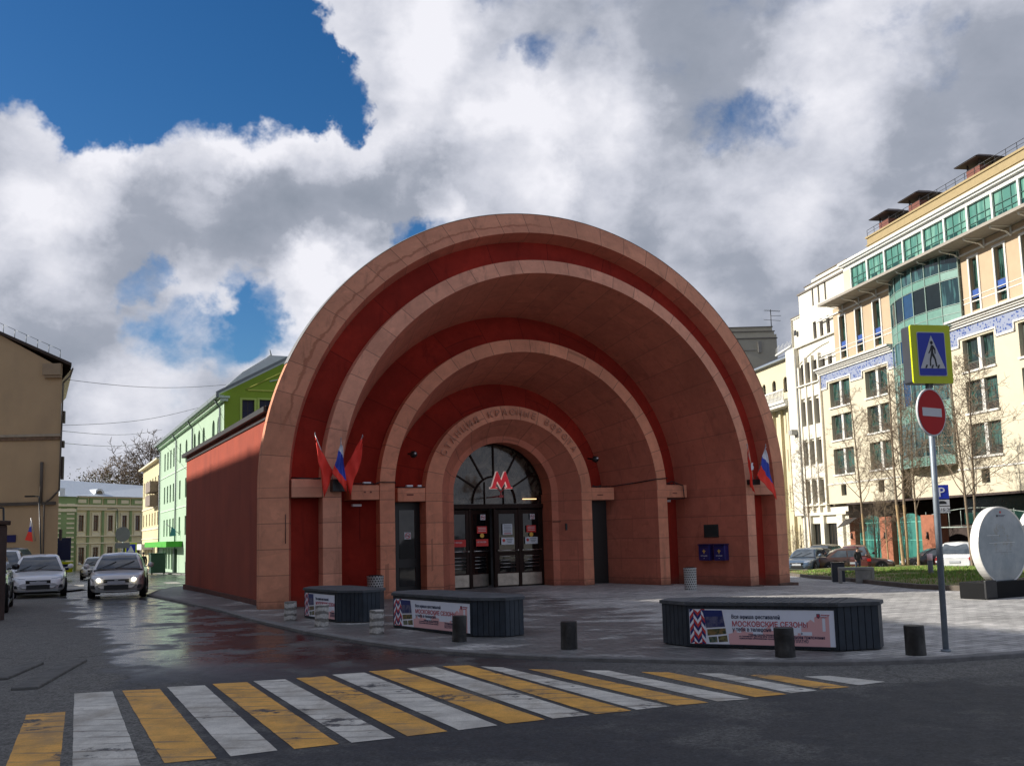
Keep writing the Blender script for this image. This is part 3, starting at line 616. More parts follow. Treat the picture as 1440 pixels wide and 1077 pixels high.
# red panels in the low gaps behind outer beams are the recess walls; small light fittings
WHF = mat('white_lamp_housing', (.75, .76, .8), .4, .05); BLK = mat('black_metal', (.012, .012, .013), .4, .1)
def lampbox(u, w, v, s=.14, d=.16):
    b = MB(); b.box(u - s, u + s, w - d, w, v - .03, v + .035); return b.build('light_fitting', WHF, metro, bevel=.01)
lampbox(-5.22, 1.98, 2.52, .13); lampbox(-5.05, 1.55, 3.10, .11, .1); lampbox(-5.62, 1.3, 3.11, .06, .1); lampbox(-3.3, 2.97, 3.10, .1, .1); lampbox(-2.98, 3.0, 3.10, .06, .1); lampbox(4.98, 1.9, 2.56, .1, .16)
def globe(u, w, v):
    b = MB(); b.T = Matrix.Translation((u, w, v)); b.lathe([(.001, -.11), (.06, -.095), (.10, -.05), (.115, 0), (.10, .05), (.06, .09), (.001, .10)], 14); b.tube((0, .05, 0), (0, .45, .05), .03); b.T = Matrix.Translation((u - .06, w - .10, v + .03)); o = b.build('globe_lamp', BLK, metro)
    b = MB(); b.T = Matrix.Translation((u + .01, w - .105, v + .02)); b.lathe([(.001, -.03), (.03, -.02), (.035, 0), (.03, .02), (.001, .03)], 10); b.build('lens', WHF, o)
globe(-3.18, 2.85, 4.03); globe(2.95, 2.75, 3.95)
# cables along the beams
b = MB(); ca = [(-6.6, -.3, 3.13), (-6.0, .5, 3.10), (-5.5, 1.38, 3.09), (-4.9, 1.40, 3.075), (-4.72, 1.36, 3.12), (-4.30, 1.33, 3.12), (-4.28, 1.38, 3.08)]
b.path(ca, .014, 5); b.build('cable', BLK, metro); b = MB(); b.path([(-3.75, 2.84, 3.07), (-3.3, 2.83, 3.065), (-2.85, 2.82, 3.07)], .014, 5)
b.build('cable', BLK, metro); b = MB(); b.path([(2.85, 2.84, 3.08), (3.5, 2.86, 3.08), (3.66, 3.0, 3.09), (4.0, 2.2, 3.15), (4.28, 1.36, 3.22), (4.72, 1.37, 3.26)], .018, 5)
b.path([(4.72, 1.40, 3.1), (4.9, 1.38, 3.16), (5.3, 1.36, 3.02), (5.34, 1.37, 2.62), (4.75, 1.40, 2.6)], .016, 5)
for s_ in (-1, 1):
    for i in range(14):
        u = s_ * random.uniform(4.75, 5.25) if i < 8 else s_ * random.uniform(2.9, 3.45); w = 1.5 if i < 8 else 2.93; b.tube((u, w, 3.06), (u + random.uniform(-.12, .12), w, 3.06 + random.uniform(.02, .1)), .012, n=4)
b.build('cable', BLK, metro); b = MB(); b.path([(-7.5, -.1, 3.14), (-7.0, -.25, 3.11), (-6.8, -.27, 3.12)], .02, 5)
b.build('cable', BLK, metro)
b = MB(); b.box(-5.15, -5.1, 1.42, 1.44, 2.84, 2.88); b.box(-4.98, -4.93, 1.42, 1.44, 2.84, 2.88); b.box(-3.4, -3.2, 2.84, 2.86, 2.83, 2.87); b.box(3.05, 3.25, 2.84, 2.86, 2.80, 2.83); b.box(4.95, 5.1, 1.42, 1.44, 2.78, 2.81); b.build('beam_marking', mat('dark_mark', (.2, .07, .05), .8), metro)
b = MB(); b.box(2.0, 2.12, 3.12, 3.16, 1.72, 1.93); b.tube((1.7, 3.42, 2.0), (1.93, 3.3, 2.0), .01); b.build('intercom', BLK, metro)
b = MB(); b.path([(-7.66, -.24, 1.55), (-7.66, -.245, 2.25)], .012, 4); b.build('conduit', mat('conduit_dark', (.12, .05, .035), .7), metro)
# inscription around the arch
INS = mat('inscription_bronze', (.48, .21, .13), .6, .2, 20)  # pinkish brown colour of the raised letters
msg = 'СТАНЦИЯ КРАСНЫЕ ВОРОТА'; a0, a1 = radians(151), radians(34); n = len(msg)
for i, ch in enumerate(msg):
    if ch == ' ': continue
    a = a0 + (a1 - a0) * i / (n - 1); R = 2.50
    b_x, b_z = R * cos(a), ZS + KV * R * sin(a); ry = pi / 2 - a
    o = text('letter', ch, .27, INS, metro, (0, 0, 0), depth=.014, align='CENTER')
    o.matrix_local = Matrix.Translation((b_x, 2.735 - .02, b_z)) @ Matrix.Rotation(ry, 4, 'Y') @ Matrix.Rotation(pi / 2, 4, 'X')
# metro letter on its post
ms = empty('metro_sign', mw(-.28, 3.05, 2.80), YAW, 'red letter M metro emblem with white outline over the entrance doors', 'metro sign')
def mshape(s, h):
    return [(-1.0, 0), (-.36, 0), (-.36, .14), (-.50, .14), (-.36, .52), (-.02, 0), (.02, 0), (.36, .52), (.50, .14), (.36, .14), (.36, 0), (1.0, 0), (1.0, .14), (.86, .14), (.42, 1.28), (.30, 1.28), (0, .66), (-.30, 1.28), (-.42, 1.28), (-.86, .14), (-1.0, .14)]
OUT = mat('white_sign_edge', (.75, .6, .55), .5, 0, emit=.25); RDL = mat('red_lit_letter', (.55, .01, .02), .4, 0, emit=.22)
pts = [(x * .38, z * .42 + .22) for x, z in mshape(1, 1)]
def ngon_plate(b, pts, y0, y1):
    vs, es, fs, *_ = delaunay_2d_cdt([Vector(p) for p in pts], [(i, (i + 1) % len(pts)) for i in range(len(pts))], [], 1, 1e-6)
    for f in fs: b.F([b.V((vs[i].x, y0, vs[i].y)) for i in f]); b.F([b.V((vs[i].x, y1, vs[i].y)) for i in f][::-1])
    n = len(pts)
    for i in range(n): b.poly([(pts[i][0], y0, pts[i][1]), (pts[i][0], y1, pts[i][1]), (pts[(i + 1) % n][0], y1, pts[(i + 1) % n][1]), (pts[(i + 1) % n][0], y0, pts[(i + 1) % n][1])])
b = MB(); ngon_plate(b, pts, -.04, .04); b.build('letter_outline', OUT, ms)
cxm, czm = 0, .5
def inset(P, d):
    n = len(P); out = []
    for i in range(n):
        p0, p, p1 = Vector(P[i - 1]), Vector(P[i]), Vector(P[(i + 1) % n]); a = (p - p0).normalized(); c = (p1 - p).normalized(); n1 = Vector((-a.y, a.x)); n2 = Vector((-c.y, c.x)); bi = (n1 + n2)
        bi = bi.normalized() if bi.length > 1e-4 else n1; k_ = d / max(.35, bi.dot(n1)); out.append(tuple(p + bi * k_))
    return out
b = MB(); ngon_plate(b, inset(pts, .009), -.056, -.041); b.build('letter', RDL, ms)
b = MB(); b.tube((0, 0, -.06), (0, 0, .17), .022, n=8); b.tube((0, 0, .12), (-.13, 0, .26), .015); b.tube((0, 0, .12), (.13, 0, .26), .015); b.tube((0, 0, .0), (0, 1.05, 0), .02); b.box(-.07, .07, -.03, .03, -.04, .03); b.build('post', mat('sign_post_red', (.35, .03, .03), .5), ms)
# glowing strip lamp behind the doors' glass
b = MB(); b.box(.0, .55, WD + .5, WD + .53, 2.72, 2.75); b.box(1.0, 1.5, WD - .06, WD - .04, 2.74, 2.765); b.build('strip_lamp', mat('warm_strip_lamp', (1, .62, .3), .5, 0, emit=1.5), metro)
# ---- flags
def cloth(pts_top, pts_bot, stripes, name, parent, n=14, amp=.02, seed=0):
    """hanging cloth: rows between two rails; stripes: materials across"""
    b = MB(); rg = random.Random(seed); ph = rg.uniform(0, 6)
    A = [Vector(p) for p in pts_top]; B_ = [Vector(p) for p in pts_bot]
    def on(P, t):
        s = t * (len(P) - 1); i = min(int(s), len(P) - 2); return P[i].lerp(P[i + 1], s - i)
    m_ = len(stripes) * 4; rows = []
    for i in range(n + 1):
        t = i / n; a, c = on(A, t), on(B_, t); row = []
        for j in range(m_ + 1):
            s = j / m_; p = a.lerp(c, s); p = p + Vector((0, amp * sin(9 * s + ph + 5 * t) + amp * .6 * sin(17 * t + ph), 0)); row.append(b.V(p))
        rows.append(row)
    for i in range(n):
        for j in range(m_): b.m = j // 4; b.F((rows[i][j], rows[i][j + 1], rows[i + 1][j + 1], rows[i + 1][j]), True)
    o = b.build(name, stripes, parent); sm = o.modifiers.new('s', 'SOLIDIFY'); sm.thickness = .004; return o
FR = mat('flag_red', (.85, .04, .02), .7, .1); FB = mat('flag_blue', (.03, .06, .42), .7, .1); FW = mat('flag_white', (.72, .72, .76), .7, .06); POLE = mat('flag_pole_steel', (.35, .35, .36), .4, .1, metal=.5)
def flag(base, tip, label, group, top, bot, stripes, seed):
    """all points in pavilion coordinates relative to base"""
    o = empty('flag', mw(*base), YAW, label, 'flag', group); rel = lambda p: (p[0] - base[0], p[1] - base[1], p[2] - base[2])
    b = MB(); b.tube((0, 0, 0), rel(tip), .014, .010, 6); t = Vector(rel(tip)); b.T = Matrix.Translation(t); b.lathe([(.001, -.02), (.02, 0), (.001, .06)], 8); b.build('pole', POLE, o)
    cloth([rel(p) for p in top], [rel(p) for p in bot], stripes, 'cloth', o, seed=seed, amp=.035); return o
GL = 'flags in the bracket left of the entrance'; GR = 'flags on the right pier'
W0 = -.55
flag((-6.55, W0, 3.0), (-7.03, W0 - .05, 4.16), 'red flag drooping from the leftmost slanting pole of the left bracket', GL, [(-7.02, W0 - .06, 4.1), (-6.93, W0 - .06, 3.9), (-6.76, W0 - .06, 3.55), (-6.58, W0 - .05, 3.25)], [(-7.01, W0 - .12, 4.0), (-7.0, W0 - .2, 3.5), (-6.92, W0 - .22, 3.2), (-6.85, W0 - .2, 2.62)], [FR], 1)
flag((-6.43, W0 - .05, 3.0), (-6.40, W0 - .12, 4.05), 'white, blue and red striped flag drooping from the upright middle pole of the left bracket', GL, [(-6.40, W0 - .14, 3.98), (-6.38, W0 - .14, 3.88)], [(-6.66, W0 - .26, 3.22), (-6.30, W0 - .24, 2.74)], [FW, FB, FB, FR], 2)
flag((-6.32, W0, 3.0), (-5.83, W0 - .05, 4.14), 'red flag drooping from the rightmost slanting pole of the left bracket', GL, [(-5.84, W0 - .06, 4.12), (-5.98, W0 - .06, 3.9), (-6.18, W0 - .06, 3.55), (-6.36, W0 - .05, 3.25)], [(-5.86, W0 - .14, 3.95), (-5.95, W0 - .22, 3.4), (-6.08, W0 - .22, 3.1), (-6.18, W0 - .16, 2.66)], [FR], 3)
b = MB(); b.box(-.16, .16, -.05, .2, -.22, .08); o = b.build('flag_bracket', BLK, loc=mw(-6.43, W0 + .02, 3.0), bevel=.01); o.rotation_euler = (0, 0, YAW); tag(o, 'black bracket holding three flags on the second pier left of the doors', 'bracket')
flag((6.50, -.55, 3.05), (6.14, -.80, 4.12), 'narrow red flag with white emblem hanging left on the right pier', GR, [(6.14, -.80, 4.06), (6.18, -.80, 3.8)], [(6.13, -.84, 2.95), (6.33, -.82, 2.62)], [FR], 5)
fl = [o for o in COL.objects if o.type == 'EMPTY' and o.get('label', '').startswith('narrow red flag')][0]
b = MB(); b.T = Matrix.Translation((-.30, -.36, .40)); b.plate([(-.04, -.10), (.03, -.08), (.055, .0), (.02, .06), (.04, .13), (-.03, .12), (-.05, .02)][::-1], -.004, .0); b.build('emblem', FW, fl)
flag((6.62, -.55, 3.05), (6.86, -.80, 4.12), 'white, blue and red striped flag hanging right on the right pier', GR, [(6.84, -.80, 4.08), (6.86, -.80, 3.98)], [(6.42, -.86, 3.22), (7.12, -.86, 2.46)], [FW, FW, FB, FB, FR, FR], 6)
b = MB(); b.box(-.16, .16, -.05, .35, -.10, .06); o = b.build('flag_bracket', BLK, loc=mw(6.56, -.58, 3.04), bevel=.01); o.rotation_euler = (0, 0, YAW); tag(o, 'black bracket holding two flags on the right outer pier', 'bracket')
# ---- plaque and mailboxes on the deep right soffit wall (wall runs from (6.32,-.42) to (5.58,2.16))
def on_wall(t, v):
    a, c = Vector((6.324, -.418)), Vector((5.576, 2.163)); p = a.lerp(c, t); d = (a - c).normalized(); return mw(p.x, p.y, v), YAW + atan2(d.y, d.x)
MBX = mat('mailbox_blue', (.012, .018, .14), .35, .12, coat=.3)
def mailbox(t, v, label):
    p, a = on_wall(t, v); o = empty('mailbox', p, a, label, 'mailbox', 'blue mailboxes on the wall'); 
    b = MB(); b.prism([(-.21, -.22), (.21, -.22), (.21, -.002), (-.21, -.002)], -.25, .22); bd = b.build('body', MBX, o, bevel=.02)
    b = MB(); b.prism([(-.225, -.245), (.225, -.245), (.225, -.002), (-.225, -.002)], .222, .26); b.box(-.16, .16, -.235, -.222, .15, .19); b.build('lid', mat('mailbox_blue_dark', (.008, .012, .08), .4, .1), o, bevel=.008)
    b = MB(); b.plate([(-.07, .06), (-.02, .0), (0, -.05), (.02, 0), (.07, .06), (.03, .05), (.015, .09), (-.015, .09), (-.03, .05)], -.228, -.222); b.build('emblem', mat('gold_emblem', (.6, .4, .08), .4), o); words('ПОЧТА РОССИИ', 0, -.12, .045, WTXT, -.222, o, width=.24); words('№', 0, -.19, .03, WTXT, -.222, o)
    return o
mailbox(.56, .92, 'blue mailbox on the wall, the left one of the pair below the plaque'); mailbox(.35, .92, 'blue mailbox on the wall, the right one of the pair, nearer the flags')
p, a = on_wall(.50, 1.58); b = MB(); b.box(-.27, .27, -.03, -.004, -.2, .2); b.m = 1; b.box(-.25, .25, -.035, -.03, -.18, -.17); b.box(-.25, .25, -.035, -.03, .17, .18)
o = b.build('plaque', [mat('dark_green_bronze', (.012, .03, .032), .35, .3, 6), mat('bronze_edge', (.06, .08, .07), .4)], loc=p, bevel=.004); o.rotation_euler = (0, 0, a); tag(o, 'dark bronze plaque on the wall above the two mailboxes', 'plaque')
# ---- litter bins
def litter_bin(loc, r, h, label, group=None):
    o = empty('litter_bin', loc, 0, label, 'litter bin', group)
    k_ = MATS.get('perforated_white')
    if not k_:
        k = NB('perforated_white'); c = k.tc.outputs['Object']; sp = k.n('ShaderNodeSeparateXYZ'); k.l(c, sp.inputs[0]); a = k.math('MULTIPLY', k.math('ARCTAN2', sp.outputs[1], sp.outputs[0]), 18 / (2 * pi)); z = k.math('MULTIPLY', sp.outputs[2], 15.5)
        row = k.math('MODULO', k.math('FLOOR', z), 2); fx = k.math('SUBTRACT', k.math('FRACT', k.math('ADD', k.math('ADD', a, 40), k.math('MULTIPLY', row, .5))), .5); fz = k.math('SUBTRACT', k.math('FRACT', z), .5)
        dd = k.math('SQRT', k.math('ADD', k.math('MULTIPLY', fx, fx), k.math('MULTIPLY', fz, fz))); hole = k.math('LESS_THAN', dd, .31)
        k.l(k.mix(hole, (.52, .52, .50), (.02, .02, .02)), k.b.inputs['Base Color']); k.b.inputs['Roughness'].default_value = .5; k_ = k.m
    b = MB(); b.lathe([(r * .93, 0), (r * .95, .02), (r, h - .03), (r * 1.04, h - .02), (r * 1.04, h), (r * .95, h), (r * .92, h - .1), (.01, h - .12)], 28); b.build('body', k_, o)
    b = MB(); b.lathe([(r * .80, h - .08), (r * .86, h + .012), (r * .78, h + .02), (r * .70, h - .08)], 20); b.build('liner', BLK, o); return o
p = gp(974, 829); litter_bin((p.x - .05, p.y, p.z), .175, .60, 'white perforated round litter bin beside the blue mailboxes')
p = mw(-5.0, 1.0, 0); litter_bin((p.x, p.y, 0.02), .22, .62, 'white perforated round litter bin behind the leftmost planter, its top showing')
# ------------------------------------------------------------------ planters / benches with printed banners
SLAT = mat('blue_grey_slats', (.022, .032, .045), .6, .3, 5, .1, 60, dirt=((.07, .075, .08), 3, .35, (1, 1, .3))); TOPM = mat('weathered_slat_top', (.075, .082, .09), .75, .35, 4, .3, 50)
BAN_BG = mat('banner_pale_blue', (.82, .86, .95), .45, .04); BAN_PK = mat('banner_pink', (.80, .46, .46), .45, .04); BAN_BL = mat('banner_navy', (.015, .03, .16), .45, .1); BAN_WH = mat('banner_white', (.84, .86, .92), .45, .03); BAN_RD = mat('banner_red', (.62, .05, .05), .45, .05); BAN_TX = mat('banner_text_navy', (.02, .035, .09), .5, 0); BAN_TR = mat('banner_text_red', (.50, .06, .09), .5, 0)
def photo_mat(i, a, c):
    k = NB('banner_photo_%d' % i); q = k.noise(k.tc.outputs['Object'], 14 + 3 * i, 6, .7); k.l(k.mix(k.ramp(q, .4, .6), a, c), k.b.inputs['Base Color']); k.b.inputs['Roughness'].default_value = .45; return k.m
PH = [photo_mat(0, (.02, .03, .12), (.12, .12, .2)), photo_mat(1, (.03, .06, .03), (.25, .16, .06)), photo_mat(2, (.03, .08, .07), (.2, .2, .12)), photo_mat(3, (.05, .04, .03), (.22, .2, .08))]
def planter(A, Bp, L, label, crop=1.0):
    """A: front face left end, Bp: front face right end on the ground"""
    A, Bp = Vector(A), Vector(Bp); d = (Bp - A).normalized(); L = (Bp - A).length; a = atan2(d.y, d.x)
    o = empty('planter_bench', (A.x, A.y, g(A.x, A.y)), a, label, 'planter', 'dark planter benches with printed banners'); H = .61; c, e, D = .46, .32, 1.0
    out = [(0, 0), (L, 0), (L + c, e), (L + c, D - e), (L, D), (0, D), (-c, D - e), (-c, e)]
    # slatted body: boards with narrow gaps on the chamfers and ends, plain front framing
    b = MB(); inner = [(x + (.02 if x < 0 else -.02 if x > L else 0), y + (.03 if y < .1 else -.03 if y > D - .1 else 0)) for x, y in out]
    b.m = 1; b.prism(inner, .02, H - .04); b.m = 0
    P = [Vector(p) for p in out]
    for i in range(len(P)):
        p, q = P[i], P[(i + 1) % len(P)]; n = max(1, int((q - p).length / .085)); dd = (q - p) / n; nr = Vector((dd.y, -dd.x)).normalized()
        for j in range(n):
            s0 = p + dd * (j + .05); s1 = p + dd * (j + .95); b.prism([(s0 + nr * .004)[:], (s1 + nr * .004)[:], (s1 - nr * .02)[:], (s0 - nr * .02)[:]][::-1][::-1], .015, H - .035)
    b.build('slatted_side', [SLAT, BLK], o)
    # top: lid rim and planks across
    b = MB(); sc = 1.035
    def grow(k_): return [((x - L / 2) * (1 + k_ / (L / 2 + .3)) + L / 2, (y - D / 2) * (1 + k_ / (D / 2)) + D / 2) for x, y in out]
    b.prism(grow(.03), H - .035, H - .005); n = int((L + .1) / .105)
    for j in range(n):
        x0 = .0 + j * (L / n); b.box(x0 + .008, x0 + L / n - .008, -.035, D + .035, H - .012, H + .012)
    for (xa, xb) in ((-c - .02, -.01), (L + .01, L + c + .02)):
        b.prism([(xa if xa > 0 else xb, -.03), (xb if xb > L else xb, -.03 if xb <= L else e - .02), (xb, D - e if xb > L else D + .03), (xa if xa < 0 else xa, D + .03 if xa > 0 else D - e)] if False else ([(L + .01, -.03), (L + c + .03, e - .02), (L + c + .03, D - e + .02), (L + .01, D + .03)] if xa > 0 else [(-.01, D + .03), (-c - .03, D - e + .02), (-c - .03, e - .02), (-.01, -.03)]), H - .012, H + .012)
    b.build('seat_top', TOPM, o)
    # banner
    z0, z1 = .055, .525; x0, x1 = .04, L - .04 if crop == 1 else L * .93; W = x1 - x0; Hh = z1 - z0; y = -.012
    fullW = W / crop
    X = lambda t: x0 + t * fullW; Z = lambda t: z0 + t * Hh; xe = x1
    ban = empty('banner', (0, 0, 0)); ban.parent = o
    b = MB(); b.box(x0, x1, y, -.003, z0, z1); b.build('sheet', BAN_BG, ban)
    def pl(pts, m, lay, name='print'):
        pts = [(min(X(p[0]), xe - .004), Z(p[1])) for p in pts]; b = MB(); yy = y - .0015 * lay
        b.poly([(p[0], yy, p[1]) for p in pts]); return b.build(name, m, ban)
    # skyline in pink along the lower edge
    sk = [(.28, 0), (.28, .30), (.31, .33), (.31, .42), (.33, .42), (.34, .34), (.37, .34), (.37, .45), (.385, .5), (.40, .45), (.40, .36), (.45, .36), (.45, .28), (.52, .28), (.52, .42), (.55, .50), (.57, .62), (.575, .42), (.62, .40), (.62, .30), (.70, .30), (.72, .36), (.78, .36), (.78, .50), (.82, .52), (.82, .66), (.845, .74), (.87, .66), (.87, .80), (.90, .86), (.92, .80), (.92, .42), (.94, .42), (.94, .80), (.965, .86), (.965, .52), (1.0, .56), (1.0, 0)]
    sk = [p for p in sk if X(p[0]) < xe] + ([(crop, 0)] if crop < 1 else [])
    b = MB(); [b.poly([(X(p[0]), y - .0015, Z(0)), (X(q[0]), y - .0015, Z(0)), (X(q[0]), y - .0015, Z(q[1])), (X(p[0]), y - .0015, Z(p[1]))]) for p, q in zip(sk, sk[1:]) if q[0] > p[0] + 1e-4 and X(q[0]) <= xe]; b.build('print', BAN_PK, ban)
    # chevron ribbon
    cols = [BAN_RD, BAN_WH, BAN_BL]; b = MB(); n = 11; w = .028
    for s in range(4):
        xa = .004 + s * w; sl = .16 if s % 2 == 0 else -.16
        for j in range(-3, n):
            za = j / 9.0 + (.08 if s % 2 else 0); b.m = (j + s) % 3; za1 = za + 1 / 9.0; lean = .0
            q = [(xa, za), (xa + w, za + sl), (xa + w, za1 + sl), (xa, za1)]
            q = [(min(u + max(0, .0), .14) , clamp01(v)) for u, v in q]
            if max(v for u, v in q) - min(v for u, v in q) > .01: b.poly([(X(u), y - .003, Z(v)) for u, v in q])
    b.build('print', cols, ban)
    pl([(.115, 1), (.245, 1), (.285, 0), (.135, 0)], BAN_WH, 3); pl([(.102, .97), (.240, .97), (.258, .50), (.122, .46)], PH[0], 4); pl([(.100, .97), (.240, .97), (.246, .80), (.108, .78)], BAN_BL, 5)
    pl([(.128, .42), (.260, .46), (.264, .30), (.130, .24)], PH[1], 4); pl([(.136, .20), (.196, .22), (.200, .06), (.142, .04)], PH[2], 4); pl([(.204, .22), (.268, .26), (.273, .08), (.208, .06)], PH[3], 4)
    def tx(s, t, zt, size, m, wid):
        if t > crop - .03: return
        o_ = text('lettering', s, size, m, ban, (X(t), y - .0035, Z(zt)), width=wid * fullW, depth=.0008, bold=size * .018); 
        if crop < 1 and t + wid > crop:
            for v in o_.data.vertices: v.co.x = min(v.co.x, xe - X(t) - .004)
    tx('Московские сезоны', .112, .90, .022, WTXT, .09)
    tx('Вся афиша фестивалей', .305, .74, .072, BAN_TX, .335); tx('МОСКОВСКИЕ СЕЗОНЫ', .308, .52, .095, BAN_TR, .515); tx('у тебя в телефоне', .308, .385, .072, BAN_TX, .27)
    tx('Наведи камеру телефона', .42, .275, .03, BAN_TX, .19); tx('и сканируй QR-код или скачай', .355, .225, .03, BAN_TX, .255); tx('приложение «Московские сезоны»', .355, .165, .03, BAN_TX, .255)
    tx('Установи приложение', .688, .21, .058, BAN_TX, .245); tx('БЕСПЛАТНО', .688, .095, .06, BAN_TX, .135)
    if crop == 1:
        pl([(.69, .40), (.755, .40), (.755, .30), (.69, .30)], BAN_WH, 3); pl([(.775, .40), (.85, .40), (.85, .30), (.775, .30)], BAN_BG, 3); tx('App Store', .705, .325, .03, BAN_TX, .045); tx('Google Play', .792, .325, .03, BAN_TX, .055)
        b = MB(); b.poly([(X(.779), y - .0055, Z(.31)), (X(.789), y - .0055, Z(.35)), (X(.779), y - .0055, Z(.39))]); b.build('print', BAN_TX, ban)
        pl([(.885, .90), (.908, .90), (.908, .82), (.897, .77), (.885, .82)], BAN_TX, 4); pl([(.889, .88), (.904, .88), (.904, .83), (.897, .80), (.889, .83)], BAN_TR, 5); tx('Московские', .915, .85, .026, BAN_TR, .055); tx('сезоны', .915, .79, .026, BAN_TR, .035)
    b = MB(); b.box(x0 - .012, x1 + .012, y - .006, -.002, z0 - .012, z0); b.box(x0 - .012, x1 + .012, y - .006, -.002, z1, z1 + .012); b.box(x0 - .012, x0, y - .006, -.002, z0, z1); b.box(x1, x1 + .012, y - .006, -.002, z0, z1); b.build('frame', SLAT, ban)
    return o
planter((2.36, 13.80), (4.16, 12.88), 2.2, 'dark slatted planter bench with a festival banner, rightmost of the three')
planter((-2.24, 17.95), (-.72, 15.93), 2.6, 'dark slatted planter bench with a festival banner, in front of the entrance doors')
planter((-4.45, 20.75), (-3.50, 19.35), 1.9, 'dark slatted planter bench with a cropped banner, leftmost of the three', crop=.80)

# ------------------------------------------------------------------ bollards
k = NB('marble_bollard'); o = k.tc.outputs['Object']; w_ = k.n('ShaderNodeTexWave', bands_direction='Z'); w_.inputs['Scale'].default_value = 2.6; w_.inputs['Distortion'].default_value = 4; w_.inputs['Detail'].default_value = 4; w_.inputs['Detail Scale'].default_value = 1.6; k.l(o, w_.inputs['Vector'])
c = k.mix(k.ramp(w_.outputs['Fac'], .15, .6), (.20, .19, .17), (.52, .50, .46)); c = k.scale(c, k.ramp(k.noise(o, 30, 6, .7), .3, .7, .7, 1.25)); k.l(c, k.b.inputs['Base Color']); k.b.inputs['Roughness'].default_value = .7; k.bump(k.noise(o, 30, 4), .3); MARB = k.m
DKST = mat('dark_gneiss_bollard', (.016, .015, .014), .55, .5, 6, .35, 30, dirt=((.10, .10, .095), 7, .45, (1, 1, .6)))
def bollard(X, Y, r, h, m, label, group, seed):
    rg = random.Random(seed); b = MB(); n = 20; prof_ = [(1.03, -.12), (1.02, 0), (1.0, h * .3), (.99, h * .65), (1.0, h - .018), (.96, h), (.01, h + .003)]
    lx, ly = rg.uniform(-.012, .012), rg.uniform(-.01, .01); rows = []
    for k_, (s, z) in enumerate(prof_): rows.append([b.V((r * s * cos(2 * pi * i / n) * (1 + .02 * sin(3 * i + seed)) + lx * z / h, r * s * sin(2 * pi * i / n) + ly * z / h, z)) for i in range(n)])
    for a, c in zip(rows, rows[1:]):
        for i in range(n): b.F((a[i], a[(i + 1) % n], c[(i + 1) % n], c[i]), True)
    o = b.build('stone_bollard', m, loc=(X, Y, g(X, Y))); o.rotation_euler = (0, 0, rg.uniform(0, 6)); e_ = o.modifiers.new('e', 'EDGE_SPLIT'); e_.split_angle = radians(50)
    return tag(o, label, 'bollard', group)
GB = 'pale veined stone bollards along the kerb'; GD = 'dark stone bollards along the kerb'
bollard(-4.62, 20.16, .125, .38, MARB, 'pale veined round bollard left of the leftmost planter, farthest along the kerb', GB, 1)
bollard(-3.68, 18.64, .127, .40, MARB, 'pale veined round bollard in front of the banner of the leftmost planter', GB, 2)
bollard(-2.39, 16.87, .125, .40, MARB, 'pale veined round bollard at the left end of the middle planter', GB, 3)
bollard(-.90, 15.33, .112, .39, DKST, 'dark stone bollard in front of the middle planter banner', GD, 4)
bollard(.72, 13.97, .118, .38, DKST, 'dark stone bollard standing free between the middle and right planters', GD, 5)
bollard(3.36, 12.52, .125, .36, DKST, 'dark stone bollard in front of the right planter banner', GD, 6)
bollard(4.94, 12.37, .122, .36, DKST, 'dark stone bollard right of the right planter, beside the sign post', GD, 7)

# ------------------------------------------------------------------ sign post with crossing light box and no-entry disc
sp_ = empty('sign_post', (5.42, 12.62, 0), 0, 'grey steel post carrying a yellow-framed pedestrian crossing sign above a red no entry disc', 'sign post')
GALV = mat('galvanised_steel', (.25, .29, .33), .5, .2, 6, metal=.35, dirt=((.12, .13, .14), 3, .4, (1, 1, .2)))
b = MB(); b.tube((0, 0, -.1), (.05, .02, 4.05), .038, .038, 12); b.tube((0, 0, 0), (0, 0, .03), .06, .06, 12); b.build('pole', GALV, sp_)
FLU = mat('fluorescent_yellow', (.62, .70, .005), .45, .05); BLU = mat('sign_blue', (.005, .03, .42), .4, .06); SWH = mat('sign_white', (.62, .62, .62), .45, .04); SBK = mat('sign_black', (.01, .01, .01), .5, 0); SRD = mat('sign_red', (.50, .008, .008), .55, .06, spec=.2); BOXG = mat('sign_box_dark', (.03, .035, .045), .5, .2)
bx = empty('crossing_sign', (.04, 0, 3.80), radians(12)); bx.parent = sp_
def rrect(x0, x1, z0, z1, r, n=5):
    out = []
    for cx, cz, a0 in ((x1 - r, z1 - r, 0), (x0 + r, z1 - r, 90), (x0 + r, z0 + r, 180), (x1 - r, z0 + r, 270)):
        for i in range(n + 1): a = radians(a0 + 90 * i / n); out.append((cx + r * cos(a), cz + r * sin(a)))
    return out[::-1]
b = MB(); b.plate(rrect(-.29, .29, -.385, .385, .03), -.11, -.082); b.build('yellow_frame', FLU, bx)
b = MB(); b.plate(rrect(-.285, .285, -.38, .38, .03), -.08, .10); b.build('light_box', BOXG, bx, bevel=.005)
b = MB(); b.plate(rrect(-.205, .205, -.29, .29, .02), -.114, -.111); b.m = 1; b.plate(rrect(-.196, .196, -.281, .281, .018), -.117, -.1145); b.m = 0
b.plate([(-.18, -.19), (0, .245), (.18, -.19)], -.120, -.1175); b.m = 2
def pp(pts): ngon_plate(b, [(x * .40, z * .44 - .01) for x, z in pts][::-1], -.1235, -.1205)
pp([(.0 + .05 * cos(t * pi / 6), .36 + .055 * sin(t * pi / 6)) for t in range(12)])
pp([(-.02, .29), (.05, .28), (.12, .18), (.125, .03), (.09, .03), (.085, .14), (.05, .18), (.04, .06), (.12, -.12), (.16, -.36), (.11, -.36), (.07, -.14), (-.01, -.02), (-.06, -.18), (-.07, -.34), (-.115, -.34), (-.10, -.14), (-.045, .04), (-.03, .16), (-.06, .10), (-.115, .03), (-.14, .05), (-.08, .14)])
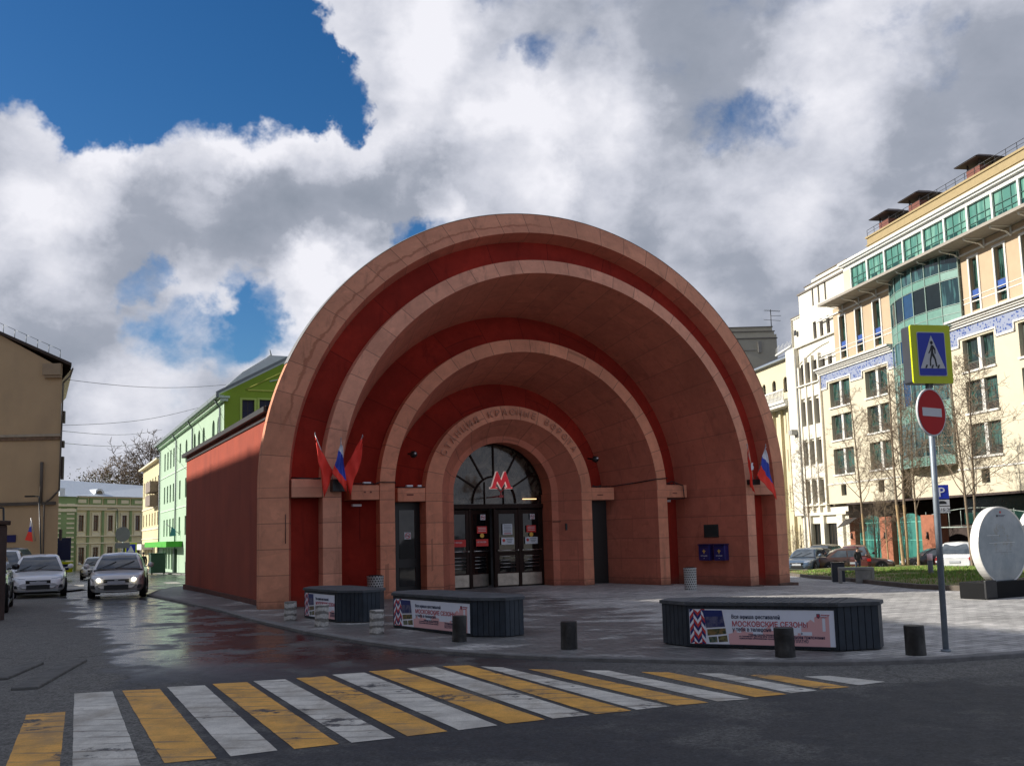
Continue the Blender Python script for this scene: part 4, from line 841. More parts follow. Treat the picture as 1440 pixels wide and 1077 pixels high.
for x in (-.24, -.02, .20): pp([(x - .05, -.40), (x + .01, -.40), (x + .05, -.30), (x + .0, -.30)])
b.build('pictogram', [SWH, BLU, SBK], bx)
b = MB(); b.box(-.03, .05, -.02, .02, -.43, -.38); b.box(-.02, .02, .1, .13, -.3, .3); b.build('bracket', GALV, bx)
de = empty('no_entry_sign', (.02, -.05, 3.045), radians(34)); de.parent = sp_
def disc(r, y0, y1, m, name, par, n=40): b = MB(); b.plate([(r * cos(-2 * pi * i / n), r * sin(-2 * pi * i / n)) for i in range(n)], y0, y1); return b.build(name, m, par)
disc(.312, -.012, .010, SWH, 'rim', de); disc(.292, -.016, -.0125, SRD, 'face', de)
b = MB(); b.plate(rrect(-.21, .21, -.055, .055, .006), -.019, -.0165); b.build('bar', SWH, de)
b = MB(); b.box(-.06, .06, .012, .06, .09, .13); b.box(-.06, .06, .012, .06, -.13, -.09); b.build('clamp', GALV, de)
# parking sign beyond
q = gp(1322, 812, .0); q = Vector((15.30, 35.0, g(15.3, 35) + .1)); ps = empty('parking_sign', q, radians(-6), 'blue parking sign with small white plates below on a thin post behind the sign post', 'parking sign')
hz = 3.0 - q.z; b = MB(); b.tube((-.12, .02, -.3), (-.12, .02, hz), .03); b.build('pole', GALV, ps)
b = MB(); b.box(-.25, .25, -.02, 0, hz - .50, hz); b.m = 1; b.box(-.25, .25, -.02, 0, hz - .74, hz - .53); b.box(-.25, .25, -.02, 0, hz - 1.0, hz - .77); b.build('plate', [BLU, SWH], ps)
words('P', 0, hz - .42, .48, WTXT, -.02, ps); words('10 15 20', 0, hz - .95, .17, SBK, -.02, ps); b = MB(); b.plate([(-.14, hz - .68), (.14, hz - .68), (.14, hz - .62), (.06, hz - .57), (-.08, hz - .57), (-.14, hz - .62)], -.024, -.0205); b.build('symbol', SBK, ps)

# ------------------------------------------------------------------ information stand of two big discs
b0 = Vector((9.80, 21.15)); ai = atan2(.48, .87); inf = empty('map_stand', (b0.x, b0.y, g(*b0)), ai, 'map stand of two large pale glass discs on a black base at right', 'map stand')
k = NB('map_glass'); o = k.tc.outputs['Object']; q = k.noise(o, 9, 8, .75); q2 = k.noise(o, 1.8, 5, .6); sp = k.n('ShaderNodeSeparateXYZ'); k.l(o, sp.inputs[0])
rr = k.math('SQRT', k.math('ADD', k.math('POWER', sp.outputs[0], 2), k.math('POWER', k.math('SUBTRACT', sp.outputs[2], .12), 2))); inn = k.math('SUBTRACT', 1, k.ramp(rr, .30, .42)); inn = k.math('MULTIPLY', inn, k.ramp(q, .48, .62, 0, .6))
cols_ = k.n('ShaderNodeTexWave', bands_direction='X'); cols_.inputs['Scale'].default_value = 7; cols_.inputs['Distortion'].default_value = 3; cols_.inputs['Detail'].default_value = 5; k.l(o, cols_.inputs['Vector'])
leg = k.math('MULTIPLY', k.math('MULTIPLY', k.ramp(sp.outputs[2], -.20, -.16, 1, 0), k.ramp(sp.outputs[2], -.55, -.50, 0, 1)), k.math('MULTIPLY', k.ramp(k.math('ABSOLUTE', sp.outputs[0]), .38, .42, 1, 0), k.ramp(cols_.outputs['Fac'], .5, .7, 0, .35)))
c = k.mix(k.ramp(q2, .35, .65), (.24, .28, .30), (.33, .37, .39)); c = k.mix(inn, c, (.22, .20, .16)); c = k.mix(leg, c, (.12, .18, .22)); k.l(c, k.b.inputs['Base Color']); k.b.inputs['Roughness'].default_value = .12; k.b.inputs['Specular IOR Level'].default_value = .7; MAPG = k.m
RIMW = mat('white_rim_paint', (.70, .69, .65), .35, .06, dirt=((.35, .35, .33), 2, .4))
for i, cx in enumerate((.95, 2.55)):
    R = .84; cz = 1.10; ca = empty('map_disc', (cx, 0, cz + .02)); ca.parent = inf
    b = MB(); n = 56; ri = []
    for rr_, y in ((R - .03, -.02), (R - .03, -.075), (R, -.09), (R + .005, -.06), (R + .005, .09), (R, .11), (R - .05, .11), (.01, .10)): ri.append([(rr_ * cos(2 * pi * j / n), y, rr_ * sin(2 * pi * j / n)) for j in range(n)])
    b.loft(ri, closed=True, smooth=False); b.build('rim', RIMW, ca)
    b = MB(); b.plate([((R - .03) * cos(-2 * pi * j / n), (R - .03) * sin(-2 * pi * j / n)) for j in range(n)], -.078, -.05); f = b.build('map_face', MAPG, ca)
    b = MB(); b.plate([(-.03, .72), (0, .69), (.03, .72), (.018, .72), (.012, .75), (0, .735), (-.012, .75), (-.018, .72)], -.083, -.079); b.m = 1; b.plate([(-.14, .62), (-.09, .62), (-.09, .665), (-.14, .665)], -.083, -.079); b.m = 2; b.box(-.07, .16, -.082, -.079, .648, .66); b.box(-.07, .12, -.082, -.079, .625, .637); b.box(-.3, .3, -.082, -.079, -.155, -.15); b.build('printed_header', [SRD, SBK, DBLU], ca)
    # long reflections of rails, painted as pale strips on the glass
    b = MB(); b.box(-.45, .42, -.081, -.079, .055, .062); b.box(-.5, -.1, -.081, -.079, .22, .226); b.build('rail_reflection', mat('pale_reflection', (.6, .63, .64), .3, 0), ca)
b = MB(); b.box(-.02, 3.7, -.24, .36, 0, .36); b.m = 1; b.box(-.03, .33, -.30, -.235, .02, .40); b.build('base', [mat('black_base', (.0035, .004, .005), .6, .25, spec=.15), mat('dark_ribbed_box', (.006, .007, .009), .5, .4, 12)], inf, bevel=.015)
b = MB(); b.box(-.1, 3.8, -.38, .45, -.3, .004); b.build('footing', mat('pale_footing', (.35, .34, .32), .9, .15), inf)

# ------------------------------------------------------------------ bench, bin, light bollards
p = gp(1180, 820); p.z = g(p.x, p.y); CONC = mat('cast_concrete', (.30, .29, .26), .85, .2, 4, .2, 60, dirt=((.12, .12, .11), 2, .5))
bn = empty('concrete_bench', p, radians(-14), 'low cast concrete bench with slab legs at the edge of the lawn', 'bench')
b = MB(); b.box(0, 1.08, -.25, .25, .42, .51); b.build('seat', CONC, bn, bevel=.01)
for x0, x1 in ((.0, .09), (.99, 1.08)): b = MB(); b.box(x0, x1, -.25, .25, 0, .42); b.build('leg', CONC, bn, bevel=.01)
b = MB(); b.box(.50, .99, -.23, -.17, .0, .42); b.build('front_panel', CONC, bn, bevel=.01)
p = gp(1178, 821); p = gp(1179, 818); db = empty('litter_box', p, radians(-14), 'dark square metal litter box at the left end of the concrete bench', 'litter bin')
b = MB(); b.box(-.2, .22, -.2, .2, 0, .64); b.build('body', BOXG, db, bevel=.012); b = MB(); b.box(-.22, .24, -.22, .22, .642, .67); b.build('lid', BLK, db, bevel=.008)
def light_bollard(x, y, h, label):
    p = gp(x, y); p.z = lawn_z(p.x, p.y) - .02; r = .085; o = empty('light_bollard', p, 0, label, 'light bollard', 'grey light bollards with pale heads in the lawn'); px = FPX / p.y
    b = MB(); b.lathe([(r, -.3), (r, h - .23), (r * .9, h - .225)], 16); b.build('post', mat('grey_bollard_post', (.10, .10, .10), .5, .15), o)
    b = MB(); b.lathe([(r * .9, h - .225), (r, h - .215), (r, h - .01), (.01, h)], 16); b.build('head', mat('pale_pink_head', (.85, .60, .58), .5, .08), o); return o
light_bollard(1310, 817, .72, 'light bollard with pale head on the front edge of the lawn beside the sign post')
light_bollard(1194, 800, .86, 'light bollard with pale head behind the concrete bench, in front of the standing person')
light_bollard(1287, 796, .72, 'light bollard with pale head at the back of the lawn between the thin trees')
light_bollard(1166, 796, .60, 'light bollard with pale head in the grass left of the bench, farthest left')

# ------------------------------------------------------------------ bare trees
BARK = mat('young_bark_tan', (.36, .25, .13), .9, .3, 8, .3, 40); BARKG = mat('grey_twig_bark', (.20, .15, .10), .9, .3, 10); BARKD = mat('dark_bark', (.085, .06, .042), .95, .3, 5)
def tree(name, loc, H, spread, seed, label, cat, group, trunk_h, r0, mt, mtw, levels=4, nb=11, lean=0.0, split=1, twr=.006, up=.58):
    rg = random.Random(seed); o = empty(name, loc, 0, label, cat, group); bt, bb = MB(), MB()
    def wob(d, a): return (d + Vector((rg.uniform(-a, a), rg.uniform(-a, a), rg.uniform(-a, a) * .6))).normalized()
    def branch(p, d, L, r, lev, mbd):
        n = 4 if lev < 2 else 3; pts = [p]
        for i in range(n):
            d = wob(d, .035 if lev == 0 else .16 + .05 * lev); d = (d + Vector((0, 0, .10 if lev else .0))).normalized(); pts.append(pts[-1] + d * (L / n))
        rr = [r * (1 - .6 * i / n) for i in range(n + 1)]
        for i in range(n): mbd.tube(pts[i], pts[i + 1], rr[i], rr[i + 1], 6 if lev == 0 else (4 if lev == 1 else 3), caps=False)
        if lev >= levels: return
        kids = nb if lev == 0 else rg.randint(4, 6) if lev == 1 else rg.randint(3, 5)
        for j in range(kids):
            t = (.03 + .95 * (j + rg.random()) / kids) if lev == 0 else (.2 + .8 * rg.random()); s = t * n; i = min(int(s), n - 1); q = pts[i].lerp(pts[i + 1], s - i)
            az = j * 2.4 + rg.uniform(-.5, .5); axis = d.orthogonal().normalized(); side = Matrix.Rotation(az, 3, d) @ axis
            dd = (d * up + side * rg.uniform(.55, .95)).normalized()
            LL = (spread * (1.35 - .95 * t) if lev == 0 else L * rg.uniform(.38, .62)); branch(q, dd, LL, max(twr, rr[i] * (.42 if lev == 0 else .55)), lev + 1, bb)
    for s in range(split):
        ln = Vector((lean + rg.uniform(-.015, .015) + (s - (split - 1) / 2) * .05, rg.uniform(-.03, .03), 1)).normalized(); base = Vector(((s - (split - 1) / 2) * r0 * 2.2, 0, -.15)); top = base + ln * trunk_h
        mid = base.lerp(top, .5) + Vector((rg.uniform(-.05, .05), 0, 0)); bt.tube(base, mid, r0 * 1.08, r0 * .92, 8, False); bt.tube(mid, top, r0 * .92, r0 * .8, 8, False)
        branch(top, ln, H - trunk_h, r0 * .8, 0, bb)
    bt.build('trunk', mt, o); bb.build('crown', mtw, o); return o
GT = 'thin bare young trees in the raised lawn'
def tr(x, ybase, ytop, seed, label, spread, **k_):
    p = gp(x, ybase); H = (ybase - ytop) / FPX * p.y; p.z = g(p.x, p.y); return tree('young_tree', p, H, spread, seed, label, 'tree', GT, H * .8 * k_.pop('th', .36), k_.pop('r', .10), BARK, BARKG, nb=20, twr=.0085, **k_)
tr(1142, 800, 620, 11, 'thin bare young tree closest to the right pier of the station', 1.6, r=.075, th=.42)
tr(1218, 801, 548, 12, 'thin bare young tree behind the concrete bench, taller than its left neighbour', 2.0, r=.085, th=.40)
tr(1250, 800, 655, 13, 'small slim bare tree between the bench tree and the double trunk', 1.1, r=.055, th=.40)
tr(1274, 802, 520, 14, 'bare young tree with a thick tan double trunk just left of the sign post', 2.1, r=.10, split=2, th=.42)
tr(1292, 801, 560, 15, 'slender bare tree with one tan trunk closest to the sign post', 1.9, r=.08, th=.40)
p = gp(1391, 806); H = 9.2; tree('young_tree', (p.x + .3, p.y + 2, g(p.x, p.y)), (806 - 520) / FPX * (p.y + 2), 2.2, 16, 'bare young tree with twin trunks rising behind the round map stand', 'tree', GT, 3.2, .075, BARKG, BARKG, split=2, nb=20, twr=.0085)
p = gp(1124, 801); tree('bare_shrub', p, 2.9, 1.3, 21, 'low multi-stemmed bare shrub beside the right pier of the station', 'shrub', None, .25, .05, BARKG, BARKG, split=3, levels=3, nb=8, up=.5)
p = gp(1258, 800); tree('bare_shrub', (p.x, p.y + 3, p.z), 4.2, 2.2, 22, 'wide bare bush with drooping twigs behind the thin trees', 'shrub', None, .8, .05, BARKD, BARKD, split=3, levels=4, nb=9, up=.4)
# trees in the far left distance, behind the mansion
tree('bare_tree', (-60.0, 162, -2), 19.5, 7.5, 31, 'big dark bare tree behind the white mansion roof, the middle one', 'tree', 'bare trees behind the mansion', 5, .40, BARKD, BARKD, levels=4, nb=17, twr=.045)
tree('bare_tree', (-56.0, 168, -2), 18.5, 7.5, 32, 'dark bare tree behind the mansion, close to the cream house', 'tree', 'bare trees behind the mansion', 5, .36, BARKD, BARKD, levels=4, nb=16, twr=.045)
tree('bare_tree', (-66.5, 165, -2), 16.5, 6, 33, 'pale brownish bare tree at the left behind the mansion roof', 'tree', 'bare trees behind the mansion', 5, .3, BARKG, BARKG, levels=4, nb=22, twr=.045)
# fresh leaves low behind the roof
b = MB(); rg = random.Random(5)
for i in range(2600):
    c_ = rg.choice(((-70, 160, 11.6, 2.9), (-66, 160, 11.4, 2.6), (-58, 160, 10.2, 2.6), (-55.5, 160, 10.2, 2.4), (-62, 160, 10.6, 2.3))); v = Vector((rg.gauss(0, .5), rg.gauss(0, .5), rg.gauss(0, .42))) * c_[3]; p = Vector(c_[:3]) + v; s = rg.uniform(.08, .2)
    d1 = Vector((rg.uniform(-1, 1), rg.uniform(-1, 1), rg.uniform(-1, 1))).normalized(); d2 = d1.orthogonal().normalized(); b.m = rg.randint(0, 1); b.poly([p - d1 * s, p + d2 * s * .6, p + d1 * s, p - d2 * s * .6])
b2 = MB(); b2.tube((-61, 160, -3), (-61, 160, 7.5), .15); hd = empty('budding_bush', (-61, 160, -2.2), 0, 'bank of bushes with yellowish spring leaves low behind the mansion roof', 'bush')
for bb_, nm, mm in ((b, 'leaves', [mat('spring_leaf', (.10, .085, .02), .8, .2), mat('spring_leaf_dark', (.06, .055, .015), .8, .2)]), (b2, 'stem', BARKD)): o = bb_.build(nm, mm, hd); o.location = (61, -160, 2.2)

# ------------------------------------------------------------------ people
def skin_fig(name, joints, edges, mats, parent=None, loc=(0, 0, 0), rz=0):
    me = bpy.data.meshes.new(name); me.from_pydata([j[0] for j in joints], edges, []); o = bpy.data.objects.new(name, me); COL.objects.link(o)
    sk = o.modifiers.new('skin', 'SKIN'); 
    for i, j in enumerate(joints): r = j[1]; me.skin_vertices[0].data[i].radius = (r, r) if isinstance(r, (int, float)) else r
    me.skin_vertices[0].data[0].use_root = True; o.modifiers.new('sub', 'SUBSURF').levels = 1
    bpy.context.view_layer.update(); dm = bpy.data.meshes.new_from_object(o.evaluated_get(bpy.context.evaluated_depsgraph_get())); o.modifiers.clear(); o.data = dm
    for p_ in dm.polygons: p_.use_smooth = True
    for m in mats: dm.materials.append(m)
    o.location = loc; o.rotation_euler = (0, 0, rz)
    if parent: o.parent = parent
    return o
SKIN = mat('skin', (.45, .25, .17), .6, .06); HAIR = mat('dark_hair', (.02, .015, .012), .6, .2); COATB = mat('black_jacket', (.015, .015, .018), .8, .2); JEAN = mat('dark_jeans', (.03, .04, .07), .9, .15)
def person(loc, rz, label, h=1.72, coat=COATB, leg=JEAN):
    k_ = h / 1.75; J = [((0, 0, .95), .14), ((0, 0, 1.15), (.15, .11)), ((0, 0, 1.38), (.19, .11)), ((0, 0, 1.48), .06), ((0, -.01, 1.56), .055), ((0, -.015, 1.64), (.078, .095)), ((0, -.01, 1.72), .06),
         ((.10, 0, .90), .10), ((.11, -.03, .50), .065), ((.12, .02, .10), .045), ((.12, -.10, .04), .04), ((-.10, 0, .90), .10), ((-.12, .04, .50), .065), ((-.12, .10, .10), .045), ((-.12, 0.0, .04), .04),
         ((.20, 0, 1.40), .06), ((.27, .02, 1.14), .045), ((.24, -.12, .94), .032), ((.23, -.17, .88), .025), ((-.20, 0, 1.40), .06), ((-.26, .03, 1.14), .045), ((-.25, -.08, .92), .032), ((-.24, -.12, .85), .025)]
    Ed = [(0, 1), (1, 2), (2, 3), (3, 4), (4, 5), (5, 6), (0, 7), (7, 8), (8, 9), (9, 10), (0, 11), (11, 12), (12, 13), (13, 14), (2, 15), (15, 16), (16, 17), (17, 18), (2, 19), (19, 20), (20, 21), (21, 22)]
    J = [(tuple(c_ * k_ for c_ in p), r) for p, r in J]; o = skin_fig('person', J, Ed, [SKIN, coat, leg, BLK], loc=loc, rz=rz)
    for f in o.data.polygons:
        c_ = f.center / k_; f.material_index = 0 if c_.z > 1.47 or (abs(c_.x) > .2 and c_.z < .91 and c_.z > .7) else 1 if c_.z > .88 or abs(c_.x) > .2 else 2 if c_.z > .09 else 3
    tag(o, label, 'person'); b = MB(); b.T = Matrix.Scale(k_, 4) @ Matrix.Translation((0, .005, 1.665)); b.lathe([(.10, -.05), (.108, .02), (.09, .08), (.05, .105), (.001, .112)], 14); h_ = b.build('hair', HAIR, o)
    b = MB(); b.T = Matrix.Scale(k_, 4); [b.tube((s * .032, -.105, 1.655), (s * .032, -.112, 1.655), .009, n=6) for s in (-1, 1)]; b.tube((0, -.10, 1.64), (0, -.122, 1.62), .011, .014, 5); b.tube((-.022, -.098, 1.595), (.022, -.098, 1.595), .006, n=4); b.build('face', mat('face_features', (.22, .10, .07), .6), o)  # eyes, nose and mouth in one plain brown
    # fingers
    b = MB(); b.T = Matrix.Scale(k_, 4)
    for s, hx, hy, hz_ in ((1, .23, -.17, .88), (-1, -.24, -.12, .85)):
        for f in range(4): b.tube((hx - .018 + .012 * f, hy - .005, hz_), (hx - .018 + .013 * f, hy - .03, hz_ - .055 - .006 * (1 if f in (1, 2) else 0)), .008, .006, 5)
        b.tube((hx - s * .02, hy - .01, hz_ + .01), (hx - s * .035, hy - .035, hz_ - .03), .009, .007, 5)
    b.build('fingers', SKIN, o); return o
person((18.75, 54, g(18.75, 54) - .05), .3, 'person in a black jacket standing beyond the lawn above the grey litter box', 1.42)
# ------------------------------------------------------------------ building helpers
def holed(b, x0, x1, z0, z1, holes, y, reveal, m=0, mr=None):
    """wall plane at depth y facing -y, with rectangular openings and their reveals"""
    xs = sorted(set([x0, x1] + [v for h in holes for v in h[:2] if x0 < v < x1])); zs = sorted(set([z0, z1] + [v for h in holes for v in h[2:4] if z0 < v < z1]))
    b.m = m
    for i in range(len(xs) - 1):
        run = None
        for j in range(len(zs) - 1):
            cx, cz = (xs[i] + xs[i + 1]) / 2, (zs[j] + zs[j + 1]) / 2; inn = any(h[0] < cx < h[1] and h[2] < cz < h[3] for h in holes)
            if inn:
                if run is not None: b.poly([(xs[i], y, run), (xs[i + 1], y, run), (xs[i + 1], y, zs[j]), (xs[i], y, zs[j])]); run = None
            elif run is None: run = zs[j]
        if run is not None: b.poly([(xs[i], y, run), (xs[i + 1], y, run), (xs[i + 1], y, z1), (xs[i], y, z1)])
    b.m = m if mr is None else mr
    for h in holes:
        a, c, d, e = h[:4]; Y = y + reveal
        b.poly([(a, y, d), (a, y, e), (a, Y, e), (a, Y, d)]); b.poly([(c, y, e), (c, y, d), (c, Y, d), (c, Y, e)]); b.poly([(a, y, e), (c, y, e), (c, Y, e), (a, Y, e)]); b.poly([(a, y, d), (a, Y, d), (c, Y, d), (c, y, d)])
    b.m = 0
def win(par, a, c, d, e, y, frame, pane, fr=.06, mull=1, rail=(), name='window'):
    b = MB(); Y = y
    b.box(a, a + fr, Y, Y + .05, d, e); b.box(c - fr, c, Y, Y + .05, d, e); b.box(a + fr, c - fr, Y, Y + .05, d, d + fr); b.box(a + fr, c - fr, Y, Y + .05, e - fr, e)
    for i in range(mull): x = a + (c - a) * (i + 1) / (mull + 1); b.box(x - fr * .4, x + fr * .4, Y + .004, Y + .046, d + fr, e - fr)
    for t in rail: z = d + (e - d) * t; b.box(a + fr, c - fr, Y + .008, Y + .042, z - fr * .35, z + fr * .35)
    w = b.build(name, frame, par); b = MB(); b.poly([(a, Y + .03, d), (c, Y + .03, d), (c, Y + .03, e), (a, Y + .03, e)]); b.build('pane', pane, w); return w
def curtain_glass(name, a, c, rough=.08, sc=3.0):
    k = NB(name); o = k.tc.outputs['Object']; q = k.noise(o, sc, 3, .5, scale=(3, 3, .35)); q2 = k.noise(o, .35, 3, .5); k.l(k.mix(k.ramp(k.math('ADD', q, k.math('MULTIPLY', k.math('SUBTRACT', q2, .5), .8)), .42, .60), a, c), k.b.inputs['Base Color']); k.b.inputs['Roughness'].default_value = rough; k.b.inputs['Specular IOR Level'].default_value = .8; k.bump(q2, .15, .2); return k.m
WHT = mat('white_trim', (.62, .60, .55), .75, .06, 2); STONE = mat('cream_render', (.56, .50, .37), .85, .06, .5, .1, 40); SAND = mat('sand_panel', (.46, .345, .225), .85, .08, .6); DKF = mat('dark_window_frame', (.06, .075, .06), .5, .2)
GLW = curtain_glass('green_curtained_glass', (.006, .016, .014), (.04, .10, .08)); GLB = curtain_glass('teal_bay_glass', (.008, .028, .034), (.05, .13, .13), .06, 1.2); GLS = curtain_glass('pale_green_strip_glass', (.07, .20, .16), (.15, .32, .25), .1, 1.0); DKG = glass('dark_glass', (.015, .017, .017), .06, .8, .3, .8)
# ================================================================== hotel on the right; local x = -s, y inwards
HB = empty('hotel_building', (30.36926, 66.0, 0), atan2(-.98469, .17431), 'cream and sand office building with teal glass bay and blue frieze at right', 'building')
def fx(s): return -s
holes, wins = [], []
cols = [(17.25, 13.9), (11.45, 8.25), (-1.1, -4.33), (-6.65, -9.9), (-12.2, -15.4)]
for (sl, sr) in cols:
    for (z0, z1) in ((11.72, 13.85), (8.9, 11.03), (6.0, 8.15)): holes.append((fx(sl), fx(sr), z0, z1)); wins.append((fx(sl), fx(sr), z0, z1))
    for s0 in (sl - .9,): holes.append((fx(s0), fx(s0 - .85), 4.2, 5.12))
tall = [(14.9, 13.98), (12.28, 11.35), (9.6, 8.62), (-2.45, -3.28), (-5.0, -5.95), (-7.55, -8.5), (-10.1, -11.05), (-12.7, -13.6)]
for (sl, sr) in tall: holes.append((fx(sl), fx(sr), 15.62, 19.15))
FQ = mat('blue_tile_frieze', (.06, .12, .42), .4, .0)
k = NB('blue_ornament_tile'); o = k.tc.outputs['Object']; v = k.n('ShaderNodeTexVoronoi'); v.inputs['Scale'].default_value = 5; k.l(o, v.inputs['Vector']); q = k.noise(o, 7, 5, .7)
k.l(k.mix(k.ramp(k.math('ADD', v.outputs['Distance'], k.math('SUBTRACT', q, .5)), .28, .42), (.03, .065, .24), (.26, .29, .38)), k.b.inputs['Base Color']); k.b.inputs['Roughness'].default_value = .4; TILE = k.m
ub, lb = fx(7.05), fx(.35)   # bay from s=7.05 to .35
b = MB(); holed(b, fx(18.9), ub, 3.55, 14.9, [h for h in holes if h[1] <= ub and h[3] < 15], 0, .38); holed(b, lb, fx(-17), 3.55, 14.9, [h for h in holes if h[0] >= lb and h[3] < 15], 0, .38); b.box(fx(18.9), fx(-17), .6, 14, 3.4, 14.9); b.build('wall', STONE, HB)
b = MB(); holed(b, fx(15.95), ub, 15.3, 20.05, [h for h in holes if h[1] <= ub and h[3] > 15], .05, .3); holed(b, fx(-1.5), fx(-17), 15.3, 20.05, [h for h in holes if h[0] >= 1.5 and h[3] > 15], .05, .3); b.box(fx(15.9), fx(-17), .6, 14, 15.3, 20.05); b.build('wall', SAND, HB)['label'] = 'sand coloured upper wall'
for a, c, d, e in wins:
    w = win(HB, a + .05, c - .05, d, e, .30, DKF, GLW, .10, 1, (.28,)); 
    b = MB(); b.box((a + c) / 2 - .16, (a + c) / 2 + .16, .10, .36, d, e); b.box(a - .12, c + .08, -.12, .36, d - .14, d - .001); b.build('sill_and_pier', WHT, w)
    b = MB()
    for j in range(5): b.box(a + .12, c - .12, .22, .245, d + .12 + j * .09, d + .15 + j * .09)
    b.build('rail', mat('window_rail', (.12, .09, .07), .6, .2), w)
for (sl, sr) in cols: s0 = sl - .9; win(HB, fx(s0), fx(s0 - .85), 4.2, 5.12, .28, DKF, DKG, .06, 1)
for (sl, sr) in tall:
    a, c = fx(sl), fx(sr); w = win(HB, a, c, 15.62, 19.15, .28, DKF, GLW, .07, 0, (.42,)); b = MB(); b.box(a, c, .10, .2, 16.45, 17.0); b.build('blue_spandrel', mat('spandrel_blue', (.04, .09, .30), .4, .25, 5), w)
    b = MB(); b.box(a - .16, a, -.02, .09, 15.5, 19.3); b.box(c, c + .16, -.02, .09, 15.5, 19.3); b.box(a, c, -.02, .09, 19.15, 19.3); b.build('surround', WHT, w)
b = MB()
def bands(sa, sb):
    for (z0, z1, p) in ((14.9, 15.02, .30), (15.02, 15.16, .42), (15.16, 15.3, .60), (14.74, 14.9, .16), (5.17, 5.27, .06), (16.2, 16.27, -.03), (16.55, 16.6, -.03), (19.5, 19.62, .06)): b.box(fx(sa), fx(sb), -p - .01, .1, z0, z1)
bands(18.8, 7.05); b.build('cornice', WHT, HB); b = MB(); bands(.35, -17); b.build('cornice', WHT, HB)
b = MB()
for sa, sb in ((18.9, 7.05), (.35, -17)):
    cuts = sorted([(fx(l) - .25, fx(r) + .25) for l, r in cols if fx(sa) <= fx(l) and fx(r) <= fx(sb) + .1]); x = fx(sa)
    for a, c in cuts: b.box(x, a, -.05, -.005, 13.6, 14.72); b.box(a, c, -.05, -.005, 14.12, 14.72); x = c
    b.box(x, fx(sb), -.05, -.005, 13.6, 14.72); b.build('frieze', TILE, HB); b = MB()
b = MB()
for sa, sb in ((18.9, 7.05), (.35, -17)):
    cuts = sorted([(fx(l) - .25, fx(r) + .25) for l, r in cols if fx(sa) <= fx(l) and fx(r) <= fx(sb) + .1]); x = fx(sa)
    for a, c in cuts: b.box(x, a, -.10, -.0, 13.42, 13.58); b.box(a, c, -.10, -.0, 13.98, 14.11); b.box(a - .1, a, -.1, 0, 13.42, 14.11); b.box(c, c + .1, -.1, 0, 13.42, 14.11); x = c
    b.box(x + .1, fx(sb), -.10, -.0, 13.42, 13.58); b.build('frieze_moulding', WHT, HB); b = MB()
# bay: bowed teal glass, wider above the mid cornice
bay = empty('glass_bay', (0, 0, 0)); bay.parent = HB
for (x0, x1, z0, z1, zz_) in ((ub, lb, 5.7, 15.0, [5.7, 6.35, 7.0, 8.9, 9.5, 10.1, 12.1, 12.7, 13.3, 14.95]), (ub + .1, fx(-1.55), 15.0, 20.0, [15.05, 15.8, 16.4, 18.2, 18.8, 19.95])):
    n = 6; pts = []
    for i in range(n + 1): t = i / n; pts.append((x0 + .06 + (x1 - x0 - .12) * t, -.12 - .80 * sin(pi * t) ** .8))
    pts = [(x0 + .03, .3)] + pts + [(x1 - .03, .3)]
    b = MB(); b.loft([[(p[0], p[1], z) for p in pts] for z in (z0, z1)], smooth=False); b.poly([(p[0], p[1], z0) for p in pts]); b.poly([(p[0], p[1], z1) for p in pts][::-1]); gl_ = b.build('bay_glass', GLB, bay)
    b = MB()
    for p in pts[1:-1]: b.box(p[0] - .035, p[0] + .035, p[1] - .06, p[1] + .02, z0, z1)
    for z in zz_:
        for p, q in zip(pts, pts[1:]): b.tube((p[0], p[1] - .03, z), (q[0], q[1] - .03, z), .028, n=4, smooth=False)
    b.build('mullion', mat('pale_mullion', (.22, .30, .26), .5, .1), gl_)
    for za, zb in ((5.72, 6.3), (8.95, 10.05), (12.15, 13.25), (15.1, 16.35), (18.25, 18.75)):
        if not z0 < za < z1: continue
        b = MB()
        for p, q in zip(pts[1:-1], pts[2:-1]): b.poly([(p[0], p[1] - .02, za), (q[0], q[1] - .02, za), (q[0], q[1] - .02, zb), (p[0], p[1] - .02, zb)])
        b.build('spandrel', mat('pale_green_spandrel', (.13, .26, .21), .3, .12), gl_)
    rg = random.Random(int(z0)); pm = [mat('blue_pane', (.012, .05, .12), .08, .2), mat('bright_teal_pane', (.06, .24, .24), .1, .2), mat('black_pane', (.006, .012, .014), .06, .2)]
    for za, zb in ((7.05, 8.85), (10.15, 12.05), (13.35, 14.9), (16.45, 18.15)):
        if not z0 < za < z1: continue
        for j, (p, q) in enumerate(zip(pts[1:-1], pts[2:-1])):
            if rg.random() < .55: b = MB(); b.poly([(p[0], p[1] - .012, za), (q[0], q[1] - .012, za), (q[0], q[1] - .012, zb), (p[0], p[1] - .012, zb)]); b.build('bay_pane', pm[rg.randint(0, 2)], gl_)
# soffit roof slab with brackets, top glazed storey
GRY = mat('grey_eave', (.30, .27, .23), .8, .1); WHC = mat('white_cornice', (.66, .65, .60), .8, .05)
b = MB(); b.box(fx(15.0), fx(-17), -1.75, .1, 20.02, 20.10); b.box(fx(15.0), fx(-17), -1.82, -1.75, 20.0, 20.2); b.m = 1; b.box(fx(15.0), fx(-17), -1.75, 2.0, 20.11, 20.18); b.build('eave', [GRY, mat('roof_grey', (.30, .31, .32), .6, .15)], HB)
for i in range(13):
    s = 14.2 - i * 2.62; b = MB(); b.plate([(0, 0), (0, 0), (0, 0)], 0, 0) if False else None
    b = MB(); x = fx(s); b.loft([[(xx, -1.5, 20.01), (xx, -.02, 20.01), (xx, -.02, 19.4), (xx, -.35, 19.68), (xx, -1.4, 19.85)] for xx in (x - .09, x + .09)], closed=True, smooth=False); b.build('bracket', WHC, HB)
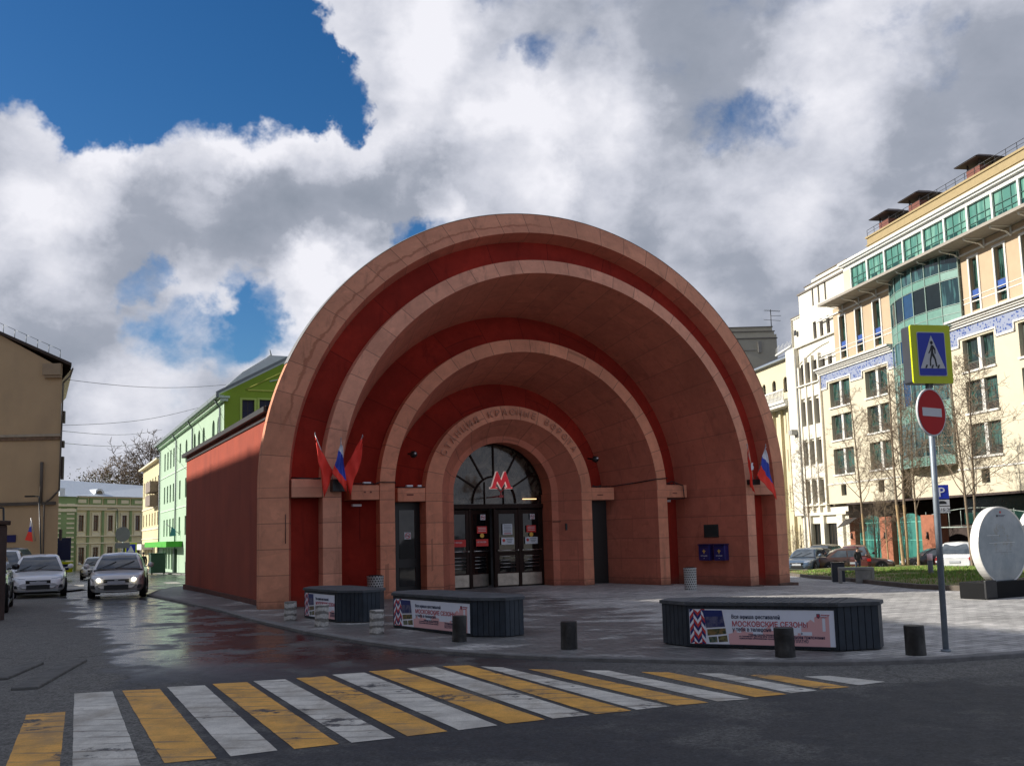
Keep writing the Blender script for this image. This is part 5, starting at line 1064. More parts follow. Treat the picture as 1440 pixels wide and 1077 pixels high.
b = MB(); b.box(fx(13.9), fx(-17), .1, 1.5, 22.78, 23.1); b.box(fx(14.0), fx(-17), -.15, 1.7, 23.1, 23.25); b.box(fx(14.1), fx(-17), -.3, 1.9, 23.25, 23.45); b.box(fx(12.9), fx(-17), .05, .4, 20.19, 20.4); b.build('top_cornice', WHC, HB)
b = MB(); b.poly([(fx(12.9), .3, 20.4), (fx(-17), .3, 20.4), (fx(-17), .3, 22.78), (fx(12.9), .3, 22.78)]); gs = b.build('glazed_storey', GLS, HB)
b = MB()
for i in range(36): x = fx(12.85) + i * .85; b.box(x - .025, x + .025, .25, .295, 20.4, 22.78)
b.box(fx(12.9), fx(-17), .24, .29, 21.9, 21.95); b.box(fx(12.9), fx(-17), .24, .29, 21.45, 21.49); b.build('mullion', mat('dark_green_mullion', (.05, .12, .10), .5), gs)
for i in range(16): x = fx(11.9) + i * 1.7 + (i % 3) * .3; b = MB(); b.box(x, x + .8, .27, .296, 20.9, 21.35 + .15 * (i % 2)); b.build('open_sash', mat('dark_teal_pane', (.01, .05, .045), .1, .1), gs)
for i in range(12): s = 12.85 - i * 2.55; b = MB(); b.box(fx(s) - .09, fx(s) + .09, .12, .24, 20.2, 22.78); b.build('pier', WHC, HB)
b = MB(); b.box(fx(13.9), fx(12.9), .1, 3, 20.2, 22.78); b.box(fx(15.2), fx(13.9), .9, 3, 20.2, 22.6); b.build('end_pier', STONE, HB)
b = MB(); b.box(fx(14.1), fx(-8), 2.6, 9, 23.2, 25.75); b.box(fx(14.2), fx(-8), 2.5, 9.2, 25.75, 25.9); b.box(fx(14.2), fx(-8), 2.52, 2.62, 25.1, 25.2); b.build('penthouse', mat('penthouse_ochre', (.32, .245, .125), .85, .1), HB)
for i, s in enumerate((13.0, 8.6, 1.2)):
    v_ = empty('roof_vent', (fx(s), 4.2, 25.9)); v_.parent = HB
    b = MB(); b.box(-.75, .75, -.6, .6, 0, 1.1); b.build('brick_base', mat('vent_brick', (.16, .06, .045), .9, .2, 6), v_)
    b = MB(); b.prism([(-1.25, -1.2), (1.25, -1.2), (1.25, 1.2), (-1.25, 1.2)], 1.5, 1.56); b.loft([[(-1.3, -1.25, 1.56), (1.3, -1.25, 1.56), (1.3, 1.25, 1.56), (-1.3, 1.25, 1.56)], [(-.6, -.5, 1.95), (.6, -.5, 1.95), (.6, .5, 1.95), (-.6, .5, 1.95)]], closed=True, smooth=False); b.box(-.6, .6, -.5, .5, 1.94, 1.96)
    for sx in (-1, 1):
        for sy in (-1, 1): b.box(sx * .68 - .05, sx * .68 + .05, sy * .52 - .05, sy * .52 + .05, 1.1, 1.5)
    b.build('canopy', mat('vent_canopy_dark', (.03, .02, .018), .6, .2), v_)
b = MB(); z = 25.9
for i in range(20): x = fx(14.0) + i * 1.1; b.tube((x, 2.6, z), (x, 2.6, z + .55), .02, n=4)
b.tube((fx(14.0), 2.6, z + .55), (fx(-7.5), 2.6, z + .55), .02, n=4); b.tube((fx(14.0), 2.6, z + .28), (fx(-7.5), 2.6, z + .28), .015, n=4); b.build('roof_railing', BLK, HB)
b = MB()
for s_ in (18.6,): b.tube((fx(s_), -.1, 3.6), (fx(s_), -.1, 14.7), .06, n=6)
b.build('downpipe', mat('downpipe_cream', (.42, .36, .25), .6, .1), HB)
# ground floor behind the parked cars
RBR = mat('red_brick_base', (.30, .11, .06), .85, .2, 5, .2, 40); TEAL = curtain_glass('teal_shop_glass', (.012, .085, .072), (.045, .19, .155), .1, .6)
b = MB(); b.box(fx(15.7), fx(-17), 4.0, 4.2, -2.2, 3.5); b.box(fx(15.7), fx(-17), .0, 4.2, 3.40, 3.55); b.build('ground_floor_back', mat('dark_recess', (.05, .035, .03), .9, .3), HB)
for s0, s1 in ((15.6, 14.8), (11.0, 9.3), (5.4, 3.8)): b = MB(); b.box(fx(s0), fx(s1), .1, 1.2, -2.2, 2.3); o = b.build('brick_pier', RBR, HB, bevel=.03)
for s0, s1, zt in ((14.7, 11.0, 1.9), (9.2, 5.5, 1.9)):
    a, c = fx(s0), fx(s1); w = win(HB, a, c, -1.6, zt, .5, mat('teal_frame', (.10, .34, .28), .5, .1), TEAL, .1, 2, (.6,)); b = MB(); b.plate([(a, zt + .02)] + [(a + (c - a) * i / 10, zt + .02 + .55 * sin(pi * i / 10)) for i in range(1, 10)] + [(c, zt + .02)], .55, .6); b.build('arch_pane', TEAL, w)
b = MB(); b.box(fx(3.3), fx(-17), 2.2, 3.0, 1.55, 3.4); b.build('soffit_glazing', mat('dark_teal_glass', (.01, .035, .03), .15, .2), HB)
b = MB(); b.box(fx(5.5), fx(-17), .25, .35, 1.35, 1.42)
for i in range(16): x = fx(5.0) + i * 1.35; b.tube((x, .3, 1.4), (x, .3, 2.5), .025, n=4)
pts_ = [(fx(5.0) + i * 1.35, .3, 2.2 + .45 * sin(pi * ((i % 8) / 8))) for i in range(16)]; b.path(pts_, .03, 4); b.build('canopy_rail', mat('pale_steel_rail', (.35, .40, .36), .5, .1), HB)
b = MB()
for x in (fx(15.2), fx(10.2), fx(4.6)): b.tube((x, .02, .6), (x, .02, 1.1), .10, .04, 6)
b.build('wall_lantern', BLK, HB)
# awning at left of the shops
b = MB(); b.poly([(fx(15.7), -.1, 2.2), (fx(13.8), -.1, 2.3), (fx(14.0), -.8, 1.8), (fx(16.0), -.8, 1.5)]); o = b.build('awning', mat('dark_awning', (.04, .035, .03), .8, .2), HB); m_ = o.modifiers.new('s', 'SOLIDIFY'); m_.thickness = .04

# ================================================================== white art deco house, same street line
WB = empty('white_building', (30.36926, 66.0, 0), atan2(-.98469, .17431), 'stepped white art deco building with tall narrow windows between the hotel and the low wing', 'building')
CRW = mat('white_render', (.66, .62, .52), .85, .05, .5, .08, 40); CRY = mat('pale_cream_render', (.58, .51, .34), .85, .05, .5)
rows_ = [(3.76, 5.8), (7.2, 9.33), (10.75, 13.0), (14.5, 16.45)]; xs4 = [22.83, 21.58, 20.36, 19.02, 17.75]
h4 = [(fx(s), fx(s - .72), a, c) for s in xs4 for a, c in rows_ if s > 19.5 or a > 14]
h4 = [h if h[2] < 14 or -h[1] > 18.9 else (h[0], h[1], 15.0, h[3]) for h in h4]
h4 += [(fx(s), fx(s - .60), 18.25, 19.85) for s in (20.1, 18.87, 17.66)] + [(fx(s), fx(s - .30), 21.3, 22.85) for s in (19.95, 18.85, 17.65)]
h4 += [(fx(22.4), fx(20.4), -1.5, 1.94), (fx(19.9), fx(17.77), -1.5, 1.94)]
b = MB(); holed(b, fx(24.3), fx(18.93), 3.3, 14.95, [h for h in h4 if 3 < h[2] < 14.9], .3, .3); holed(b, fx(24.3), fx(15.95), -2.2, 3.3, [h for h in h4 if h[2] < 0], .3, .3); holed(b, fx(24.3), fx(15.95), 14.95, 18.2, [(h[0], h[1], 14.95, h[3]) for h in h4 if 14 < h[2] < 18], .3, .3); holed(b, fx(22.5), fx(14.2), 18.2, 22.85, [h for h in h4 if h[3] > 18], .32, .3)
b.box(fx(24.3), fx(24.28), .3, 10, -2.2, 21.0); b.box(fx(22.5), fx(14.2), .9, 10, 14.9, 22.85); b.box(fx(24.3), fx(18.93), .9, 10, -2.2, 18.2); b.box(fx(24.3), fx(22.5), .5, 8, 18.2, 20.95); b.box(fx(24.45), fx(22.5), .4, 8.1, 20.95, 21.08)
b.box(fx(21.7), fx(14.5), .6, 9, 23.0, 23.45); b.box(fx(21.0), fx(14.8), .9, 8, 23.5, 23.95); b.box(fx(20.3), fx(15.0), 1.1, 8, 23.95, 24.15); b.build('wall', CRW, WB)
b = MB(); b.box(fx(22.6), fx(14.1), .2, 9.2, 22.85, 23.0); b.box(fx(21.8), fx(14.4), .5, 9.1, 23.45, 23.52); b.box(fx(20.4), fx(14.9), 1.0, 8.1, 24.15, 24.22); b.box(fx(24.5), fx(22.4), .35, 8.2, 21.08, 21.16); b.build('roof_edge', mat('brown_metal_edge', (.16, .14, .12), .7, .1), WB)
b = MB(); 
for s in (23.05, 21.85, 20.6, 19.3): b.box(fx(s), fx(s - .30), .02, .30, 2.9, 16.9 if s < 22.5 else 16.2)
b.box(fx(24.9), fx(23.15), -.15, .32, 2.7, 18.05); b.box(fx(24.95), fx(15.9), .0, .3, 2.65, 2.9); b.box(fx(24.95), fx(15.9), .05, .3, 18.05, 18.2)
for a, c in rows_[1:]: b.box(fx(22.9), fx(18.95), .12, .3, a - 1.25, a - .02)
for z in (3.5, 14.35): b.box(fx(25.0), fx(18.95), -.05 if z < 10 else -.1, .3, z, z + .12)
b.box(fx(23.4), fx(22.3), .05, .3, -2.2, 2.65); b.box(fx(20.5), fx(19.85), .05, .3, -2.2, 2.65); b.box(fx(17.6), fx(16.6), .05, .3, -2.2, 2.65); b.build('pilaster', CRW, WB)
b = MB(); pa = [(fx(23.0) + i * .56, .27, 16.4 + 1.15 * sin(pi * (.05 + .45 * i / 10))) for i in range(11)]; b.path(pa, .07, 4); b.build('arched_moulding', CRW, WB)
for h in h4:
    big = h[2] < 0; win(WB, h[0], h[1], h[2], h[3], .52, mat('brown_window_frame', (.10, .07, .05), .6, .1), DKG, .05, 3 if big else 1 if h[1] - h[0] > .4 else 0, (.35,) if big else (.5,) if h[2] < 18 else ())
b = MB(); b.box(fx(23.7), fx(23.3), .25, .31, 19.35, 19.85); b.build('small_window', DKG, WB)
b = MB(); b.box(fx(24.0), fx(23.3), -.75, -.15, 10.1, 10.55); b.tube((fx(23.65), -.76, 10.33), (fx(23.65), -.77, 10.33), .18, n=12); b.build('air_conditioner', mat('ac_box', (.35, .35, .33), .6, .2), WB)
b = MB(); b.tube((fx(23.15), -.05, -1), (fx(23.15), -.05, 17.5), .06, n=6); b.build('drainpipe', mat('pipe_grey', (.3, .3, .28), .6), WB)
# wing with balcony
WG = empty('cream_wing', (30.36926, 66.0, 0), atan2(-.98469, .17431), 'low cream wing with arched windows, balustraded balcony and grey metal roof beside the right arch', 'building')
al = [(30.1, 29.25), (27.6, 26.75), (26.0, 25.2), (32.4, 31.6), (34.8, 34.0)]; hw = [(fx(a), fx(c), 14.6, 16.1) for a, c in al]
lw = [(s, s - .75) for s in (25.95, 27.55, 29.1, 30.7, 32.3)]; 
for a, c in lw: hw += [(fx(a), fx(c), z0, z1) for z0, z1 in ((3.6, 5.7), (7.0, 9.1), (10.6, 12.7), (-1.5, 1.9))]
b = MB(); holed(b, fx(38), fx(24.92), -2.2, 17.75, hw, .8, .3); b.box(fx(38), fx(24.92), 1.3, 9, -2.2, 17.75); b.build('wall', CRY, WG)
for h in hw:
    w = win(WG, h[0], h[1], h[2], h[3], 1.0, MATS['brown_window_frame'], DKG, .05, 1, (.5,))
    if h[2] > 14:
        b = MB(); cx = (h[0] + h[1]) / 2; r = (h[1] - h[0]) / 2; zt = h[3]; arc = [(cx + r * cos(pi * i / 10), zt - r + r * sin(pi * i / 10)) for i in range(11)]
        for sgn in (0, 1):
            part = arc[:6] if sgn == 0 else arc[5:]; cor = (h[1], zt) if sgn == 0 else (h[0], zt); b.plate(part + [cor], .801, .95)
        b.build('arch_spandrel', CRY, w)
b = MB(); b.box(fx(33), fx(24.9), -.6, .8, 13.3, 13.55); b.box(fx(33), fx(24.9), -.45, .8, 13.0, 13.3); b.box(fx(33), fx(24.9), -.6, -.45, 14.45, 14.58)
for i in range(27): x = fx(32.9) + i * .3; b.lathe([(.05, 13.55), (.09, 13.75), (.05, 14.05), (.06, 14.45)], 6, (x, -.52, 0))
b.build('balcony', WHC, WG)
b = MB()
for s in (24.95, 26.6, 28.25, 29.9, 31.5): b.box(fx(s + .2), fx(s - .2), .5, .8, -2.2, 13.0)
b.build('pilaster', CRY, WG)
b = MB(); b.poly([(fx(38), .4, 17.75), (fx(24.9), .4, 17.75), (fx(24.9), 4.2, 19.4), (fx(38), 4.2, 19.4)]); b.box(fx(38), fx(24.9), .3, 1.3, 17.7, 17.85)
for i in range(26): x = fx(37.8) + i * .5; b.tube((x, .4, 17.8), (x, 4.2, 19.45), .03, n=4)
b.build('roof', mat('grey_metal_roof', (.25, .29, .34), .45, .15, metal=.3), WG)
b = MB()
for i in range(12): x = fx(28) + i * .3; b.tube((x, .4, 18.2), (x + .15, .4, 19.0 + .1 * (i % 3)), .02, n=4)
b.tube((fx(28), .4, 18.3), (fx(24.6), .4, 18.6), .12, n=5); b.build('cable_rack', WHC, WG)
# concrete block behind
BK = empty('plain_block', (29.2, 130, 0), 0, 'plain grey-beige flat-topped block with a rooftop aerial seen above the right side of the arch', 'building')
BKM = mat('beige_panel', (.36, .33, .26), .85, .1, .4)
b = MB(); b.box(-8, 7.0, .2, 12, -3, 27.8); b.box(-8, 6.75, .4, 12, 27.8, 28.3); b.box(-8, 6.6, .7, 12, 28.3, 28.9); b.build('wall', BKM, BK); b = MB(); b.box(-8, 6.7, .6, 12, 28.9, 29.0); b.box(-8, 6.85, .3, .4, 28.2, 28.32); b.box(-8, 7.1, .1, .2, 27.2, 27.35); b.build('roof_edge', mat('dark_edge', (.10, .09, .08), .7), BK)
for x_ in (-6, -3.5, -1, 1.5, 4):
    for z_ in (1, 4.2, 7.4, 10.6, 13.8, 17, 20.2): b = MB(); b.box(x_, x_ + 1.3, .15, .19, z_, z_ + 1.6); b.build('window', DKG, BK)
b = MB(); b.box(4.4, 4.9, .0, .19, 25.3, 26.8); b.box(2.2, 4.2, .1, .19, 25.6, 25.7); b.build('vent_duct', mat('duct_grey', (.2, .19, .17), .7), BK)
b = MB(); b.tube((6.6, 1, 28.9), (6.6, 1, 31.4), .06, n=5); b.tube((5.8, 1, 31.3), (7.9, 1, 31.1), .035, n=4); b.tube((5.6, 1, 30.0), (7.9, 1, 29.8), .035, n=4); b.tube((6.6, 1, 30.5), (8.0, 1, 30.5), .035, n=4)
for t in range(9): b.tube((5.8 + t * .25, .6, 31.3 - .02 * t), (5.8 + t * .25, 1.4, 31.3 - .02 * t), .02, n=3)
b.build('aerial', BLK, BK)

# ================================================================== pale green house with lime gable, left street
GBa = atan2(-.89714, .44174); GX = Vector((-34.46518, 95.0))
GH = empty('green_house', (GX.x, GX.y, 0), GBa, 'pale green three-storey house with a lime green gable end behind the dark red side wall', 'building')
MINT = mat('mint_render', (.34, .46, .33), .85, .05, .4); LIME = mat('lime_render', (.24, .36, .03), .85, .06, .5); GTR = mat('mint_trim', (.52, .66, .52), .8, .05); RFW = mat('pale_metal_roof', (.56, .60, .60), .4, .08, 2); RFD = mat('grey_gutter', (.16, .19, .20), .5, .15)
ws = [(-3.3, -4.2), (-5.5, -6.4), (-7.6, -8.5), (-9.75, -10.65), (-13.9, -14.8)]; hg = []
for a, c in ws:
    for z0, z1 in ((8.4, 10.05), (5.35, 6.92), (2.33, 3.86)): hg.append((-a, -c, z0, z1))
arch_s = [-17.5, -22.0, -24.2, -26.4, -30.7, -32.8]; ga = [(-s, -s + 1.05, 8.3, 10.05) for s in arch_s]; hg += ga
for s in (-17.5, -22, -24.2, -26.4, -30.7, -32.8):
    for z0, z1 in ((5.35, 6.92), (2.33, 3.86)): hg.append((-s, -s + .95, z0, z1))
for s in (-3.0, -5.0, -7.0, -9.0): hg.append((-s, -s + 1.4, -.6, 1.25))
hg.append((11.2, 13.2, -1.3, 1.2))
b = MB(); holed(b, 0, 35.4, -2.5, 11.0, hg, 0, .25); b.box(0, 35.0, .5, 13, -2.5, 11.0); b.build('wall', MINT, GH)
b = MB(); b.box(-.3, 35.8, -.5, .3, 11.0, 11.12); b.box(-.3, 35.7, -.3, .2, 10.8, 11.0); b.box(0, 35.4, -.06, .0, 7.78, 7.86); b.box(0, 35.4, -.06, .0, 4.6, 4.68); b.build('cornice', GTR, GH)
b = MB(); b.box(-.4, 36.0, -.62, -.45, 11.0, 11.25); b.m = 0
for x in (12.5, 22.0, 34.5, .6): b.tube((x, -.5, 11.05), (x, -.12, 10.5), .07, n=6); b.tube((x, -.12, 10.5), (x, -.12, -1), .07, n=6)
b.build('gutter', RFD, GH)
b = MB(); ridge = 15.4
pr_ = [(-.5, 11.2), (1.33, 12.9), (3.1, 14.08), (9.0, 14.08), (14, 11.2)]; b.loft([[(x, y, z) for y, z in pr_] for x in (0, 35.2)], smooth=False); b.poly([(0, y, z) for y, z in pr_]); b.poly([(35.2, y, z) for y, z in pr_][::-1])
for i in range(37): 
    x = i * .97; b.tube((x, -.5, 11.23), (x, 1.33, 12.93), .03, n=3); b.tube((x, 1.33, 12.93), (x, 3.1, 14.1), .03, n=3)
rf = b.build('roof', RFW, GH); b = MB()
b.tube((0, 3.1, 14.12), (35.2, 3.1, 14.12), .05, n=4); b.tube((35.2, 3.1, 14.1), (35.2, 3.0, 14.45), .04, n=4); b.build('ridge_cap', RFD, rf)
for h in hg:
    w = win(GH, h[0], h[1], h[2], h[3], .18, mat('pale_frame', (.40, .48, .42), .6, .05) if h[2] > 0 else WHT, DKG if h[2] > 0 else mat('pale_shop_pane', (.45, .55, .55), .2, .1), .1, 1, (.6,))  # ground-floor shop panes have a pale glass colour
    if h in ga:
        b = MB(); cx = (h[0] + h[1]) / 2; r = (h[1] - h[0]) / 2; arc = [(cx + r * cos(pi * i / 10), h[3] - r + r * sin(pi * i / 10)) for i in range(11)]; b.plate(arc[:6] + [(h[1], h[3])], .001, .16); b.plate(arc[5:] + [(h[0], h[3])], .001, .16); b.build('arch_spandrel', MINT, w)
# awning sign and door group, flag
b = MB(); b.box(-.3, 16.7, -1.3, -.05, 1.38, 1.84); b.build('awning', mat('vivid_green_awning', (.05, .36, .02), .6, .1), GH)
b = MB(); b.box(11.4, 12.6, -.15, .1, -1.2, 1.2); b.build('door', mat('dark_green_door', (.015, .05, .02), .5), GH)
# lime end
LX = 35.4; E_ = Vector((.89714, .44174)); ge = empty('gable_end', (LX, 0, 0), pi / 2); ge.parent = GH   # local x along inwards, y = outwards towards +x of the house => face at y=0 facing -y after turn
b = MB(); hl = [(1.15, 1.95, 8.2, 10.96), (2.28, 3.08, 8.2, 11.0), (3.9, 4.7, 8.2, 11.0), (5.2, 6.0, 8.2, 11.0)]
holed(b, 0, 14, -2, 11.25, hl, -.02, .2); ngon_plate(b, [(-.3, 11.25), (14.3, 11.25), (7, 15.25)], -.02, .1); ew = b.build('wall', LIME, ge)
for h in hl: 
    w = win(ge, h[0], h[1], h[2], h[3], .12, BLK, mat('navy_pane', (.02, .022, .05), .35, .2, spec=.2), .06, 1, (.25, .5, .75)); b = MB(); b.box(h[0] - .14, h[0], -.06, -.02, h[2], h[3] + .12); b.box(h[1], h[1] + .14, -.06, -.02, h[2], h[3] + .12); b.box(h[0], h[1], -.06, -.02, h[3], h[3] + .12); b.build('surround', mat('lime_trim', (.42, .55, .12), .8), w)
b = MB(); b.box(1.5, 12.5, -.10, -.025, 11.58, 11.66); b.tube((1.4, -.06, 11.66), (7, -.06, 14.6), .05, n=4); b.tube((12.6, -.06, 11.66), (7, -.06, 14.6), .05, n=4); b.build('pediment_moulding', mat('lime_trim_yellow', (.50, .55, .10), .8), ge)
b = MB(); b.box(-.5, 14.5, -.35, -.02, 11.22, 11.3) if False else None; b.tube((-.55, -.30, 11.3), (7, -.30, 15.5), .13, n=4, smooth=False); b.tube((14.5, -.30, 11.3), (7, -.30, 15.5), .13, n=4, smooth=False); b.build('rake_trim', RFD, ge)
b = MB(); rg = random.Random(8)
for i in range(16): a = i * .9; r = .12 + .03 * i; b.tube((4.0 + r * cos(a), -.05, 12.45 + .5 * r * sin(a)), (4.0 + r * cos(a + .8), -.05, 12.45 + .5 * r * sin(a + .8)), .045, n=4)
b.tube((2.95, -.05, 12.25), (3.7, -.05, 12.45), .07, .03, 4); b.build('relief_ornament', GTR, ge)
fg = bpy.data.objects.new('x', None)
p = GX + Vector((.44174, -.89714)) * 14.8 - Vector((.89714, .44174)) * .1; fo = empty('wall_flag', (p.x, p.y, 3.4), 0, 'small blue flag on the wall of the pale green house above the awning', 'flag')
b = MB(); b.tube((0, 0, -.9), (-.9, -.5, -.1), .03); b.build('pole', POLE, fo); b = MB(); b.poly([(-.5, -.3, -.35), (-.2, -.15, -.6), (-.15, -.2, -1.1), (-.6, -.4, -1.15)]); b.build('cloth', mat('flag_teal_blue', (.04, .17, .24), .7, .1), fo)
bpy.data.objects.remove(fg)
# ================================================================== cream house further down
CH = empty('cream_house', (-43.725, 115.0, 0), GBa, 'narrow pale yellow two-storey house beyond the pale green one', 'building'); YEL = mat('pale_yellow_render', (.56, .49, .29), .85, .05, .4)
hc = []
for s in (.9, 4.1, 7.2, 9.9, 12.6, 15.2):
    hc += [(s, s + .95, 6.9, 8.75), (s, s + .95, 3.65, 5.0), (s, s + .95, -.9, 1.6)]
b = MB(); holed(b, 0, 18, -3, 10.2, hc, 0, .22); b.box(0, 18, .5, 12, -3, 10.2); b.build('wall', YEL, CH)
for h in hc: win(CH, h[0], h[1], h[2], h[3], .16, WHT, DKG, .1, 1, (.6,))
b = MB(); b.box(-.4, 18.2, -.5, .1, 10.2, 10.38); b.box(0, 18, -.08, 0, 5.5, 5.65); b.box(0, 18, -.08, 0, 3.2, 3.4); b.box(0, 18, -.08, 0, 2.2, 2.3); b.build('cornice', mat('cream_trim', (.62, .56, .42), .8), CH)
b = MB(); b.poly([(-.4, -.5, 10.4), (18.2, -.5, 10.4), (18.2, 6, 13.0), (-.4, 6, 13.0)]); b.poly([(-.4, 12, 10.4), (-.4, 6, 13.0), (18.2, 6, 13.0), (18.2, 12, 10.4)]); b.build('roof', RFD, CH)
for z in (5.6, 7.0): b = MB(); b.box(12, 16.5, -.9, -.02, z, z + 1.1); b.build('balcony', mat('balcony_brown', (.20, .16, .13), .8, .2), CH)
b = MB(); b.box(2, 12, -1.2, -.02, 1.1, 1.7); b.build('awning', mat('white_awning', (.6, .58, .55), .8), CH); b = MB(); b.box(0, 18, -.3, -.02, -3, -1); b.build('plinth', mat('brown_plinth', (.16, .11, .08), .8), CH)
# ================================================================== green and cream mansion facing down the street
MP = Vector((-58.66, 130.0)); md = Vector((.53, .848)).normalized(); MS = empty('mansion', (MP.x, MP.y, 0), atan2(md.y, md.x), 'old two-storey mansion in sage green and cream with white pilasters and a pale metal roof', 'building')
SAGE = mat('sage_render', (.24, .33, .14), .85, .08, .6); MCR = mat('mansion_cream', (.68, .60, .36), .85, .07, .8); WNB = mat('wood_window_brown', (.14, .06, .035), .6, .15)
hm = [(x, x + .78, 3.65, 5.78) for x in (.75, 2.98, 5.22, 7.45, 9.6, 11.8, 14)] + [(x - .02, x + .86, -.7, 1.5) for x in (.85, 2.98, 5.18, 7.45, 9.6, 11.8, 14)]
b = MB(); holed(b, 0, 17, -3, 8.3, hm, 0, .2); b.box(0, 17, .5, 12, -3, 8.3); b.build('wall', MCR, MS)
for h in hm: 
    w = win(MS, h[0], h[1], h[2], h[3], .12, WNB, DKG, .12, 1, (.65,)); b = MB(); b.box(h[0] - .22, h[0], -.1, -.001, h[2] - .1, h[3] + .2); b.box(h[1], h[1] + .22, -.1, -.001, h[2] - .1, h[3] + .2); b.box(h[0], h[1], -.1, -.001, h[3], h[3] + .2); b.box(h[0] - .3, h[1] + .3, -.16, -.001, h[3] + .2, h[3] + .32); b.box(h[0] - .2, h[1] + .2, -.08, -.001, h[2] - .75, h[2] - .15); b.build('surround', mat('mansion_trim', (.78, .70, .48), .8, .06), w)
b = MB()
for x in (2.02, 4.25, 6.45, 8.65, 10.85, 13.1): b.box(x, x + .34, -.13, -.001, -2.5, 6.4)
for x in (.2, 2.3, 4.5, 6.7, 8.9, 11.1, 13.2): b.box(x, x + 1.9, -.12, -.001, 7.25, 8.1)
b.build('green_panel', SAGE, MS)
b = MB(); b.box(-.3, 17, -.55, 0, 6.9, 7.15); b.box(-.2, 17, -.3, 0, 6.45, 6.9); b.box(-.2, 17, -.18, -.002, 1.95, 2.12); b.box(-.2, 17, -.2, -.002, 2.9, 3.05); b.box(-.1, 17, -.22, 0, 8.12, 8.3)
for x in (.6, 2.8, 5.0, 7.2, 9.4, 11.6): b.box(x, x + 1.2, -.15, -.121, 7.42, 7.9)
b.build('cornice', MATS['mansion_trim'], MS)
b = MB(); b.poly([(-.5, -.6, 8.32), (17, -.6, 8.32), (17, 6, 10.4), (-.5, 6, 10.9)]); b.box(-4.8, 17, 6, 6.1, 8, 10.3); rf = b.build('roof', mat('white_metal_roof', (.62, .66, .68), .4, .08, metal=.2), MS)
b = MB(); b.T = Matrix.Translation((4.3, .6, 8.6)); b.loft([[(.75 * cos(pi * i / 12), y, .1 + .75 * sin(pi * i / 12)) for i in range(13)] for y in (0, 4)]); b.plate([(.75 * cos(pi * i / 12), .1 + .75 * sin(pi * i / 12)) for i in range(13)][::-1], .05, .1); b.build('dormer', MATS['white_metal_roof'], rf); b = MB(); b.T = Matrix.Translation((4.3, .6, 8.6)); b.plate([(.48 * cos(pi * i / 12), .1 + .5 * sin(pi * i / 12)) for i in range(13)][::-1], .0, .04); b.build('dormer_window', DKG, rf)
b = MB(); b.box(-5.2, -.02, -.6, 8, -3, 8.2); wl_ = b.build('corner_bay', SAGE, MS)
b = MB()
for j in range(15): 
    z = -1.6 + j * .62
    for x in (-5.1, -3.3, -1.35): b.box(x, x + 1.1, -.66, -.6, z, z + .2)
b.box(-5.4, .1, -.9, -.6, 6.9, 7.2); b.box(-5.3, .0, -.75, -.6, 6.2, 6.6); b.build('rustication', MATS['mansion_trim'], MS)
b = MB(); b.poly([(-5.4, -.9, 8.2), (0, -.9, 8.2), (-.4, 6, 10.9), (-5.4, 6, 11.2)]); b.box(-4.9, -4.1, -.8, -.2, 8.2, 9.4); b.box(-2.6, -1.8, -.8, -.2, 8.2, 9.3); b.build('parapet', MATS['white_metal_roof'], MS)
b = MB(); b.tube((.45, -.4, 8.2), (.0, -.7, 7.0), .07); b.tube((0, -.7, 7.0), (0, -.7, -2), .07); b.build('drainpipe', SAGE, MS)

# ================================================================== tan house at left
TN = empty('tan_house', (-25.66, 55.0, 0), radians(2), 'tan rendered house end wall with a pitched roof and drainpipe at the left edge', 'building')
TAN = mat('tan_render', (.52, .36, .20), .88, .07, .5, .12, 50, dirt=((.33, .24, .15), .7, .35)); BRN = mat('dark_brown_trim', (.05, .032, .022), .7, .2)
dg = Vector((-.4417, .8971)); sdir = Vector((-.4417 * cos(radians(-2)) - .8971 * sin(radians(-2)), -.4417 * sin(radians(-2)) + .8971 * cos(radians(-2)))); D_ = 13
end = [(-16, -2), (0, -2), (0, 11.75), (-4.6, 14.35), (-9.5, 14.35), (-16, 11.7)]
b = MB(); back_ = [(x + sdir.x * D_, z) for x, z in end]; n = len(end)
A_ = [b.V((x, 0, z)) for x, z in end]; B2 = [b.V((x + sdir.x * D_, sdir.y * D_, z)) for x, z in end]; b.F(A_); b.F(B2[::-1])
for i in range(n): b.F((A_[(i + 1) % n], A_[i], B2[i], B2[(i + 1) % n]))
b.build('wall', TAN, TN)
b = MB(); rk = [(-4.75, 14.55), (.62, 12.02)]
def slab(b, p, q, th, y0, y1): 
    b.loft([[(p[0], y0, p[1]), (q[0], y0, q[1]), (q[0] + (sdir.x) * 0, y0, q[1] - th), (p[0], y0, p[1] - th)], [(p[0] + sdir.x * (y1 - y0), y1 * sdir.y, p[1]), (q[0] + sdir.x * (y1 - y0), y1 * sdir.y, q[1]), (q[0] + sdir.x * (y1 - y0), y1 * sdir.y, q[1] - th), (p[0] + sdir.x * (y1 - y0), y1 * sdir.y, p[1] - th)]], closed=True, smooth=False); b.poly([(p[0], y0, p[1]), (q[0], y0, q[1]), (q[0], y0, q[1] - th), (p[0], y0, p[1] - th)])
slab(b, rk[0], rk[1], .16, -.25, D_); slab(b, (-16, 12.2), (-4.7, 14.6), .16, -.25, D_); b.build('roof', BRN, TN)
b = MB(); b.poly([(0.0, .05, 11.1), (.6, .05, 11.85), (.6 + sdir.x * D_, sdir.y * D_, 11.85), (sdir.x * D_, sdir.y * D_, 11.1)]); b.box(-1.0, .02, -.30, .0, 11.35, 12.0); b.box(-.9, .0, -.22, 0, 11.2, 11.35); b.build('eave_box', mat('tan_trim_light', (.36, .26, .16), .85, .08), TN)
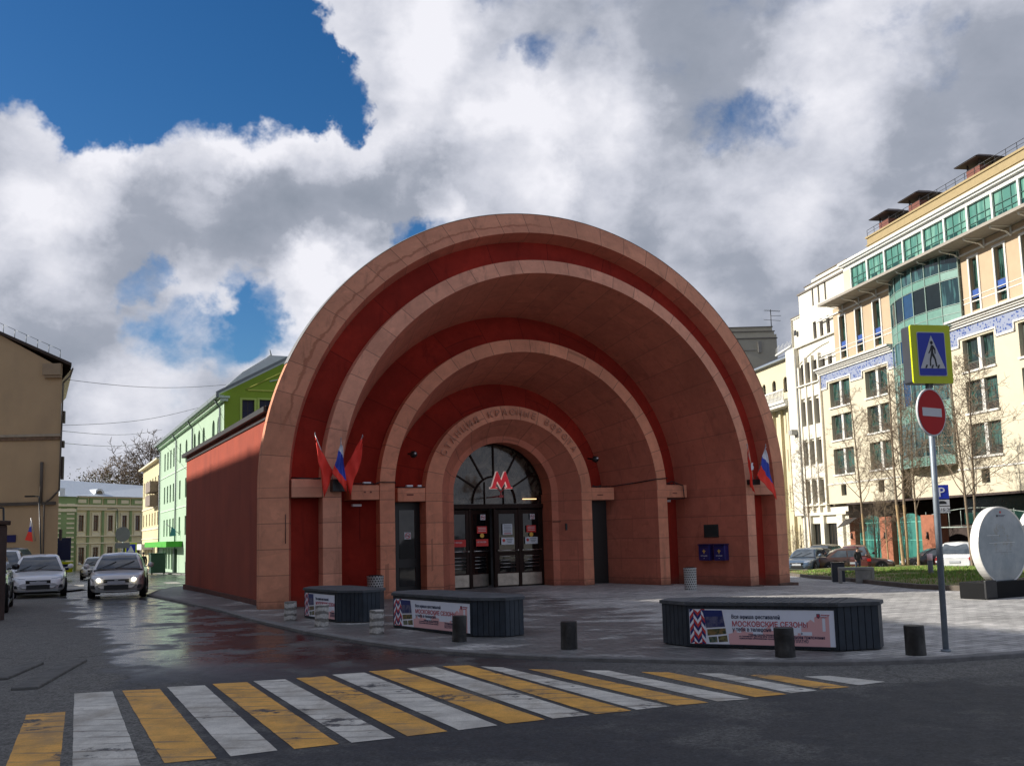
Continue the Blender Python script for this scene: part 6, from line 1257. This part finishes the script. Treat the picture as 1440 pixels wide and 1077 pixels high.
b = MB(); b.box(-16, .0, -.09, 0, 7.85, 8.0); b.m = 1; b.box(-16, .02, -.07, 0, 7.65, 7.82); b.build('string_course', [mat('tan_band_light', (.42, .34, .24), .85, .15, 4), mat('tan_band_brick', (.20, .12, .07), .9, .4, 6)], TN)
b = MB(); b.box(-16, -.15, -.13, -.0, 3.98, 4.16); b.tube((-.95, -.1, 4.1), (-.95, -.1, 6.4), .09); b.path([(.55, .1, 11.75), (.5, -.1, 11.3), (.12, -.12, 10.9), (.1, -.12, 8.2), (.06, -.12, 4.8), (-.4, -.12, 4.3), (-.75, -.12, 4.1), (-.7, -.12, -.5)], .05); b.build('pipe', mat('pipe_brown', (.10, .08, .06), .7, .2), TN)
b = MB()
for z0, h_ in ((8.6, .7), (7.2, .4), (5.4, 1.3), (2.0, .6)): b.box(.07, .17, -.0, .2, z0, z0 + h_)
b.build('wall_box', BRN, TN)
b = MB(); pr = []
for i in range(8): t = i / 7; x = rk[0][0] + (rk[1][0] - rk[0][0]) * t * .85; z = rk[0][1] + (rk[1][1] - rk[0][1]) * t * .85; b.tube((x, .1, z), (x, .1, z + .45), .02, n=4); pr.append((x, .1, z + .45))
b.path(pr, .018, 4); b.build('roof_rail', RFD, TN)
b = MB(); b.box(-2.9, -2.3, -.06, -.0, 1.95, 2.35); b.m = 1; o = b.build('street_name_plate', [mat('plate_navy', (.01, .012, .10), .5, .1)], TN)
fo = empty('wall_flag', (-26.9, 54.7, 3.0), 0, 'small drooping white, blue and red flag on the tan end wall', 'flag'); b = MB(); b.tube((.15, .2, -1.1), (.05, -.2, .15), .02); b.build('pole', POLE, fo)
b = MB(); b.poly([(.03, -.2, .1), (.10, -.2, -.3), (-.02, -.2, -.35)]); b.m = 1; b.poly([(-.02, -.2, -.35), (.10, -.2, -.3), (.12, -.2, -.62), (-.08, -.2, -.6)]); b.m = 2; b.poly([(-.08, -.2, -.6), (.12, -.2, -.62), (.2, -.2, -1.15), (-.25, -.2, -1.05)]); o = b.build('cloth', [FW, FB, FR], fo)
bpy.data.objects['wall_flag.001'].location = (-26.95, 54.6, 3.1) if 'wall_flag.001' in bpy.data.objects else (0, 0, 0)
# ================================================================== tall terrace off to the left whose roofline shades the street
CB = empty('shade_terrace', mw(-38.5, -75, 0), YAW, 'long plain tan terrace outside the picture on the left whose roof shades the street', 'building')
hh = [(-(x + 1.4), -x, z, z + 1.9) for x in range(4, 104, 4) for z in (1.5, 5.2, 8.9, 12.6, 16.0)]
tr_ = empty('street_front', (0, 0, 0), -pi / 2 + pi); tr_.parent = CB   # x runs backwards along the terrace, faces the square
b = MB(); b.box(-16, 0, 0, 109, -3, 19.35)
b.build('wall', TAN, CB); b = MB(); b.box(-16.4, .35, -.3, 109.3, 19.35, 19.6)
for y in (80, 84.5, 88, 93, 99): b.box(-2.6, -1.9, y, y + .5, 19.6, 20.8)
b.build('roof', BRN, CB)
b = MB(); 
for y in range(4, 106, 4):
    for z in (1.5, 5.2, 8.9, 12.6, 16.0): b.box(.005, .05, y, y + 1.4, z, z + 1.9)
b.build('window', DKG, CB); bpy.data.objects.remove(tr_)
# dark gate pier at the very left edge
p = gp(2, 905); gpier = empty('gate_pier', (-12.05, 22.6, -.1), 0, 'dark brown rendered gate pier cut by the left edge of the picture', 'pier')
b = MB(); b.box(-.9, .04, 0, .6, 0, 2.25); b.build('shaft', mat('dark_pier_render', (.06, .042, .035), .8, .25, 2), gpier, bevel=.03); b = MB(); b.box(-.95, .09, -.05, .65, 2.252, 2.36); b.build('cap', BRN, gpier, bevel=.02)
# ------------------------------------------------------------------ lamps, wires, distant signs
def street_lamp(x, Y, zt, xb, label, arm=-.75, r=.05):
    P = at(xb, 760, Y); T = at(x, zt, Y); o = empty('street_lamp', (P.x, Y, g(P.x, Y) - .1), 0, label, 'street lamp', 'dark street lamps along the left street'); H = T.z - o.location.z; dx = T.x - P.x
    b = MB(); b.tube((0, 0, 0), (dx, 0, H), r, r * .7, 8); b.tube((dx, 0, H), (dx + arm * .4, 0, H + .02), r * .6); b.build('pole', BLK, o); b = MB(); b.box(dx + arm, dx + arm * .35, -.1, .1, H - .02, H + .06); b.build('lamp_head', BLK, o)
street_lamp(55, 50, 698, 61, 'dark street lamp leaning in front of the tan end wall', -.7)
street_lamp(5, 34, 714, 9, 'dark street lamp at the left edge above the parked white car', -.5)
street_lamp(165, 100, 715, 165, 'distant dark street lamp in front of the sage green mansion', -1.0, .06)
for i, (ya, za, yb, zb) in enumerate(((533, 0, 516, 0), (598, 0, 570, 0), (606, 0, 604, 0), (623, 0, 620, 0))):
    A_ = at(88, ya, 56); B2 = at(*((318, 541, 71), (280, 573, 78), (228, 604, 93), (224, 619, 94))[i]); b = MB(); n = 14; pts_ = []
    for j in range(n + 1): t = j / n; p = A_.lerp(B2, t); p.z -= .35 * sin(pi * t); pts_.append(p)
    b.path(pts_, .018, 4); tag(b.build('overhead_wire', BLK), ['topmost thin overhead wire crossing the left street', 'second overhead wire, rising to the right over the left street', 'third overhead wire, nearly level, over the left street', 'lowest thin overhead wire over the left street'][i], 'wire', 'overhead wires across the left street')
def far_sign(x, yb, yt, Y, label, kind):
    B2 = at(x, yb, Y); T = at(x, yt, Y); z0 = g(B2.x, Y); o = empty('road_sign', (B2.x, Y, z0), 0, label, 'road sign'); H = T.z - z0; b = MB(); b.tube((0, 0, 0), (0, 0, H), .05); b.build('pole', GALV, o)
    if kind == 'round': disc(.62, -.09, -.06, mat('sign_back_grey', (.16, .17, .18), .5, .1), 'round_plate', o).location = (0, 0, H - .6); b = MB(); b.box(-.6, .6, -.09, -.06, H - 1.75, H - 1.3); b.build('plate', MATS['sign_back_grey'], o)
    if kind == 'cross':
        b = MB(); b.box(-.5, .5, -.08, -.06, H - 1.0, H); b.m = 1; b.box(-.38, .38, -.09, -.081, H - .88, H - .12); b.m = 2; b.plate([(-.3, H - .78), (0, H - .22), (.3, H - .78)], -.1, -.091); b.build('plate', [FLU, BLU, SWH], o)
        disc(.36, -.09, -.06, SRD, 'no_entry_plate', o).location = (0, 0, H - 1.4); b = MB(); b.box(-.25, .25, -.1, -.091, H - 1.46, H - 1.34); b.build('bar', SWH, o)
    if kind == 'blue': b = MB(); b.box(-.45, .45, -.08, -.06, H - 1.5, H); b.m = 1; b.box(-.6, .6, -.08, -.06, H - 2.3, H - 1.6); b.m = 0; b.box(-.35, .35, -.09, -.081, H - 2.15, H - 1.75); b.build('plate', [mat('sign_dark_blue', (.01, .02, .10), .5), FLU], o)
far_sign(172, 806, 741, 82, 'grey back of a round road sign with a plate below, above the silver car', 'round'); far_sign(184, 804, 763, 84, 'small distant yellow-framed crossing sign over a red no entry disc', 'cross'); far_sign(90, 806, 756, 66, 'small dark blue sign over a yellow crossing sign beside the tan house corner', 'blue')
DP = at(221, 805, 78); dm_ = empty('waste_container', (DP.x, 78, g(DP.x, 78)), GBa + pi / 2, 'dark green waste container in front of the pale green house', 'container'); b = MB(); b.box(-.55, .55, -.6, .6, .1, 1.55); b.build('body', mat('container_green', (.008, .045, .025), .5, .2), dm_, bevel=.03); b = MB(); b.box(-.6, .6, -.65, .65, 1.56, 1.66); b.build('lid', mat('container_green_lid', (.012, .06, .03), .5), dm_, bevel=.02)
for sx in (-.45, .45): b = MB(); b.tube((sx - .05, -.5, .08), (sx + .05, -.5, .08), .09, n=10); b.build('wheel', BLK, dm_)
PP = at(201, 806, 74); person((PP.x, 74, g(PP.x, 74)), .5, 'small distant person in dark clothes beside the green container', 1.7)
# ------------------------------------------------------------------ cars
TYRE = mat('tyre_rubber', (.012, .012, .012), .85, .2); RIMM = mat('alloy_rim', (.30, .31, .32), .35, .1, metal=.8); CGL = glass('car_glass', (.075, .09, .105), .06, .9, .1, 1.2, .5); CBLK = mat('car_black_trim', (.010, .010, .011), .5, .1); LAMPG = mat('headlight_glass', (.55, .58, .62), .12, .1, 20, metal=.3); LAMPON = mat('headlight_lit', (1, .93, .72), .3, 0, emit=2.6); TAIL = mat('tail_light_red', (.35, .01, .01), .2, .1); PLATE = mat('number_plate', (.45, .47, .50), .5, .1, 30)
def car_paint(name, col, metal=.25): return mat(name, col, .28, .05, 1.5, metal=metal, coat=.7, dirt=((.16, .15, .14), 1.6, .25, (1, 1, 1)))
CARG = {}
TYPES = {  # length, half width, belt z, roof z, (cowl, roof front, roof rear, tail of glass) as x from the front, hood front height, tail deck height
    'hatch': (4.3, .86, .90, 1.42, 1.15, 1.95, 3.45, 4.15, .72, .98), 'sedan': (4.6, .88, .90, 1.44, 1.35, 2.05, 3.25, 3.95, .70, .98),
    'suv': (4.6, .93, 1.05, 1.68, 1.25, 1.90, 3.85, 4.45, .90, 1.08), 'van': (4.9, .95, 1.10, 1.90, .85, 1.65, 4.55, 4.85, .95, 1.12)}
def car(pos, rz, kind, paint, label, lit=False, group='cars parked and driving around the station', name='car'):
    L, W, ZBt, ZR, xc, xf, xr, xt, zh, zd = TYPES[kind]; o = empty(name, pos, rz, label, 'car', group)
    def sec(x, w, zb, zt):   # half section, mirrored
        zs = zb + (zt - zb) * .45; h = [(0, zb), (w * .80, zb), (w * .93, zb + .05), (w * .985, zb + .16), (w, zs), (w * .985, zt - .12), (w * .955, zt - .04), (w * .86, zt), (w * .45, zt + .018), (0, zt + .022)]
        return [(-x, -y, z) for y, z in h[::-1]][:-1] + [(-x, y, z) for y, z in h] 
    b = MB(); st = [(0.0, .66, .34, zh - .20), (.05, .78, .24, zh - .10), (.16, .87, .19, zh - .01), (.42, .95, .18, zh + .055), (.9, .99, .18, zh + .11), (xc, 1.0, .18, ZBt - .02), (xc + .5, 1.0, .18, ZBt), (L * .5, 1.0, .18, ZBt + .01), (xr, 1.0, .19, ZBt + .03), (min(xt, L - .25), .985, .20, zd), (L - .18, .95, .22, zd - .02), (L - .05, .87, .27, zd - .10), (L, .78, .36, zd - .22)]
    R = b.loft([sec(x, W * w, zb, zt) for x, w, zb, zt in st], closed=True); b.F(R[0]); b.F(R[-1][::-1])
    bd = b.build('body', paint, o); sm = bd.modifiers.new('s', 'SUBSURF'); sm.levels = sm.render_levels = 1
    # cabin
    b = MB(); wb, wt = W * .93, W * .70
    gs_ = [(xc, ZBt - .06, 0.0), (xc + (xf - xc) * .5, ZBt + (ZR - ZBt) * .60, .5), (xf, ZR - .05, .92), (xf + .35, ZR - .005, 1), ((xf + xr) / 2, ZR, 1), (xr - .3, ZR - .02, 1), (xr, ZR - .07, .92), (xr + (xt - xr) * .55, ZBt + (ZR - ZBt) * .50, .45), (xt, ZBt - .02, 0.0)]
    rows = []
    for x, z, t in gs_:
        z = max(z, ZBt - .05); tt = (z - ZBt + .06) / (ZR - ZBt + .06); ww = wb + (wt - wb) * tt
        rows.append([(-x, -wb, ZBt - .06), (-x, -ww, z - .05 * t), (-x, -ww * .86, z), (-x, 0, z + .03 * t), (-x, ww * .86, z), (-x, ww, z - .05 * t), (-x, wb, ZBt - .06)])
    b.loft(rows); cb = b.build('cabin', paint, o)
    # glass
    def side_y(z): t = (z - ZBt + .06) / (ZR - ZBt + .06); return wb + (wt - wb) * t + .006
    z0, z1 = ZBt + .03, ZR - .13
    def xfront(z): return xc + (xf - xc) * ((z - ZBt) / (ZR - .05 - ZBt)) + .10
    def xrear(z): return xt - (xt - xr) * ((z - ZBt) / (ZR - .07 - ZBt)) - .12
    mid = (xf + xr) / 2 + .05
    for s in (-1, 1):
        for xa0, xb0, xa1, xb1 in ((xfront(z0), mid - .03, xfront(z1), mid - .03), (mid + .04, min(xrear(z0), xr + .45), mid + .04, min(xrear(z1), xr + .1))):
            b = MB(); q = [(-xa0, s * side_y(z0), z0), (-xb0, s * side_y(z0), z0), (-xb1, s * side_y(z1), z1), (-xa1, s * side_y(z1), z1)]; b.poly(q if s < 0 else q[::-1]); b.build('side_window', CGL, o)
    b = MB(); za, zb_ = ZBt + .02, ZR - .085; ya, yb = wb * .86, wt * .86
    def wsx(z): 
        zm = ZBt + (ZR - ZBt) * .60; xm = xc + (xf - xc) * .5
        return (xc + (xm - xc) * (z - ZBt + .05) / (zm - ZBt + .05)) if z < zm else xm + (xf - xm) * (z - zm) / (ZR - .05 - zm)
    zm = ZBt + (ZR - ZBt) * .60; rows = []
    for z in (za, zm, zb_): rows.append([(-wsx(z) + .035, y * (ya + (yb - ya) * (z - za) / (zb_ - za)), z + .012 + (.02 if abs(y) < .5 else 0)) for y in (-1, -.5, 0, .5, 1)])
    b.loft(rows); b.build('windscreen', CGL, o)
    b = MB(); zm2 = ZBt + (ZR - ZBt) * .50; xm2 = xr + (xt - xr) * .55
    b.loft([[(-xt + .0, y * ya, ZBt + .05) for y in (-1, 0, 1)], [(-xm2 - .035, y * (ya + yb) / 2, zm2 + .01) for y in (-1, 0, 1)], [(-xr - .03, y * yb, ZR - .085) for y in (-1, 0, 1)]]); b.build('rear_window', CGL, o)
    # wheels and arches
    rw = .32 if kind in ('hatch', 'sedan') else .36
    for xw in (.82, L - .88):
        for s in (-1, 1):
            ar = MB(); n = 16; ar.prism([], 0, 0) if False else None
            ar.v = []; ids = [ar.V((-xw + (rw + .06) * cos(2 * pi * i / n), s * (W + .004), max(.17, rw + (rw + .06) * sin(2 * pi * i / n)))) for i in range(n)]; ar.F(ids if s < 0 else ids[::-1]); ar.build('wheel_arch', CBLK, o)
            w = MB(); w.T = Matrix.Translation((-xw, s * (W - .09), rw)) @ Matrix.Rotation(-s * pi / 2, 4, 'X'); w.lathe([(rw * .62, -.10), (rw * .95, -.10), (rw, -.05), (rw, .07), (rw * .95, .105), (rw * .64, .105)], 20); ty = w.build('wheel', TYRE, o)
            w = MB(); w.T = Matrix.Translation((-xw, s * (W - .09), rw)) @ Matrix.Rotation(-s * pi / 2, 4, 'X'); w.lathe([(rw * .64, .10), (rw * .58, .085), (rw * .2, .07), (.001, .10)], 20)
            for i in range(5): a = 2 * pi * i / 5; w.tube((.05 * cos(a), .05 * sin(a), .10), (rw * .6 * cos(a), rw * .6 * sin(a), .10), .03, .022, 4)
            w.build('rim', RIMM, ty)
    # front
    zf = zh
    for s in (-1, 1):
        b = MB(); b.loft([[(-.02 - .0, s * .40, zf - .17), (-.10, s * .40, zf - .045)], [(-.045, s * .58, zf - .16), (-.13, s * .58, zf - .02)], [(-.12, s * .74, zf - .12), (-.25, s * .74, zf + .01)], [(-.30, s * (W - .075), zf - .07), (-.46, s * (W - .085), zf + .035)]])
        hl_ = b.build('headlight', LAMPG, o); m = hl_.modifiers.new('s', 'SOLIDIFY'); m.thickness = .03; m.offset = 1 if s > 0 else -1
        if lit: b = MB(); b.T = Matrix.Translation((.035, s * .52, zf - .11)); b.lathe([(.001, -.07), (.06, -.04), (.075, 0), (.06, .04), (.001, .07)], 12); b.build('lamp', LAMPON, hl_)
        b = MB(); b.tube((-xc - .32, s * (W * .92), ZBt + .06), (-xc - .30, s * (W + .10), ZBt + .10), .02, n=5); b.T = Matrix.Translation((-xc - .30, s * (W + .13), ZBt + .12)); b.lathe([(.001, -.09), (.085, -.06), (.10, 0), (.085, .06), (.001, .09)], 10); b.build('mirror', paint, o)
        b = MB(); b.box(-.02, .012, s * .66 - .1, s * .66 + .1, .33, .44); b.build('fog_lamp', CBLK, o).location = (-.06, 0, 0)
        b = MB(); zt_ = zd - .30; b.box(-L - .02, -L + .30, s * (W * .86) - .13, s * (W * .86) + .10, zt_ - .02, zt_ + .15); b.build('tail_light', TAIL, o, bevel=.02)
    b = MB(); b.loft([[(.004, y, zf - .20 - abs(y) * .02), (-.02, y, zf - .10)] for y in (-.38, -.2, 0, .2, .38)]); b.box(-.02, .03, -.36, .36, .30, .44); g_ = b.build('grille', CBLK, o); m = g_.modifiers.new('s', 'SOLIDIFY'); m.thickness = .02
    b = MB(); b.box(.0, .006, -.40, .40, zf - .105, zf - .095); b.box(.01, .018, -.055, .055, zf - .17, zf - .09); b.box(.0, .045, -.62, .62, .235, .262); b.build('chrome_trim', RIMM, o)
    b = MB(); b.tube((-xc + .02, -.10, ZBt + .035), (-xc - .28, .48, ZBt + .26), .012, n=4); b.tube((-xc + .02, -.60, ZBt + .03), (-xc - .26, -.08, ZBt + .25), .012, n=4); b.build('wiper', CBLK, o)
    for s in (-1, 1):
        b = MB(); b.box(-mid - .012, -mid + .012, s * (W - .01), s * (W + .004), .35, ZBt - .06); b.box(-xc - .55, -xc - .53, s * (W - .01), s * (W + .004), .35, ZBt - .06); b.box(-mid - .30, -mid - .10, s * (W - .01), s * (W + .02), ZBt - .22, ZBt - .18); b.build('door_seam', CBLK, o)
    b = MB(); b.box(.02, .045, -.26, .26, .455, .565); b.build('number_plate', PLATE, o); b = MB(); b.box(-L - .03, -L - .005, -.26, .26, .62, .73); b.build('number_plate', PLATE, o)
    b = MB(); b.box(-xc - .02, -xc + .01, -.75, .75, ZBt - .035, ZBt + .005); b.box(-L * .72, -L * .28, -W - .006, -W + .02, .20, .27); b.box(-L * .72, -L * .28, W - .02, W + .006, .20, .27); b.build('trim', CBLK, o)
    return o
def carp(front, heading, kind, paint, label, **k): 
    """front: ground point under the front bumper"""
    return car((front[0], front[1], g(front[0], front[1]) - .05), heading, kind, paint, label, **k)
WHITEC = car_paint('white_car_paint', (.80, .81, .82), .0); SILV = car_paint('silver_car_paint', (.66, .65, .63), .1); BLKC = car_paint('black_car_paint', (.012, .014, .018), .2); BLUC = car_paint('blue_grey_car_paint', (.10, .15, .22)); MAR = car_paint('maroon_car_paint', (.13, .03, .03)); BRNC = car_paint('brown_car_paint', (.09, .045, .03)); REDCAR = car_paint('red_car_paint', (.28, .02, .02))
hd = lambda dx, dy: atan2(dy, dx)
st_ = hd(.4417, -.8971)
def gpx(x, y, h=-.05): return gp(x, y, h)
# driving silver hatchback and parked cars at left
p = gp(163, 842, -.05); carp((p.x + .0, p.y), hd(.33, -.94), 'hatch', SILV, 'silver hatchback driving towards the camera with its headlights on', lit=True)
p = gp(53, 841, -.05); carp((p.x, p.y), hd(.42, -.9), 'sedan', WHITEC, 'white saloon parked nose forward beside the left edge, front of the row')
p = gp(8, 862, -.1); carp((-13.75, 24.6), hd(.42, -.9), 'suv', BLKC, 'black SUV cut by the left edge of the picture, nearest parked car')
carp((-19.3, 36.6), hd(.42, -.9), 'suv', WHITEC, 'white car half hidden between the black SUV and the white saloon')
carp((-27.2, 45.2), hd(-1, .05), 'van', BLKC, 'long black minivan parked sideways before the tan house')
p = gp(118, 815, -.1); carp((-25.3, 62), hd(.35, -.94), 'hatch', BLKC, 'small dark hatchback far down the street behind the silver car')
carp((-27.2, 63.5), hd(.35, -.94), 'hatch', WHITEC, 'small light car far down the street, left of the dark hatchback')
# parked cars on the right, beyond the lawn
def right_car(x, Y, rz, kind, paint, label): X = at(x, 790, Y).x; return carp((X, Y), rz, kind, paint, label)
right_car(1100, 60, hd(-.9, -.4), 'sedan', BLKC, 'dark car whose rear shows beside the right pier of the station')
right_car(1120, 57.5, hd(-.55, -.83), 'hatch', BLUC, 'blue-grey hatchback parked beyond the lawn behind the first thin tree')
right_car(1140, 64, hd(-.6, -.8), 'suv', BLKC, 'dark estate car with roof rails parked behind the blue-grey hatchback')
X_ = at(1164, 790, 58).x; carp((X_ + 3.2, 62.3), hd(.35, .93), 'suv', MAR, 'maroon SUV seen from behind beyond the lawn, next to the blue-grey hatchback')
right_car(1256, 58.5, hd(.985, -.17), 'sedan', BRNC, 'dark brown saloon parked side-on between the thin trees')
right_car(1268, 66, hd(-.98, .17), 'hatch', BLKC, 'dark car in shade behind the double-trunked tree')
right_car(1318, 63, hd(-.98, .17), 'suv', REDCAR, 'red car parked behind the white SUV near the sign post')
X_ = at(1338, 790, 52).x; carp((X_ + 2.6, 55.6), hd(.55, .83), 'suv', WHITEC, 'white SUV seen from behind with red tail lights left of the round map stand')
